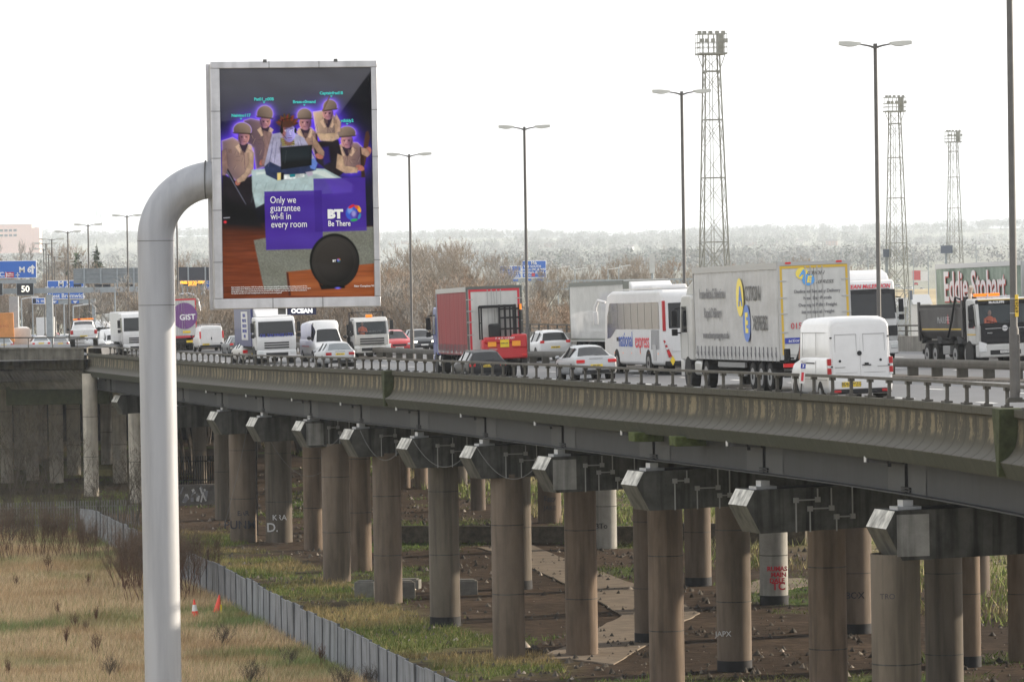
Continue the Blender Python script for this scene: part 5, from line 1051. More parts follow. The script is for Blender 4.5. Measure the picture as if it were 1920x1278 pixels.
SUV=[(0,.72,.48,.80,.66,.82),(.04,.88,.38,1.0,.76,1.02),(.12,.93,.33,1.10,.78,1.12),(.45,.945,.30,1.12,.64,1.56),(.9,.95,.30,1.10,.66,1.66),(2.3,.95,.30,1.07,.67,1.70),(3.0,.95,.30,1.05,.62,1.60),(3.65,.94,.30,1.03,.76,1.07),(4.4,.91,.30,.92,.70,.94),(4.58,.84,.34,.78,.64,.8),(4.64,.66,.44,.6,.56,.62)]
EST=[(0,.70,.38,.66,.62,.68),(.04,.86,.30,.86,.72,.88),(.12,.89,.25,.96,.74,.98),(.5,.905,.22,.97,.60,1.38),(1.0,.91,.22,.96,.62,1.46),(2.4,.91,.22,.94,.63,1.48),(3.1,.91,.22,.92,.58,1.40),(3.75,.90,.22,.91,.72,.95),(4.5,.87,.22,.80,.66,.82),(4.72,.80,.26,.66,.6,.68),(4.78,.62,.36,.5,.5,.52)]
def car(st,body,px,py,label,s=None,oncoming=False,scale=1,reg='',lights=TLR,glass=GLS,headlit=False,lx=(.6,.84),lz=(.68,.84),group=None,yaw=0,rail=False,name='car',cat='car'):
    L=st[-1][0]; t=place(px,py,s,oncoming,L,scale,yaw,name,label,cat,group)
    sed=st is SED; ri=3 if sed else 2; n=len(st); wi=n-5 if sed else n-5; wi=n-5
    si=(4,n-5)if sed else (3,n-5)
    stations(t,st,glass,si,rear=ri,wind=n-5,bmat=body)
    r=.36 if st is SUV else .32; ys=[.95,L-.93]; x=st[4][1]+.0; arches(t,ys,x,r); wheels(t,ys,x+.015,r,.21)
    mirrors(t,st[4][1]-.02,st[n-5][0]+.25,st[n-5][3]+.04,body)
    tails(t,lx[0],lx[1],lz[0],lz[1],-.0 if lz[1]<.9 else .05,lights)
    if not oncoming:
        plate(t,.52,-.012 if sed else -.0,.60 if sed else .76,reg); mb=MB(); mb.box(-.62,.62,-.03,.12,.28,.42); mb.build('bumper',PLS,t,bevel=.02)
        mb=MB(); zt=.93; mb.box(-.30,.30,.035,.06,.9,.925); mb.build('boot_handle',CHR,t)
        mb=MB(); mb.bar((-.1,.12 if not sed else .6,1.0),(.35,.17 if not sed else .62,1.05),.02); mb.build('rear_wiper',PLS,t)
        mb=MB(); mb.bar((-.15,st[4][0]-.02,st[4][5]-.01),(.15,st[4][0]-.02,st[4][5]-.01),.025); mb.build('brake_light',TLB if lights is TLB else TLR,t)
    else:
        plate(t,.5,L+.005,.42,reg,front=True)
        for sg in(-1,1): mb=MB(); mb.box(min(sg*.5,sg*.78),max(sg*.5,sg*.78),L-.2,L-.02,.58,.70); mb.build('headlight',HDO if headlit else HDL,t,bevel=.03)
        mb=MB(); mb.box(-.42,.42,L-.06,L+.01,.52,.64); mb.build('grille',PLS,t); mb=MB(); mb.box(-.55,.55,L-.05,L+.02,.26,.38); mb.build('bumper',PLS,t)
    if rail:
        for sg in(-1,1): mb=MB(); mb.bar((sg*.6,.7,st[5][5]+.01),(sg*.6,2.7,st[5][5]+.02),.035); mb.build('roof_rail',CHR if rail==1 else PLS,t)
    return t
# ---- panel vans
def pvan(st,body,px,py,label,s=None,oncoming=False,scale=1,group=None,cat='van',name='panel_van',windsc=None,yaw=0,side=None):
    L=st[-1][0]; t=place(px,py,s,oncoming,L,scale,yaw,name,label,cat,group); n=len(st); stations(t,st,GLS,side or (n-6,n-4),wind=n-4 if windsc is None else windsc,rear=-9,bmat=body); return t,L
SPR=[(0,.90,.42,1.2,.82,2.38),(.03,.965,.36,1.45,.87,2.52),(.12,.985,.34,1.45,.885,2.6),(.5,.99,.34,1.45,.89,2.64),(2.6,.99,.34,1.45,.89,2.64),(4.0,.99,.34,1.42,.88,2.62),(4.35,.985,.34,1.36,.85,2.52),(4.95,.98,.34,1.28,.70,1.95),(5.35,.96,.34,1.2,.80,1.24),(5.8,.92,.36,.98,.76,1.0),(5.92,.8,.42,.7,.6,.74)]
t,L=pvan(SPR,WHT,1616,762,'tall white panel van with twin rear doors, nearest vehicle on the viaduct',s=63,name='panel_van',yaw=-1.5,side=(6,8),windsc=7)
wheels(t,[1.15,4.85],1.01,.34,.22); arches(t,[1.15,4.85],.992,.34)
for sg,nm in((-1,0),(1,1)):
    mb=MB(); a,b=sorted((sg*.008,sg*.84)); mb.prism([(-.012,.52),(-.02,1.4),(-.0,2.1),(.05,2.42),(.03,2.42),(.03,.52)],a,b); d=mb.build('rear_door',WHT,t,bevel=.012)
    mb=MB(); a,b=sorted((sg*.10,sg*.76)); 
    for (x0,x1,z0,z1) in ((a,b,2.12,2.135),(a,b,.98,.99),(a,a+.012,.98,2.13),(b-.012,b,.98,2.13)): mb.box(x0,x1,-.027 if z1<1.6 else -.014,-.0,z0,z1)
    mb.build('door_crease',mat('shade_line',(.33,.33,.33),.5),d)
    mb=MB(); mb.box(min(sg*.84,sg*.9),max(sg*.84,sg*.9),-.03,.05,1.16,1.2); mb.box(min(sg*.84,sg*.9),max(sg*.84,sg*.9),-.01,.06,2.02,2.06); mb.build('hinge',PLS,d)
    mb=MB(); mb.tube([(sg*.62,-.03,1.34),(sg*.62,-.0,1.34)],.04,10); mb.build('vent_cap',PLS,d)
mb=MB(); mb.tube([(-.02,-.05,1.56),(-.02,-.0,1.56)],.07,14); mb.build('door_lock',PLS,t); mb=MB(); mb.box(.06,.32,-.05,-.02,1.19,1.22); mb.box(.13,.25,-.055,-.02,1.22,1.27); mb.build('door_handle',PLS,t)
for sg in(-1,1):
    for z0,z1,m in((1.12,1.32,TLR),(1.04,1.12,HDL),(.86,1.04,TLR),(.8,.86,HDL)): mb=MB(); a,b=sorted((sg*.88,sg*.99)); mb.box(a,b,-.02,.14,z0+.1,z1+.1); mb.build('tail_light',m,t,bevel=.01)
plate(t,.58,-.035,.62,'BD63 WZG',size=.12,x=-.3); mb=MB(); mb.box(-.92,.92,-.06,.1,.36,.5); mb.build('bumper',PLS,t,bevel=.03); mb=MB(); mb.box(-.8,.8,-.04,.05,.5,.78); mb.build('lower_panel',WHT,t,bevel=.02); plate(t,.58,-.045,.66,'BD63 WZG',size=.12,x=-.3)
tails(t,.62,.86,.40,.48,-.07,TLR)
for x,s_ in ((-.62,''),(.68,'')): mb=MB(); mb.box(x-.16,x+.16,-.026,-.02,1.14,1.165); mb.build('door_badge',mat('badge_grey',(.3,.3,.3),.3),t)
mb=MB(); mb.box(-.999,-.99,1.9,3.6,1.26,1.30); mb.build('sliding_rail',PLS,t); SHL=mat('shade_line',(.33,.33,.33),.5); sx=lambda z: -(.955+(.915-.955)*max(0,(z-1.45))/1.0) if z>1.5 else -.99
for y in (3.72,1.75):
    mb=MB(); mb.bar((-.993,y,.5),(-.985,y,1.35),.014); mb.bar((-.965,y,1.5),(-.945,y,2.2),.014,up=(0,1,0)); mb.build('door_seam',SHL,t)
mb=MB(); mb.bar((-.95,.5,2.2),(-.95,4.0,2.2),.014); mb.bar((-.993,.2,.8),(-.993,4.9,.8),.02); mb.build('side_crease',SHL,t)
mb=MB(); mb.bar((-.98,4.9,1.42),(-1.15,4.9,1.42),.06); mb.box(-1.3,-1.1,4.84,4.94,1.3,1.72); mb.build('wing_mirror',PLS,t,bevel=.03)
mb=MB(); mb.box(-1.1,-.9,4.35,4.4,1.0,1.9) if 0 else mb.box(-.5,.5,5.6,5.7,.5,.6); mb.build('front_bumper',PLS,t)
# blue and red marker post on the parapet
p=P(1503,722,124); mk=thing('marker_post','leaning marker post with blue, white and red bands, in front of the white van','marker post',Matrix.Translation(p)@Matrix.Rotation(R_(5),4,'Y')@Matrix.Rotation(R_(12),4,'Z'))
for z0,z1,m in((-.2,.62,WHT),(.12,.36,TXR),(.47,.6,TXB)): mb=MB(); mb.box(-.07,.07,-.02 if m is WHT else -.026,.02 if m is WHT else -.021,z0 if m is not WHT else .05,z1) if m is not TXR else mb.box(-.035,.035,-.026,-.021,z0,z1); mb.build('band' if m is not WHT else 'plate',m,mk)
mb=MB(); mb.bar((0,.02,-.3),(0,.02,.1),.03); mb.build('stake',PLS,mk); text('3',.1,TXW,mk,face_M((0,-.03,.535),'back'),bold=.004)
# ---- small vans
VIV=[(0,.85,.40,1.1,.76,1.80),(.03,.92,.34,1.2,.80,1.9),(.15,.94,.32,1.2,.81,1.94),(2.6,.94,.32,1.2,.81,1.96),(3.2,.94,.32,1.15,.78,1.9),(3.9,.93,.32,1.08,.70,1.5),(4.25,.92,.32,1.05,.78,1.1),(4.65,.88,.34,.85,.7,.88),(4.78,.75,.4,.6,.55,.64)]
t,L=pvan(VIV,WHT,398,667,'white van with twin plain rear doors, just right of the steel pole',s=24.5,side=(4,6),windsc=5)
wheels(t,[.9,3.9],.935,.33,.2); tails(t,.82,.93,1.0,1.55,.0,TLB); plate(t,.52,-.03,.55,'YD58 FLM',x=-.45)
for sg in(-1,1): mb=MB(); a,b=sorted((sg*.006,sg*.8)); mb.box(a,b,-.02,.03,.62,1.78); mb.build('rear_door',WHT,t,bevel=.02)
mb=MB(); mb.box(-.05,.02,-.04,-.02,.9,1.1); mb.build('door_handle',PLS,t); mb=MB(); mb.box(-.9,.9,-.05,.1,.34,.5); mb.build('bumper',PLS,t); mirrors(t,.95,3.9,1.2)
mb=MB()
for y in (.4,1.4,2.4): mb.bar((-.78,y,2.06),(.78,y,2.06),.04); mb.bar((-.78,y,1.9),(-.78,y,2.06),.04); mb.bar((.78,y,1.9),(.78,y,2.06),.04)
for x in(-.78,.78): mb.bar((x,.3,2.06),(x,2.6,2.06),.04)
mb.build('roof_rack',CHR,t)
# ---- lorries
def cab(t,L,m,H=3.6,top=None,W=2.48,low=.95,visor=None,len_=2.2,opened=False):
    """cab-over tractor cab whose front face is at y=L"""
    y0=L-len_; W2=W/2; zs=low+min(1.05,.42*(H-low)); ze=min(zs+1.0,H-.3)
    pr=[(y0,low),(L-.12,low),(L,low+.2),(L-.02,zs-.02),(L-.26,ze+.03),(L-.5,H-.06),(L-.8,H),(y0+.15,H),(y0,H-.12)]
    mb=MB(); mb.prism(pr,-W2,W2)
    if opened:
        mb.f.pop(2+3); mb.k.pop()
    c=mb.build('cab',m,t,bevel=.07,seg=3)
    if opened:
        for s in(-1,1): mb=MB(); mb.bar((s*(W2-.07),L-.06,zs-.05),(s*(W2-.07),L-.29,ze+.05),.14,.08,up=(0,1,0)); mb.build('windscreen_pillar',m,c)
        mb=MB(); mb.box(-W2+.1,W2-.1,L-.45,L-.12,zs-.3,zs-.06); mb.box(-W2+.1,W2-.1,L-1.5,L-1.4,low+.1,H-.2); mb.build('dashboard',PLS,c)
    f=lambda z: L-.02-(z-zs+.02)*.24/(ze-zs+.05)
    mb=MB(); mb.add([(-W2+.1,f(zs)+.014,zs),(W2-.1,f(zs)+.014,zs),(W2-.15,f(ze)+.014,ze),(-W2+.15,f(ze)+.014,ze)],[(0,1,2,3)]); mb.build('windscreen',GLT if opened else GLS,c)
    mb=MB(); mb.bar((-.8,f(zs+.04)+.03,zs+.03),(-.1,f(zs+.14)+.03,zs+.2),.03); mb.bar((.1,f(zs+.04)+.03,zs+.03),(.8,f(zs+.14)+.03,zs+.2),.03); mb.build('wiper',PLS,c)
    for s in(-1,1): mb=MB(); x=s*(W2+.006); mb.add([(x,L-.35,zs+.02),(x,L-1.35,zs+.02),(x,L-1.35,ze),(x,L-.5,ze)],[(0,1,2,3)]); mb.build('side_window',GLS,c)
    for s in(-1,1): mb=MB(); x=s*(W2+.004); mb.box(min(x,s*W2),max(x,s*W2),L-1.5,L-1.48,low+.1,ze); mb.box(min(x,s*W2),max(x,s*W2),L-.28,L-.26,low+.1,zs); mb.build('door_seam',PLS,c)
    mb=MB(); mb.box(-W2+.02,W2-.02,L-.5,L+.05,.38,low+.02); mb.build('bumper',m,t,bevel=.06)
    mb=MB()
    for i in range(3): mb.box(-.78,.78,L-.02,L+.02,low+.12+i*.15,low+.21+i*.15)
    mb.box(-.7,.7,L+.05,L+.065,.5,.7); mb.build('grille',PLS,c)
    for s in(-1,1):
        mb=MB(); a,b=sorted((s*.85,s*1.17)); mb.box(a,b,L+.0,L+.075,.62,.84); mb.build('headlight',HDL,t,bevel=.03)
        mb=MB(); a,b=sorted((s*(W2+.12),s*(W2+.34))); mb.box(a,b,L-.28,L-.14,zs+.25,zs+.85); mb.box(a,b,L-.28,L-.14,zs-.1,zs+.15); mb.bar((s*W2,L-.3,zs+.95),(s*(W2+.25),L-.2,zs+.9),.05); mb.bar((s*W2,L-.3,zs-.0),(s*(W2+.2),L-.2,zs+.0),.05); mb.build('wing_mirror',PLS,c,bevel=.03)
        mb=MB(); mb.tube([(s*(W2-.35),L-1.35,.52),(s*(W2+.01),L-1.35,.52)],.62,20); mb.build('wheel_arch',CHS,t)
    if visor or H>3.25: mb=MB(); mb.box(-W2+.15,W2-.15,L-.42,L-.18,ze+.02,ze+.14); mb.build('sun_visor',visor or PLS,c,bevel=.02)
    if top: mb=MB(); mb.prism([(y0+.1,H-.02),(L-.75,H-.02),(L-1.1,H+.28),(y0+.3,H+top),(y0+.1,H+top)],-W2+.12,W2-.12); mb.build('roof_deflector',m,c,bevel=.06)
    return c
def chassis(t,y0,y1,axles,r=.5,W=2.5,tank=None,arch=True):
    mb=MB(); mb.box(-.45,.45,y0,y1,.75,1.05); mb.box(-W/2+.1,W/2-.1,y0,y0+.12,.5,.72) ; mb.box(-W/2+.15,W/2-.15,y0+.3,y1-.3,1.0,1.12); mb.build('chassis',CHS,t)
    wheels(t,axles,W/2-.03,r,.34)
    if arch:
        for y in axles:
            for s in(-1,1):
                mb=MB(); pts=[(s*(W/2-.2),y+.62*math.cos(a),.5+.62*math.sin(a)) for a in [math.pi*i/10 for i in range(11)]]
                for a,b in zip(pts,pts[1:]): mb.bar(a,b,.4,.03,up=(1,0,0)) if 0 else mb.add([(a[0]-.2,a[1],a[2]),(a[0]+.2,a[1],a[2]),(b[0]+.2,b[1],b[2]),(b[0]-.2,b[1],b[2])],[(0,1,2,3)])
                mb.build('mudguard',PLS,t)
    if tank: 
        for s in(-1,1): mb=MB(); a,b=sorted((s*(W/2-.65),s*(W/2-.05))); mb.box(a,b,tank[0],tank[1],.45,1.0); mb.build('fuel_tank',mat('tank_alloy',(.5,.5,.48),.35,metal=.4),t,bevel=.12,seg=3)
def trailer(t,y0,L,H,sidem,rearm,roofm,floor=1.2,W=2.55,curtain=True,frame=None,straps=True,rearframe=None,other=None):
    W2=W/2; fr=frame or mat('alloy_frame',(.42,.42,.41),.5,metal=.2)
    mb=MB(); mb.box(-W2,W2,y0,y0+L,H-.05,H); rf=mb.build('roof',roofm,t)
    # curtain sides: wavy
    for s in(-1,1):
        mb=MB(); rows=[]; n=int(L/.14)
        for i in range(n+1):
            y=y0+.12+(L-.24)*i/n; a=.018*math.sin(i*1.35)+.012*math.sin(i*.47+1); k=1 if curtain else 0
            rows.append([(s*(W2-.02+a*k*.3),y,H-.22),(s*(W2-.005+a*k),y,(H+floor)/2),(s*(W2-.01+a*k*1.3),y,floor+.02),(s*(W2-.0+a*k),y,floor-.18)])
        loft(mb,rows); cu=mb.build('curtain' if curtain else 'side_panel',other if other and s>0 else sidem,t,smooth=True,ang=60)
        mb=MB(); a,b=sorted((s*(W2-.05),s*(W2+.02))); mb.box(a,b,y0,y0+L,H-.22,H-.0); mb.build('cant_rail',fr,t)
        if straps:
            y=y0+.5; so_=None
            while y<y0+L-.3:
                if so_ is None: mb=MB(); mb.bar((s*(W2+.03),0,floor+.30),(s*(W2+.03),0,floor-.06),.01,.035); mb.bar((s*(W2+.035),.14,floor+.1),(s*(W2+.035),-.06,floor-.2),.01,.03); so_=mb.build('curtain_strap',TXG,cu); so_.location.y=y
                else: o_=so_.copy(); COL.objects.link(o_); o_.location.y=y
                y+=.62
    mb=MB(); mb.box(-W2,W2,y0,y0+L,floor-.12,floor); mb.box(-W2+.0,W2,y0+L-.06,y0+L,floor,H-.05); mb.build('bed_and_headboard',fr,t)
    mb=MB(); rr_=rearframe or fr
    for x in(-W2,W2-.09): mb.box(x,x+.09,y0-.02,y0+.1,floor-.1,H)
    mb.box(-W2,W2,y0-.021,y0+.1,H-.12,H+.005); mb.box(-W2,W2,y0-.021,y0+.1,floor-.14,floor+.02); mb.build('rear_frame',rr_,t)
    doors=[]
    for s in(-1,1):
        mb=MB(); a,b=sorted((s*.008,s*(W2-.095))); mb.box(a,b,y0-.01,y0+.04,floor+.03,H-.13); d=mb.build('rear_door',rearm,t,bevel=.008); doors.append(d)
        for q in (.25,.45,.62,.8): mb=MB(); mb.box(min(s*(W2-.3),s*(W2+.0)),max(s*(W2-.3),s*(W2+.0)),y0-.035,y0-.01,floor+(H-floor)*q-.02,floor+(H-floor)*q+.02); mb.build('hinge',fr,d)
        mb=MB()
        for q in (.12,.3): mb.bar((s*q,y0-.03,floor+.05),(s*q,y0-.03,H-.15),.03)
        mb.build('lock_bar',fr,d)
    return doors
def rearlights(t,y,z=.85,m=TLB,W=2.4):
    for s in(-1,1): mb=MB(); a,b=sorted((s*(W/2-.42),s*(W/2-.02))); mb.box(a,b,y-.03,y+.05,z,z+.13); mb.build('tail_light',m,t)
def letters(s,size,m,t,x,y,z,facing,**kw): return text(s,size,m,t,face_M((x,y,z),facing),**kw)
# grey curtain trailer lorry
CUR=mat('grey_curtain',(.42,.42,.42),.42,var=.12,scale=1.4,bump=.25,stretch=(1,.5,1.5)); RDR=mat('white_door',(.55,.55,.53),.5,var=.08,scale=1.5,streak=.1)
t=place(1534,738,s=54.6,yaw=-1.2,name='curtain_lorry',label='grey-curtained lorry with yellow-edged rear doors and yellow and blue circles on its side',cat='lorry')
H=4.45; drs=trailer(t,0,13.5,H,CUR,RDR,mat('white_roof',(.6,.6,.58),.6,var=.1),floor=1.25); chassis(t,0,13.2,[1.9,3.2,4.5],.5); rearlights(t,0)
cab(t,16.3,WH2,H=3.45,top=.5,low=1.0); chassis(t,11.4,15.8,[12.0,14.9],.5,tank=(12.9,14.1))
mb=MB(); 
for s in(-1,1): a,b=sorted((s*1.16,s*1.24)); mb.box(a,b,5.6,9.9,.8,.98); mb.box(a,b,5.6,9.9,.5,.6)
mb.build('side_guard',mat('guard_grey',(.2,.2,.2),.5),t)
YF=mat('yellow_edge',(.6,.4,.05),.5); mb=MB(); 
for x in(-1.2,1.12): mb.box(x,x+.08,-.022,-.012,1.28,H-.14)
mb.box(-1.2,1.2,-.0225,-.0125,H-.22,H-.13); mb.build('yellow_edging',YF,t)
YC=mat('logo_yellow',(.85,.68,.12),.5); BC=mat('logo_blue',(.10,.2,.55),.5); TG=mat('logo_grey_text',(.1,.1,.1),.5); BC2=mat('logo_light_blue',(.1,.35,.75),.5)
def disc(t,cx,y,cz,rx,rz,m,facing='back',nm='logo_disc'):
    mb=MB(); n=28; M=face_M((cx,y,cz),facing); mb.add([M@Vector((rx*math.cos(2*math.pi*i/n),rz*math.sin(2*math.pi*i/n),0)) for i in range(n)],[tuple(range(n))]); return mb.build(nm,m,t)
disc(t,-.42,-.030,4.05,.22,.2,YC); disc(t,-.2,-.034,3.83,.22,.2,BC2)
letters('A',.32,BC2,t,-.41,-.04,4.05,'back',bold=.012,shear=.25); letters('E',.3,YC,t,-.19,-.042,3.83,'back',bold=.014,shear=.25)
for s_,x,z,sz in (('CTION',-.05,4.05,.17),('XPRESS',.26,3.74,.17)): letters(s_,sz,TG,t,x+.1,-.032,z,'back',shear=.35,xs=1.15)
for i,s_ in enumerate(('Dedicated Sameday Delivery','Next Day Parcels','Overnight Pallet Freight','International Freight')): letters(s_,.16,TXG,t,.1,-.032,3.43-i*.235,'back',xs=.88,bold=.002)
letters('01543 360600',.3,TXR,t,-.1,-.032,2.25,'back',xs=.9); mb=MB(); mb.box(-1.1,1.1,-.030,-.0125,1.66,1.86); mb.build('blue_band',TXB,t); letters('actionexpress.co.uk',.17,TXW,t,-.3,-.036,1.76,'back')
for x in(-.9,.9): mb=MB(); mb.box(x-.1,x+.1,-.05,-.02,H-.06,H); mb.build('marker_light',TLB,t)
X=-1.31
def side(s_,sz,m,y,z,**kw): return letters(s_,sz,m,t,X-.01,y,z,'left',**kw)
disc(t,X,5.7,3.3,.58,.68,YC,'left'); disc(t,X-.006,4.75,2.38,.58,.66,BC,'left')
side('A',.95,BC,5.6,3.3,bold=.03,xs=.9); side('E',.95,YC,4.75,2.36,bold=.04,xs=.9); side('CTION',.72,TG,3.75,3.4,xs=1.0,bold=.012); side('XPRESS',.7,TG,2.75,2.36,xs=.95,bold=.012)
for s_,y,z,sz in (('Immediate Collection',10.2,3.45,.52),('Rapid Delivery',10.2,2.75,.52),('www.actionexpressgroup.co.uk',9.8,1.95,.36)): side(s_,sz,TXG,y,z,xs=.9,bold=.006)
# coach
WHC=mat('coach_white',(.64,.64,.64),.6,var=.06,scale=1.2,spec=.2)
t=place(1300,705,s=43.6,name='coach',label='white coach with blue and red lettering on its side, ahead of the grey-curtained lorry',cat='coach')
Lc=12.3; mb=MB(); mb.prism([(0,.95),(.02,.42),(Lc-.1,.42),(Lc,.8),(Lc-.05,1.5),(Lc-.45,3.0),(Lc-1.0,3.55),(Lc-1.8,3.68),(.5,3.68),(.12,3.5),(0,3.0)],-1.27,1.27); mb.build('body',WHC,t,bevel=.14,seg=3)
PALEG=mat('coach_tint_glass',(.03,.032,.03),.15,spec=.22)
for s in(-1,1):
    x=s*1.276; mb=MB(); mb.add([(x,.65,1.98),(x,9.6,1.98),(x,10.8,1.6),(x,Lc-.75,1.55),(x,Lc-.95,2.6),(x,Lc-1.5,3.15),(x,.65,3.15)],[(0,1,2,3,4,5,6)]); g=mb.build('side_windows',PALEG,t)
    mb=MB(); 
    for k in range(7): y=.65+k*1.42; mb.box(min(x,x+s*.004),max(x,x+s*.004),y-.02,y+.02,1.98,3.15)
    mb.build('window_divider',TXD,g)
mb=MB(); mb.box(-1.0,1.0,-.03,.05,2.0,3.1); mb.build('rear_window',GLS,t,bevel=.05)
for s in(-1,1): mb=MB(); a,b=sorted((s*1.13,s*1.26)); mb.box(a,b,-.03,.12,1.9,3.2); mb.build('rear_pillar_strip',TLR,t,bevel=.02)
for s in(-1,1):
    mb=MB(); a=[(s*1.2,-.04,1.5),(s*1.26,-.04,1.5),(s*1.05,-.04,.75),(s*.9,-.04,.8)]; mb.add(a+[(q[0],.05,q[2]) for q in a],[(0,1,2,3),(4,5,6,7),(0,1,5,4),(1,2,6,5),(2,3,7,6),(3,0,4,7)]); mb.build('tail_light_cluster',TLR,t)
    for k in range(3): mb=MB(); mb.tube([(s*(1.17-.06*k),-.06,1.35-.2*k),(s*(1.17-.06*k),-.03,1.35-.2*k)],.06,10); mb.build('round_lamp',HDL if k<2 else TLB,t)
mb=MB(); mb.box(-.9,.9,-.02,.02,1.0,1.8); mb.build('engine_hatch',WHC,t,bevel=.02); mb=MB(); mb.box(-1.2,1.2,-.05,.2,.4,.6); mb.build('bumper',PLS,t,bevel=.03)
mb=MB(); mb.add([(-1.0,-.056,.62),(-.78,-.056,.62),(-.89,-.056,.84)],[(0,1,2)]); mb.add([(-1.0,-.056,.62),(-.78,-.056,.62),(-.89,-.056,.40)],[(0,1,2)]); mb.build('hazard_diamond',YEL,t)
wheels(t,[3.0,9.6],1.29,.5,.3); arches(t,[3.0,9.6],1.275,.5)
CB=mat('coach_blue_text',(.04,.12,.5),.5); CRD=mat('coach_red_text',(.75,.05,.08),.5)
letters('national',.95,CB,t,-1.283,7.6,1.5,'left',xs=.98,bold=.004); letters('express',.95,CRD,t,-1.283,4.2,1.46,'left',xs=.98,bold=.004)
mb=MB()
for k in range(7): y=2.3-k*.24; mb.bar((-1.283,y,1.1),(-1.283,y-.1,1.95),.06,.01)
mb.build('speed_stripes',TXG,t); mb=MB(); mb.box(-1.285,-1.277,8.7,9.5,1.45,1.62); mb.build('destination_display',PLS,t); mb=MB(); mb.box(-1.29,-1.276,1.4,2.0,.62,1.3); mb.build('vent_grille',mat('vent_grey',(.45,.45,.45),.5),t)
mb=MB()
for k in range(6): mb.box(-1.286,-1.276,1.0+k*1.8,1.08+k*1.8,.9,.95)
mb.build('side_marker',ORG,t)
mb=MB(); mb.tube([(-1.25,Lc-.5,3.2),(-1.5,Lc-.1,3.3),(-1.6,Lc+.1,3.0),(-1.6,Lc+.1,2.75)],[.07,.08,.09,.07],8); mb.box(-1.72,-1.5,Lc+.02,Lc+.16,2.2,2.8); mb.build('wing_mirror',WHC,t,smooth=True,bevel=.03)
mb=MB(); mb.box(-.8,.8,4,8,3.68,3.9); mb.build('roof_air_unit',WHC,t,bevel=.08); mb=MB()
for s in(-1,1): mb.bar((s*1.0,1,3.74),(s*1.0,10.5,3.74),.06)
mb.build('roof_rail',WH2,t)
# red curtain lorry with the truck-mounted forklift
RC=mat('faded_red_curtain',(.26,.045,.05),.6,var=.15,scale=.9,stretch=(1,2,.3),streak=.1)
t=place(932,706,s=41.5,yaw=-4.3,name='curtain_lorry',label='lorry with faded red curtain side, blue cab and red-edged white rear doors',cat='lorry')
H=4.15; trailer(t,0,13.0,H,RC,RDR,mat('white_roof',(.6,.6,.58),.6),floor=1.25,rearframe=mat('dark_rear_frame',(.13,.14,.13),.6),other=CUR); mb=MB()  # unseen right curtain grey instead of red, keeping red bounce off the coach
for x in(-1.16,1.06): mb.box(x,x+.1,-.022,-.012,1.28,H-.14)
mb.box(-1.16,1.16,-.0225,-.0125,H-.23,H-.13); mb.build('red_edging',TXR,t)
chassis(t,0,12.6,[2.9,4.2,5.5],.5); cab(t,15.6,BLU,H=3.3,top=.75,low=1.0); chassis(t,11,15.2,[11.6,14.3],.5,tank=(12.4,13.7)); mb=MB(); mb.box(-1.25,-1.1,13.35,13.5,1.4,4.0); mb.build('side_fairing',NAV,t,bevel=.04); red=t
mb=MB(); mb.box(-1.2,-.85,-.04,-.02,1.16,1.3); mb.build('reflector_plate',YEL,t)
# forklift carried on the tail
FK=paint('forklift_red',(.50,.02,.025)); tf=thing('truck_mounted_forklift','red truck-mounted forklift with black open cab, carried on the rear of the red lorry','forklift',red.matrix_world@Matrix.Translation((.28,-.1,0)))
mb=MB(); mb.box(-1.0,1.05,-.75,-.05,.85,1.75); mb.box(-.9,.5,-.8,-.05,1.55,1.85); mb.box(.35,1.05,-.78,-.3,1.3,1.95); mb.build('body',FK,tf,bevel=.08,seg=3)
for x,w_ in ((-.55,.38),(.55,.38)): mb=MB(); mb.box(x-w_/2,x+w_/2,-.80,-.76,1.42,1.65); mb.build('amber_reflector',mat('reflector_amber',(.9,.35,.02),.4),tf)
plate(tf,.36,-.80,1.56,'AH08 CZS',size=.075); mb=MB(); mb.box(-.18,.22,-.802,-.79,1.38,1.72); mb.build('plate_board',YEL,tf)
letters('P. & M. CLEARY',.13,TXW,tf,.05,-.812,1.78,'back'); 
mb=MB()
for x in (-1.05,-.95,.35,.5): mb.bar((x if x<0 else x,-.45,1.75),(x,-.45,3.25),.07)
mb.bar((-1.05,-.45,3.25),(.55,-.45,3.25),.08); mb.bar((-1.05,-.1,3.2),(.55,-.1,3.2),.08); mb.bar((-1.05,-.45,2.5),(-.95,-.1,2.5),.05); mb.build('cab_frame',PLS,tf)
mb=MB(); mb.box(-.62,-.1,-.5,-.1,1.8,2.45); mb.build('seat',PLS,tf,bevel=.08); mb=MB()
for x in(-.1,.15,.62,.82): mb.bar((x,-.2,1.2),(x,-.2,3.3),.09)
for z in (2.2,2.7,3.1): mb.bar((-.1,-.2,z),(.82,-.2,z),.08)
mb.build('mast',PLS,tf); mb=MB(); mb.tube([(.85,-.35,3.05),(.85,-.35,3.3)],.05,8); mb.build('beacon',ORG,tf)
for s in(-1,1): mb=MB(); mb.tube([(s*.9-.12,-.42,.5),(s*.9+.12,-.42,.5)],.42,20); w_=mb.build('wheel',TYR,tf,smooth=True)
tails(tf,.8,1.0,.95,1.05,-.78,TLB)
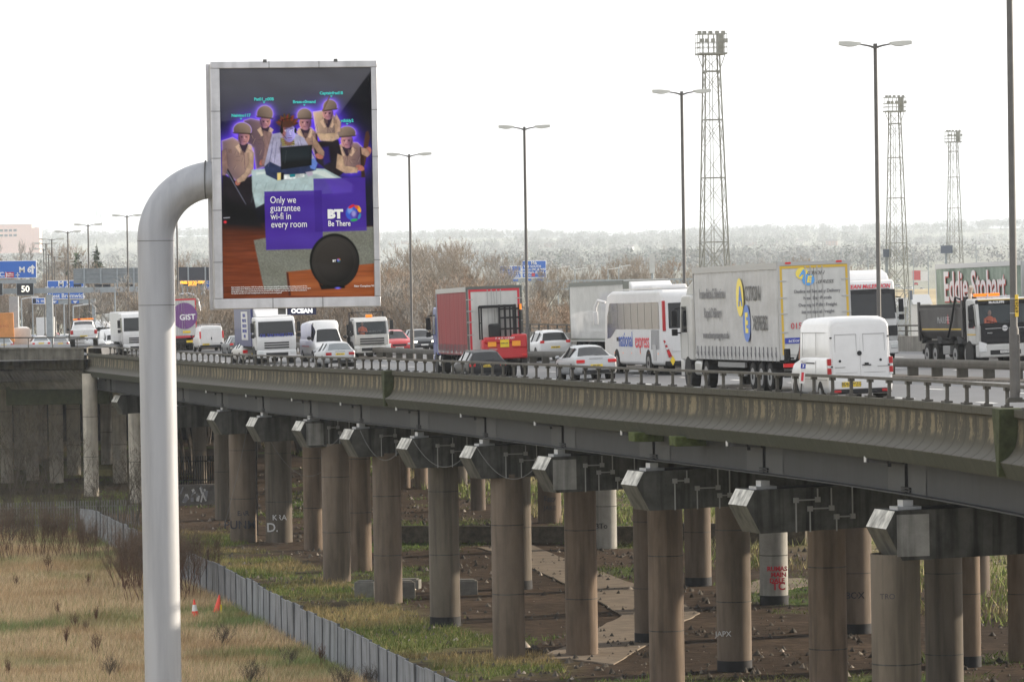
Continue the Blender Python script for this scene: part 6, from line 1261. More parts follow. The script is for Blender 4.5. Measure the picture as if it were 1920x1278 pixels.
# cars on the near carriageway
car(SUV,WHT,1043,688,'white estate-shaped SUV with tall red rear lights behind the red lorry',s=33.6,reg='SA65 MFN',lx=(.62,.86),lz=(.98,1.14),lights=TLB,rail=1)
t=car(SED,SIL,1120,728,'silver-grey saloon with red lit rear lights behind the coach',s=44.5,reg='BJ07 KEV',lights=TLB,lx=(.50,.86),lz=(.72,.86),glass=GLS)
car(EST,BLK,916,714,'black estate car with roof rails passing beside the rear of the red lorry',s=43.5,scale=.93,reg='BX08 LKE',lights=TLB,lx=(.58,.86),lz=(.74,.88),rail=1)
car(HAT,SIL,639,698,'silver hatchback close to the near rail, under the white high-roof van',s=32.5,reg='MV57 OLD',lx=(.5,.84),lz=(.70,.86),glass=GLS2)
car(SED,mat('champagne_paint',(.45,.43,.39),.35,metal=.4),480,684,'silver-gold saloon with round-eyed red rear lights near the blue lorry',s=29.5,reg='WR55 KHT',lx=(.5,.82),lz=(.66,.86),glass=GLS2,lights=TLB)
car(HAT,DGR,455,676,'dark hatchback with brake lights on just left of the silver-gold saloon',s=27,lights=TLB,lz=(.8,.95),glass=GLS2)
# GIST trailer
t=place(341,664,s=23.6,name='box_lorry',label='lorry with pale rear doors and big purple disc, partly behind the steel pole',cat='lorry')
H=4.1; drs=trailer(t,0,12,H,WH2,RDR,WH2,floor=1.15,curtain=False,rearframe=TXR,straps=False); chassis(t,0,12,[2,3.3,4.6]); disc(t,.32,-.045,2.75,1.02,1.05,mat('purple_disc',(.17,.06,.22),.5)); letters('GIST',.62,TXW,t,.55,-.055,2.62,'back',xs=1.0,bold=.015); mb=MB(); mb.box(.15,.75,-.045,-.03,1.38,1.56); mb.build('warning_label',YEL,t); rearlights(t,0,.7); mb=MB(); mb.box(.4,1.2,-.04,-.02,.62,.8); mb.build('reflector_strip',YEL,t); cab(t,14.4,WHT,H=3.3,top=.5)
# pickup
PK=[(0,.80,.62,.9,.78,1.16),(.05,.93,.58,1.02,.86,1.18),(.3,.955,.5,1.04,.88,1.19),(.34,.955,.5,1.05,.68,1.52),(.75,.955,.5,1.06,.70,1.74),(2.4,.955,.5,1.08,.72,1.80),(3.3,.95,.5,1.08,.68,1.76),(4.0,.95,.5,1.06,.78,1.12),(4.9,.93,.5,.98,.76,1.0),(5.15,.86,.52,.8,.7,.84),(5.22,.7,.6,.7,.6,.72)]
t=place(158,649,s=25.2,scale=1.06,name='pickup_truck',label='white double-cab pickup with amber light bar at the end of the ribbed wall',cat='pickup truck',yaw=-6); t.location.z=P(158,649,t.location.y).z
stations(t,PK,GLS,(4,6),wind=6,rear=3,bmat=WHT); wheels(t,[1.1,4.2],.96,.38,.24); arches(t,[1.1,4.2],.94,.38); tails(t,.74,.94,.86,1.14,-.02,TLR); plate(t,.52,-.09,.70,'LK12 OXB'); mb=MB(); mb.box(-.9,.9,-.12,.1,.56,.68); mb.build('bumper',CHR,t,bevel=.03); mb=MB(); mb.box(-.72,.72,-.03,.02,.76,1.15); mb.build('tailgate',WHT,t,bevel=.02); mb=MB(); mb.tube([(0,-.04,.98),(0,-.02,.98)],.07,12); mb.build('badge',CHR,t)
mb=MB(); mb.box(-.72,.72,1.6,1.9,1.86,1.95); lb=mb.build('light_bar',ORG,t,bevel=.02); mb=MB(); mb.box(-.4,-.2,1.58,1.92,1.85,1.96); mb.build('beacon_lens',TLR,lb); mirrors(t,.95,3.9,1.2,None,.13)
# white box hidden between
# ---- oncoming carriageway
def front_ref(px,py,**k): pass
t=place(520,658,s=30,oncoming=True,L=9.0,name='box_lorry',label='blue box lorry with white cab coming towards the camera under the billboard',cat='lorry')
L=9.0; mb=MB(); mb.box(-1.25,1.25,0,6.9,1.1,3.75); bx=mb.build('box_body',NAV,t,bevel=.03); c=cab(t,L,WHT,H=2.95,low=.85,len_=1.9); chassis(t,0,8.6,[1.6,7.9],.5); mb=MB(); mb.prism([(6.4,2.95),(8.3,2.95),(6.9,3.6),(6.4,3.6)],-1.1,1.1); mb.build('roof_deflector',WHT,t,bevel=.05)
letters('OIL SALVAGE LTD',.26,TXB,c,0,L+.03,1.78,'front',bold=.006); mb=MB(); mb.box(1.256,1.262,3.0,5.6,1.5,3.3); pn=mb.build('side_panel_white',WHT,bx)
for i,s_ in enumerate(('SLUDGE','WASTE OIL','COLLECTED','TANK WASH','01902')): letters(s_,.3,TXB,pn,1.27,4.3,3.05-i*.33,'right')
HT=[(0,.9,.42,1.3,.8,2.2),(.05,.97,.36,1.4,.84,2.42),(2.5,.98,.34,1.4,.84,2.56),(4.0,.98,.34,1.38,.84,2.56),(4.3,.98,.34,1.34,.80,2.50),(4.75,.97,.34,1.25,.70,2.02),(5.2,.95,.34,1.2,.84,1.24),(5.6,.9,.36,.95,.74,.98),(5.7,.78,.42,.7,.6,.74)]
t,L=pvan(HT,WHT,620,657,'white high-roof van coming towards the camera beside the flatbed lorry',s=30,oncoming=True,side=(3,5),windsc=5)
wheels(t,[1,4.7],.995,.34,.2); arches(t,[1,4.7],.978,.34); plate(t,.5,L+.02,.5,'BV59 XKR',front=True); mirrors(t,1.0,4.75,1.5,PLS,.15)
for s in(-1,1): mb=MB(); a,b=sorted((s*.58,s*.85)); mb.box(a,b,L-.3,L-.05,.68,.92); mb.build('headlight',HDL,t,bevel=.04)
mb=MB(); mb.box(-.5,.5,L-.12,L-.0,.66,.82); mb.box(-.8,.8,L-.05,L+.02,.36,.5); mb.build('grille',PLS,t); mb=MB(); mb.box(.985,.992,1.0,3.6,.95,1.0); mb.build('red_stripe',TXR,t)
def row(tt): return tt
mb=MB(); mb.box(.975,.985,.8,3.8,1.5,2.0)
# flatbed
t=place(699,660,s=29.5,oncoming=True,L=8.0,name='flatbed_lorry',label='white flatbed lorry with amber beacon and driver in orange coming towards the camera',cat='lorry')
L=8.0; c=cab(t,L,WH2,H=2.62,low=.8,W=2.2,len_=1.7,opened=True); chassis(t,0,7.6,[1.6,6.9],.42,W=2.3); mb=MB(); mb.box(-1.2,1.2,0,6.1,.98,1.12); mb.build('flat_bed',mat('bed_wood',(.25,.19,.12),.8,var=.3),t); mb=MB(); mb.box(-.2,.2,L-.95,L-.75,2.62,2.8); mb.build('beacon',ORG,c,bevel=.03)
mb=MB()
for s in(-1,1): mb.bar((s*1.1,6.15,1.0),(s*1.1,6.15,2.95),.06)
mb.bar((-1.1,6.15,2.95),(1.1,6.15,2.95),.05); mb.build('ladder_rack',PLS,t)
mb=MB(); mb.box(1.12,1.3,6.15,6.3,.9,2.2); mb.build('side_post',PLS,t); letters('R.H. FARNESS LTD',.15,TXG,c,0,L+.04,1.72,'front')
dr=thing('person','driver in orange hi-vis jacket behind the windscreen of the flatbed lorry','person',t.matrix_world@Matrix.Translation((.5,L-.62,1.72)))
hv=mat('hi_vis_orange',(.85,.15,.03),.6); sk=mat('skin',(.45,.26,.19),.6)
mb=MB(); mb.tube([(0,-.05,-.3),(0,-.04,0),(0,0,.28),(0,0,.36)],[.17,.2,.19,.07],12); mb.tube([(.2,0,.24),(.26,.15,0),(.12,.3,.06)],[.07,.06,.045],8); mb.tube([(-.2,0,.24),(-.26,.15,0),(-.12,.3,.06)],[.07,.06,.045],8); mb.build('jacket',hv,dr,smooth=True); mb=MB(); mb.ell((0,.01,.5),(.085,.1,.125),12,9); mb.ell((0,.115,.49),(.015,.02,.02),6,5); mb.build('head',sk,dr,smooth=True); mb=MB(); mb.ell((0,-.02,.53),(.092,.095,.11),12,9); mb.build('hair',TXD,dr,smooth=True)
car(HAT,RED,750,660,'red people-carrier coming towards the camera left of the double-arm lamp',s=28.5,oncoming=True,scale=1.1,reg='BN54 WFT')
car(HAT,DGR,797,661,'dark grey hatchback with headlights on coming towards the camera beside the red lorry',s=27.5,oncoming=True,reg='',headlit=True)
# white artic
t=place(1240,668,s=35.5,oncoming=True,L=16.2,name='box_lorry',label='plain white box trailer lorry heading away from sight behind the coach',cat='lorry')
H=4.3; trailer(t,0,13.4,H,WH2,RDR,WH2,floor=1.2,curtain=False,straps=False,frame=mat('dull_frame',(.2,.21,.19),.6)); chassis(t,0,13,[1.8,3.1,4.4]); cab(t,16.2,WHT,H=3.5,top=.7)
t['label']='plain white box trailer lorry standing beyond the coach, its trailer end by the bushes'
# black and white tractor with name board
t=place(1637,672,s=41.5,oncoming=True,L=16.2,name='curtain_lorry',label='lorry with black-fronted white cab and red name on its roof board, behind the white van',cat='lorry')
H=4.2; trailer(t,0,13.2,4.1,WH2,RDR,WHT,floor=1.2,straps=False); chassis(t,0,13,[1.8,3.1,4.4]); c=cab(t,16.2,WHT,H=3.75,top=.45,low=.95,visor=DGR); chassis(t,11.2,15.8,[11.8,14.8]); mb=MB(); mb.box(-1.0,1.0,16.2-.5,16.2-.2,3.32,3.58); nb=mb.build('name_board',WHT,c,bevel=.02); letters('SEAN McLERNON',.25,CRD,nb,0,16.2-.19,3.45,'front',bold=.006,shear=.2); mb=MB(); mb.prism([(16.2-.02,1.75),(16.22,1.2),(16.24,1.2),(16.0,3.3),(15.8,3.3)],-1.2,1.2); mb.build('black_front',BLK,c,bevel=.03)
mb=MB(); mb.add([(-1.12,16.235,1.98),(1.12,16.235,1.98),(1.05,16.02,3.12),(-1.05,16.02,3.12)],[(0,1,2,3)]); mb.build('windscreen',GLS,c)
# tipper
t=place(1886,684,s=45.5,scale=.93,oncoming=True,L=9.3,name='tipper_lorry',label='dark-bodied tipper lorry with white and black cab and amber light bar, at right',cat='lorry',yaw=0)
L=9.3; c=cab(t,L,WH2,H=3.0,low=.95,len_=1.75,opened=True); mb=MB(); mb.prism([(L-.25,2.62),(L-.05,1.75),(L+.03,1.2),(L+.05,1.2),(L+.04,2.1),(L-.28,2.95),(L-.5,3.02)],-1.24,1.24) if 0 else mb.box(-1.1,1.1,L+.01,L+.05,1.0,1.9); mb.build('black_grille_panel',BLK,c,bevel=.05)
for z0,z1 in((1.05,1.18),(1.28,1.4)): mb=MB(); mb.box(-.85,.85,L+.05,L+.07,z0,z1); mb.build('grille_slot',PLS,c)
mb=MB(); mb.bar((-.9,L+.06,1.66),(.9,L+.06,1.66),.02); mb.build('chrome_strip',CHR,c); mb=MB(); mb.tube([(0,L+.05,1.66),(0,L+.08,1.66)],.13,18); mb.build('round_badge',CHR,c); text('VOLVO',.1,TXD,c,face_M((0,L+.085,1.66),'front'),bold=.002); letters('VOLVO',.07,TXW,c,.7,L+.06,1.46,'front') 
mb=MB(); mb.box(-1.2,1.2,L-.42,L-.25,2.72,2.94); vb=mb.build('visor_board',BLK,c,bevel=.04); letters('McAULIFFE',.15,TXW,vb,.25,L-.24,2.81,'front',bold=.004); mb=MB(); mb.bar((-1.1,L-.25,2.92),(1.1,L-.25,2.92),.035); mb.build('yellow_stripe',YF,vb)
mb=MB(); mb.box(-.15,1.0,L-1.3,L-1.05,3.08,3.22); mb.build('light_bar',ORG,c,bevel=.02); mb=MB(); mb.tube([(1.0,L-1.8,2.7),(1.0,L-1.8,3.25),(1.0,L-1.55,3.55)],[.09,.09,.1],10); mb.build('exhaust_stack',mat('stack_beige',(.45,.4,.34),.5),c,smooth=True)
mb=MB(); mb.box(-.9,.9,L-1.2,L-1.1,3.02,3.1); mb.bar((.5,L-.9,3.1),(.5,L-.7,3.15),.06); mb.build('roof_rail',CHR,c)
TB=mat('tipper_steel',(.05,.047,.045),.5,var=.35,scale=1.5); mb=MB()
pr=[(-1.22,1.55),(-1.0,1.2),(1.0,1.2),(1.22,1.55),(1.25,2.62),(1.18,2.62),(1.1,1.6),(-1.1,1.6),(-1.18,2.62),(-1.25,2.62)]
mb.add([(x,y,z) for y in(.0,7.15) for x,z in pr],[tuple(range(9,-1,-1)),tuple(range(10,20))]+[(i,(i+1)%10,(i+1)%10+10,i+10) for i in range(10)]); mb.box(-1.2,1.2,-.05,.02,1.2,2.75); mb.box(-1.2,1.2,7.1,7.2,1.2,2.95); bd=mb.build('tipper_body',TB,t)
mb=MB(); 
for s in(-1,1): mb.box(min(s*1.24,s*1.29),max(s*1.24,s*1.29),0,7.15,2.5,2.62); mb.box(min(s*1.24,s*1.3),max(s*1.24,s*1.3),6.95,7.2,1.3,2.95); mb.box(min(s*1.2,s*1.3),max(s*1.2,s*1.3),-.1,.1,1.1,2.9)
mb.build('body_rib',TB,bd); mb=MB(); mb.box(1.245,1.25,.4,6.9,1.62,1.68); mb.build('yellow_line',YF,bd); letters('McAULIFFE',.42,mat('pale_grey_text',(.4,.4,.4),.5),bd,1.262,4.0,2.05,'right',xs=1.0); mb=MB(); mb.add([(1.264,4.95,1.9),(1.264,4.6,1.9),(1.264,4.77,2.35)],[(0,1,2)]); mb.build('red_triangle',TXR,bd)
mb=MB(); mb.tube([(1.3,6.9,3.0),(1.36,6.4,3.1),(1.36,5.6,1.9),(1.33,4.9,1.3)],.05,8); mb.build('hose',PLS,t,smooth=True); mb=MB(); mb.box(.7,1.2,7.2,7.5,2.6,3.1); mb.build('sheet_motor',PLS,t)
chassis(t,0,8.9,[1.0,2.35,5.6,7.4],.5,W=2.5,arch=False); mb=MB()
for y0_,y1_ in ((.25,3.1),(4.9,6.3)): mb.add([(1.25,y0_,1.0),(1.25,y0_+.3,1.32),(1.25,y1_-.3,1.32),(1.25,y1_,1.0),(.8,y1_,1.0),(.8,y1_-.3,1.32),(.8,y0_+.3,1.32),(.8,y0_,1.0)],[(0,1,6,7),(1,2,5,6),(2,3,4,5)])
mb.build('mudguard',mat('guard_grey2',(.12,.12,.12),.6),t); letters('McAULIFFE',.2,TXR,c,1.255,L-.9,1.75,'right'); mb=MB(); mb.box(1.245,1.252,L-1.6,L-.3,1.38,1.44); mb.build('yellow_line',YF,c); mb=MB(); mb.box(1.0,1.22,3.6,4.7,.5,.9); mb.build('battery_box',RIM,t,bevel=.03)
plate(t,.5,L+.07,.62,'BX64 OEW',front=True); 
for s in(-1,1): mb=MB(); mb.add([(s*.85,L+.09,1.0),(s*1.22,L+.05,1.12),(s*1.2,L+.06,.66),(s*.95,L+.09,.72)],[(0,1,2,3)]); mb.build('headlight_surround',WHT,t)
dr2=copy_tree(dr,t.matrix_world@Matrix.Translation((.5,L-.55,1.85)),'driver in orange jacket behind the windscreen of the tipper lorry at right')
# green trailer with big lettering
GC=mat('grey_green_curtain',(.24,.28,.235),.6,var=.35,scale=.8,stretch=(1,.6,.5),col2=(.08,.13,.10))
t=place(2008,640,s=43,oncoming=True,L=16.3,name='curtain_lorry',label='dark green curtain lorry with big white and red lettering, behind the tipper at right',cat='lorry')
H=4.35; trailer(t,0,13.6,H,GC,RDR,mat('white_roof',(.6,.6,.58),.6),floor=1.2,frame=mat('pale_rail',(.5,.5,.5),.5)); chassis(t,0,13,[1.8,3.1,4.4]); cab(t,16.3,paint('stobart_green',(.02,.09,.06)),H=3.6,top=.7)
GR=t
LW=mat('curtain_white_text',(.68,.64,.64),.55); LRD=mat('curtain_red_shadow',(.5,.1,.08),.55)
text('Eddie Stobart',1.95,LRD,t,face_M((1.325,6.4,3.22),'right')@Matrix.Translation((.05,-.04,0)),xs=.92,bold=.05,name='lettering'); text('Eddie Stobart',1.95,LW,t,face_M((1.333,6.4,3.22),'right'),xs=.92,bold=.03,name='lettering'); letters('>>> Delivering sustainable distribution',.42,LW,t,1.33,5.9,1.58,'right')
# ---- distant traffic at the left
def simple_truck(px,py,s,bodym,cabm,label,L=12,H=3.9,on=False,letter=None,hs=3.2):
    t=place(px,py,s=s,oncoming=on,L=L+2 if on else 0,name='box_lorry',label=label,cat='lorry'); mb=MB(); mb.box(-1.25,1.25,0,L,1.05,H); bx=mb.build('box_body',bodym,t,bevel=.05); cab(t,L+2.2,cabm,H=hs,low=.85); chassis(t,0,L+1.8,[1.8,3.1,L+.6],arch=False)
    if not on:
        for sg in(-1,1): mb=MB(); a,b=sorted((sg*.01,sg*1.17)); mb.box(a,b,-.03,.01,1.15,H-.1); mb.build('rear_door',bodym,bx,bevel=.01)
        rearlights(t,0,.8)
    return t,bx
ORB=mat('orange_box',(.62,.27,.09),.6,var=.15,scale=1.5); TAN=mat('cream_curtain',(.55,.5,.4),.6,var=.15,streak=.2)
t,bx=simple_truck(4,660,19.5,ORB,WH2,'orange box lorry at the far left edge above the ribbed wall')
letters('LOGISTICS',.32,mat('faint_red_text',(.45,.12,.06),.6),bx,0,-.04,2.6,'back')
simple_truck(86,640,13.2,WHT,WHT,'white box lorry seen between the sign post and the lamps at left',H=3.8)
simple_truck(240,652,18.5,WH2,WHT,'white lorry facing the camera just left of the steel pole',on=True,H=3.6,hs=3.4)
simple_truck(196,640,14,TAN,WHT,'cream curtain lorry stretched behind the white pickup',on=True,L=13,H=3.9)
simple_truck(262,668,25,WHT,WHT,'white lorry cab half hidden by the left edge of the steel pole',on=True,L=6,H=3.3,hs=3.2)
def simple_van(px,py,s,m,label,on=False,sc_=1,lit=False):
    t,L=pvan(HT if sc_>0 else VIV,m,px,py,label,s=s,oncoming=on,scale=abs(sc_),side=(3,5) if sc_>0 else (4,6),windsc=5); wheels(t,[1,4.6],.95,.33,.2); 
    if on:
        for q in(-1,1): mb=MB(); a,b=sorted((q*.55,q*.85)); mb.box(a,b,L-.3,L-.05,.66,.9); mb.build('headlight',HDO if lit else HDL,t)
    else: tails(t,.82,.95,.9,1.3,0,TLR)
    return t
simple_van(43,656,19,WH2,'white van following the orange lorry at left')
simple_van(220,654,24,WHT,'white van with headlights on facing the camera left of the pole',on=True,sc_=-1,lit=True)
simple_van(196,650,20,WHT,'white van right behind the white pickup',on=True)
for px,py,s,st,m,lab,on in ((8,655,20,HAT,SIL,'silver hatchback roof at the far left edge',0),(28,652,17.5,EST,SIL,'silver estate roof second from the left edge',0),(48,653,17.5,HAT,DGR,'grey hatchback roof third from the left edge',0),(78,655,20,HAT,WHT,'white hatchback roof with lit brake lights left of the pickup',0),(114,655,19,HAT,SIL,'silver hatchback roof directly left of the pickup',0),(90,643,14,HAT,DGR,'small dark car ahead of the white hatchback',0),(103,641,13,HAT,RED,'tiny red car beyond the lamps left of the pickup',0),(122,645,15,HAT,WHT,'tiny white car beyond the pickup on its left',0),(191,653,23,SUV,SIL,'silver SUV facing the camera right of the pickup',1),(208,654,23,SED,WHT,'white saloon facing the camera between SUV and white van',1),(250,650,20,HAT,RED,'small red car facing the camera beside the pole',1),(186,642,15,HAT,DGR,'tiny dark car beyond the pickup on its right',1),(60,644,14,HAT,BLU,'tiny blue car beyond the roofs at left',0)):
    car(st,m,px,py,lab,s=s,oncoming=bool(on),lights=TLB if px in(78,90,103,122) else TLR,glass=GLS2,headlit=px in(208,))
# ---- signs and gantries at the left
MS=mat('gantry_grey',(.30,.33,.35),.55,var=.12); BS=mat('sign_blue',(.03,.14,.52),.45); SW=mat('sign_white',(.8,.8,.8),.5); BK=mat('matrix_black',(.02,.022,.028),.5); AMB=mat('amber_leds',(1,.5,.05),.5,emit=(1,.42,.04),estr=.9); WLE=mat('white_leds',(1,.95,.8),.5,emit=(1,.95,.8),estr=.6)
Yg=430.; sg_=F/Yg
def PB(mb,x0,y0,x1,y1,Y,d=.3,front=0): a=P(x0,y1,Y); b=P(x1,y0,Y); mb.box(a.x,b.x,Y-front,Y+d,a.z,b.z); return mb
gt=thing('overhead_gantry','grey overhead motorway gantry crossing the road at far left','gantry',(0,0,0))
PB(MB(),-60,537,262,552,Yg,.9).build('beam',MS,gt); a=P(92,552,Yg)
for px in (92,):
    q=P(px,552,Yg); mb=MB(); mb.box(q.x-.3,q.x+.3,Yg+.1,Yg+.7,CZ-9.5,q.z); mb.build('leg',MS,gt)
q=P(25,552,Yg+14); mb=MB(); mb.box(q.x-.45,q.x+.45,Yg+14,Yg+14.8,CZ-10,q.z-.2); mb.build('leg',MS,gt)
def sgn(x0,y0,x1,y1,Y,name,label,cat='sign',m=BS,border=True):
    t=thing(name,label,cat,(0,0,0)); PB(MB(),x0-1.2,y0-1.2,x1+1.2,y1+1.2,Y,.12).build('border',SW if border else MS,t); bd=PB(MB(),x0,y0,x1,y1,Y-.02,.02).build('panel',m,t); return t,bd
def stext(t,s_,px,py,Y,h,m=SW,**kw): text(s_,h*Y/F*1.35,m,t,Matrix.Translation(P(px,py,Y-.05))@Matrix.Rotation(math.pi/2,4,'X'),**kw)
Ys=Yg-.6
t,bd=sgn(-70,489,67,522,Ys,'motorway_sign','large blue motorway sign at the left edge with arrow, rail and aeroplane symbols','sign'); stext(t,'M 6',47,506,Ys,11,bold=.02); stext(t,'(N.E.C.)',-6,515,Ys,9,bold=.01)
mb=MB(); p=P(61,505,Ys-.05); mb.add([(p.x-.1,p.y,p.z-.42),(p.x+.1,p.y,p.z-.42),(p.x+.1,p.y,p.z+.15),(p.x+.24,p.y,p.z+.05),(p.x+.24,p.y,p.z+.2),(p.x,p.y,p.z+.45),(p.x-.24,p.y,p.z+.2),(p.x-.24,p.y,p.z+.05),(p.x-.1,p.y,p.z+.15)],[tuple(range(9))]); mb.build('arrow',SW,t)
mb=MB(); PB(mb,9.5,510,26,520,Ys-.04,.01); rp=mb.build('rail_symbol',mat('sign_red',(.5,.03,.05),.5),t); mb=MB()
for dy in(-1.5,1.5): a=P(11,515+dy,Ys-.06); b=P(25,515+dy,Ys-.06); mb.bar(a,b,.02,.06)
a=P(15,518,Ys-.06); b=P(20,512,Ys-.06); mb.bar(a,P(21,516.5,Ys-.06),.02,.06); mb.bar(b,P(15,513.5,Ys-.06),.02,.06); mb.build('rail_arrows',SW,rp)
p=P(33,515,Ys-.05); mb=MB(); mb.add([(p.x-.05,p.y,p.z-.2),(p.x+.05,p.y,p.z-.2),(p.x+.05,p.y,p.z+.22),(p.x-.05,p.y,p.z+.22)],[(0,1,2,3)]); mb.add([(p.x-.25,p.y,p.z-.06),(p.x+.25,p.y,p.z-.06),(p.x,p.y,p.z+.1)],[(0,1,2)]); mb.add([(p.x-.1,p.y,p.z-.22),(p.x+.1,p.y,p.z-.22),(p.x,p.y,p.z-.14)],[(0,1,2)]); mb.build('aeroplane_symbol',SW,t)
mb=MB(); PB(mb,-70,523.4,68,533,Yg-.5,.08); mb.build('lower_panel',MS,t)
for x0,lab,lit in ((32,'black matrix sign showing a lit 50 under the motorway sign',1),(-26,'black matrix sign cut by the left edge of the photo',0)):
    t,bd=sgn(x0,531,x0+30,553,Yg-.7,'matrix_sign',lab,'sign',BK,False)
    if lit: stext(t,'50',x0+15.5,542,Yg-.75,12,WLE,bold=.012)
    mb=MB(); q=P(x0+15,530,Yg); mb.box(q.x-.2,q.x+.2,Yg-.7,Yg,q.z,q.z+.2); mb.build('camera_box',MS,t)
# small half mile board
t,bd=sgn(61,559,83,569,Yg-8,'distance_board','small blue and black lane board marked one half mile under the gantry','sign'); stext(t,'½ m',75,564,Yg-8,6,bold=.01); PB(MB(),61.5,559.5,67,568.5,Yg-8.05,.01).build('black_inset',BK,t); q=P(61,569,Yg-8); mb=MB(); mb.box(q.x-.05,q.x+.05,Yg-8,Yg-7.9,CZ-9,q.z); mb.build('post',MS,t)
# second blue sign and sign backs
Y2=490.
t,bd=sgn(90,526,156,560,Y2,'motorway_sign','second blue motorway sign seen between the lamp posts, behind the grey gantry beam','sign'); stext(t,'M 5',120,532,Y2,11,bold=.02); stext(t,'THE SOUTH WEST',124,541,Y2,7,bold=.01); stext(t,'West Bromwich',124,554.5,Y2,8,bold=.01)
PB(MB(),96,561,178,570,Y2+.1,.1).build('arrow_board',MS,t)
for x in(102,141): PB(MB(),x-7,562.5,x+7,569,Y2-.0,.05).build('arrow_panel',BS,t); mb=MB(); q=P(x,566,Y2-.06); mb.add([(q.x-.28,q.y,q.z+.1),(q.x+.28,q.y,q.z+.1),(q.x,q.y,q.z-.14)],[(0,1,2)]); mb.build('down_arrow',SW,t)
for x in(93,175): q=P(x,560,Y2); mb=MB(); mb.box(q.x-.2,q.x+.2,Y2+.2,Y2+.6,CZ-11,q.z); mb.build('leg',MS,t)
t=thing('gantry_sign','row of grey sign backs on the gantry just left of the steel pole','sign',(0,0,0)); Yb_=Yg+1.2; PB(MB(),138,502,262,532,Yb_,.1).build('panel',mat('sign_back_grey',(.23,.25,.26),.6,var=.1),t)
mb=MB(); 
for x in (158,189,220,251): PB(mb,x-1,502,x+1,554,Yb_-.12,.1)
for y in (503,512,520,530): PB(mb,138,y-.6,262,y+.6,Yb_-.06,.05)
mb.build('stiffener',MS,t)
for x0 in (138,177,193,235): PB(MB(),x0,532.5,x0+14,538,Yb_-.2,.3).build('lantern',BK,t)
# gantry right of the pole
t=thing('sign_gantry','gantry with dark sign backs seen inside the curve between pole and billboard','gantry',(0,0,0)); Y3=440.
for x0,x1 in ((333,352),(354,384),(386,405)): PB(MB(),x0,500.5,x1,526,Y3,.15).build('dark_panel',mat('dark_sign_back',(.05,.055,.07),.5),t)
PB(MB(),352,500,354,540,Y3-.1,.1).build('bracket',MS,t); PB(MB(),384,500,386,540,Y3-.1,.1).build('bracket',MS,t); PB(MB(),333,529,388,532,Y3,.5).build('upper_rail',MS,t); PB(MB(),333,549,392,557,Y3+.2,.6).build('beam',MS,t)
for x in(342,351,360,369): PB(MB(),x-1,532,x+1,549,Y3,.1).build('strut',MS,t)
q=P(379,530,Y3); mb=MB(); mb.box(q.x-.2,q.x+.2,Y3+.1,Y3+.6,CZ-9,q.z); mb.build('leg',MS,t)
pts=[P(338,552,Y3-1),P(352,550,Y3-1),P(364,553,Y3-1),P(371,563,Y3-1),P(374,580,Y3-1),P(374,640,Y3-1)]; mb=MB(); mb.tube(pts,.14,8); mb.build('curved_arm',CHR,t,smooth=True)
t,bd=sgn(344,526.5,379,535,Y3-.8,'message_sign','dark electronic message sign with small orange writing right of the pole','sign',BK,False); stext(t,'FREE RECOVERY',361,529.5,Y3-.9,4.6,AMB,bold=.02); stext(t,'AWAIT',361,534,Y3-.9,3.6,AMB,bold=.02)
t,bd=sgn(386,526,402,543,Y3+3,'motorway_sign','sliver of blue motorway sign tucked behind the billboard frame','sign'); stext(t,'L',389,530,Y3+3,6); stext(t,'Tol',390,539,Y3+3,6)
# junction signs and truss in the middle distance
Ym=820.
tr=thing('lattice_gantry','long pale lattice gantry beam in the haze behind the coach','gantry',(0,0,0)); mb=MB()
for yy0 in(526,541): mb.bar(P(955,yy0+2,Ym),P(1300,yy0-3,Ym),.28)
mb.build('chord',MS,tr); mb=MB(); x=958
while x<1296: k=(x-955)/345*5-2; mb.bar(P(x,541-k,Ym),P(x+6,526-k,Ym),.16); mb.bar(P(x+6,526-k,Ym),P(x+12,541-k,Ym),.16); x+=12
mb.build('lattice',MS,tr); q=P(1000,540,Ym); mb=MB(); mb.box(q.x-.3,q.x+.3,Ym,Ym+.6,0,q.z); mb.build('leg',MS,tr)
for x0,y0,x1,y1,lab,tx in ((937,499,976,521,'blue M5 junction sign left of the lamp behind the red lorry',(('M5',956,503,6),('THE SOUTH WEST',956,509,4),('Birmingham (W & C)',956,513.5,4),('West Bromwich',956,518,4))),(980,489,1023,520,'larger blue M6 junction sign crossed by the lamp post',(('M6',1001,493,6.5),('THE SOUTH',998,499.5,4.5),('London (M1 & M40)',1001,505,4.3),('Birmingham (E, N & C)',1001,510.5,4.3),('N.E.C.',990,516,4.3)))):
    t,bd=sgn(x0,y0,x1,y1,Ym-1,'junction_sign',lab,'sign')
    for s_,a,b,h in tx: stext(t,s_,a,b,Ym-1.1,h,bold=.01)
    mb=MB(); PB(mb,x0,y1+1.5,x1+4,y1+8,Ym-.6,.1); ab=mb.build('arrow_board',MS,t)
    for k in(.25,.75): x=x0+(x1-x0)*k; PB(MB(),x-5,y1+2,x+5,y1+6,Ym-.75,.05).build('arrow_panel',BS,t)
PB(MB(),997,512,1003,518,Ym-1.2,.05).build('rail_symbol',mat('sign_red',(.5,.03,.05),.5),t)
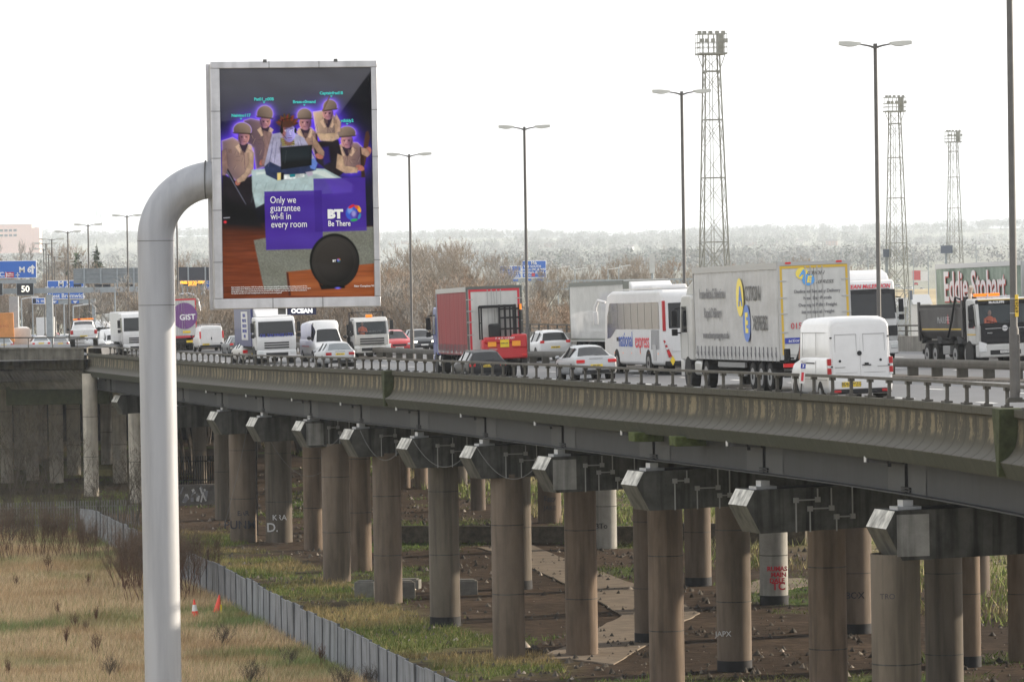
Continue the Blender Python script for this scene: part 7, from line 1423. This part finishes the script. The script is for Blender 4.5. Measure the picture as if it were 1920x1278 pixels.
# street lamps in the far flat land
LS=thing('distant_lamp','pale single-arm lamp standing in the haze left of the phone mast','street lamp',(0,0,0),'thin hazy lamps on the flat land'); mb=MB(); mb.tube([(0,0,0),(0,0,12)],[.14,.09],6); mb.build('post',MS,LS); mb=MB(); mb.bar((0,0,12),(1.6,0,12.2),.12); mb.box(1.2,2.1,-.15,.15,12.15,12.3); mb.build('arm',WHT,LS); KIDS[LS.name]=list(LS.children); first=True
def hz(px,top,Y,lab):
    global first
    p=P(px,top,Y); M=Matrix.Translation((p.x,Y,p.z-12))
    if first: LS.matrix_world=M; LS['label']=lab; first=False
    else: copy_tree(LS,M,lab)
for px,top,Y,lab in ((1046,502,760,'thin hazy lamp right of the blue junction signs'),(1078,505,760,'thin hazy lamp left of the phone mast, first'),(1140,505,790,'thin hazy lamp left of the phone mast, second'),(1160,500,790,'thin hazy lamp nearest the phone mast on its left'),(1460,472,900,'thin hazy lamp above the left part of the yellow-edged trailer'),(1528,470,900,'thin hazy lamp above the middle of the yellow-edged trailer'),(1577,465,900,'thin hazy lamp above the right part of the yellow-edged trailer'),(1627,463,900,'thin hazy lamp just left of the tall street lamp'),(1740,462,950,'thin hazy lamp above the left end of the green trailer'),(1712,462,1000,'thin hazy lamp left of the green trailer'),(1830,455,950,'thin hazy lamp above the middle of the green trailer'),(40,560,560,'pale double lamp over the white van at left'),(120,570,520,'pale lamp behind the pickup on its left'),(137,574,520,'pale lamp directly behind the pickup'),(215,520,560,'pale tall lamp behind the second lamp post')): hz(px,top,Y,lab)
# phone mast
p=P(1223,476,700); t=thing('phone_mast','slim phone mast with pale antenna panels above the white trailer','mast',(p.x,700,0)); mb=MB(); mb.tube([(0,0,0),(0,0,p.z-3)],[.3,.2],8); mb.build('pole',MS,t); mb=MB(); mb.box(-.45,.35,-.3,.3,p.z-3,p.z); mb.build('antenna_panel',WH2,t); mb=MB(); mb.bar((-.3,0,p.z),(-.3,0,p.z+1.2),.08); mb.build('whip_antenna',MS,t)
# car park, sheds and traffic on the flat land at right
rr=random.Random(9); carp=None; spots=[(1683,553),(1690,541),(1697,556),(1703,549),(1712,545),(1718,537),(1724,552),(1730,547),(1689,563),(1709,562),(1728,560),(1686,531)]
names=['white car parked lowest left in the hazy car park','pale car above it in the hazy car park','white car right of the lattice tower foot','silver car in the middle of the hazy car park','white van-like car beneath the red lorry','red car just left of the red lorry','white car nearest the green trailer','silver car touching the green trailer edge','dark car at the front left of the hazy car park','white car at the front middle of the hazy car park','pale car at the front right of the hazy car park','small car on the raised road behind']
for (px,py),lb in zip(spots,names):
    Y=F*CZ/(py-hor(px)); g=P(px,py,Y); t=thing('parked_car',lb,'car',Matrix.Translation((g.x,Y,float(hillz(np.array(g.x),np.array(Y)))))@Matrix.Rotation(rr.choice([0,1.57,1.3,2.9]),4,'Z'),'hazy parked cars beyond the towers'); m=[WHT,WHT,SIL,DGR,RED][0 if 'white' in lb or 'pale' in lb else 4 if 'red car' in lb else 3 if 'dark' in lb else 2]
    stations(t,HAT,GLS,(3,6),rear=2,wind=6,bmat=m); wheels(t,[.95,3.4],.92,.32)
Y=1500.; t=thing('box_lorry','red-sided lorry with white front in the haze left of the green trailer','lorry',(0,0,0)); PB(MB(),1712,507,1726,525,Y,2.5).build('box_body',RED,t); PB(MB(),1726,509,1740,527,Y,2.5).build('cab',WHT,t)
t=thing('embankment','low straw-coloured embankment behind the third lattice tower foot','embankment',(0,0,0)); del t['category']; t['kind']='structure'; t.name='embankment'; mb=MB(); a=P(1660,575,1350); b=P(1980,560,1350); mb.add([(a.x-60,1350,-.5),(b.x,1350,-.5),(b.x,1420,P(1900,538,1420).z),(a.x-60,1420,P(1660,545,1420).z),(b.x,1500,-.5),(a.x-60,1500,-.5)],[(0,1,2,3),(3,2,4,5)]); mb.build('embankment_surface',mat('straw_bank',(.36,.29,.17),.9,var=.3,scale=.05),t)
for px0,px1,y0,y1,Y,m,lb in ((1600,1670,569,606,900,WH2,'pale industrial shed behind the black and white lorry cab'),(1672,1712,575,600,760,mat('shed_grey',(.35,.36,.38),.7),'low grey shed at the foot of the middle tower'),(1716,1745,570,590,700,mat('depot_white',(.6,.58,.56),.7),'small white depot building left of the tipper body')):
    t=thing('industrial_shed',lb,'shed',(0,0,0)); a=P(px0,y1,Y); b=P(px1,y0,Y); mb=MB(); mb.box(a.x,b.x,Y,Y+12,0,b.z); mb.build('wall',m,t); mb=MB(); mb.prism([(Y-.3,b.z),(Y+12.3,b.z),(Y+6,b.z+1.5)],a.x-.3,b.x+.3); mb.build('roof',mat('shed_roof',(.4,.41,.42),.6),t); mb=MB(); mb.box(a.x+1,a.x+3,Y-.05,Y,0,2.5); mb.build('door',DGR,t)
t=thing('display_board','dark square signboard on the middle lattice tower','board',(0,0,0)); PB(MB(),1656,467,1671,482,519,.2).build('panel',mat('board_slate',(.13,.15,.19),.6),t); PB(MB(),1662,482,1665,640,519.5,.2).build('post',MS,t)
t=thing('display_board','dark signboard by the third lattice tower above the green trailer','board',(0,0,0)); PB(MB(),1764,460,1786,475,680,.2).build('panel',mat('board_slate',(.13,.15,.19),.6),t); PB(MB(),1773,475,1776,560,680.5,.2).build('post',MS,t)
t=thing('display_board','tall dark signboard standing left of the green trailer end','board',(0,0,0)); PB(MB(),1703,544,1711,562,600,.2).build('panel',mat('board_slate',(.13,.15,.19),.6),t); PB(MB(),1706,562,1708,640,600.5,.2).build('post',MS,t)

# ================================================================== haze
mb=MB(); mb.box(-8500,8500,-60,16300,-2,180); hz=mb.build('haze',[]); tag(hz,kind='stuff')
m=bpy.data.materials.new('haze'); m.use_nodes=True; t=m.node_tree; t.nodes.clear(); o=t.nodes.new('ShaderNodeOutputMaterial'); v=t.nodes.new('ShaderNodeVolumePrincipled')
v.inputs['Color'].default_value=(.86,.93,1,1); v.inputs['Density'].default_value=.000072; v.inputs['Anisotropy'].default_value=0
t.links.new(v.outputs[0],o.inputs['Volume']); hz.data.materials.clear(); hz.data.materials.append(m)
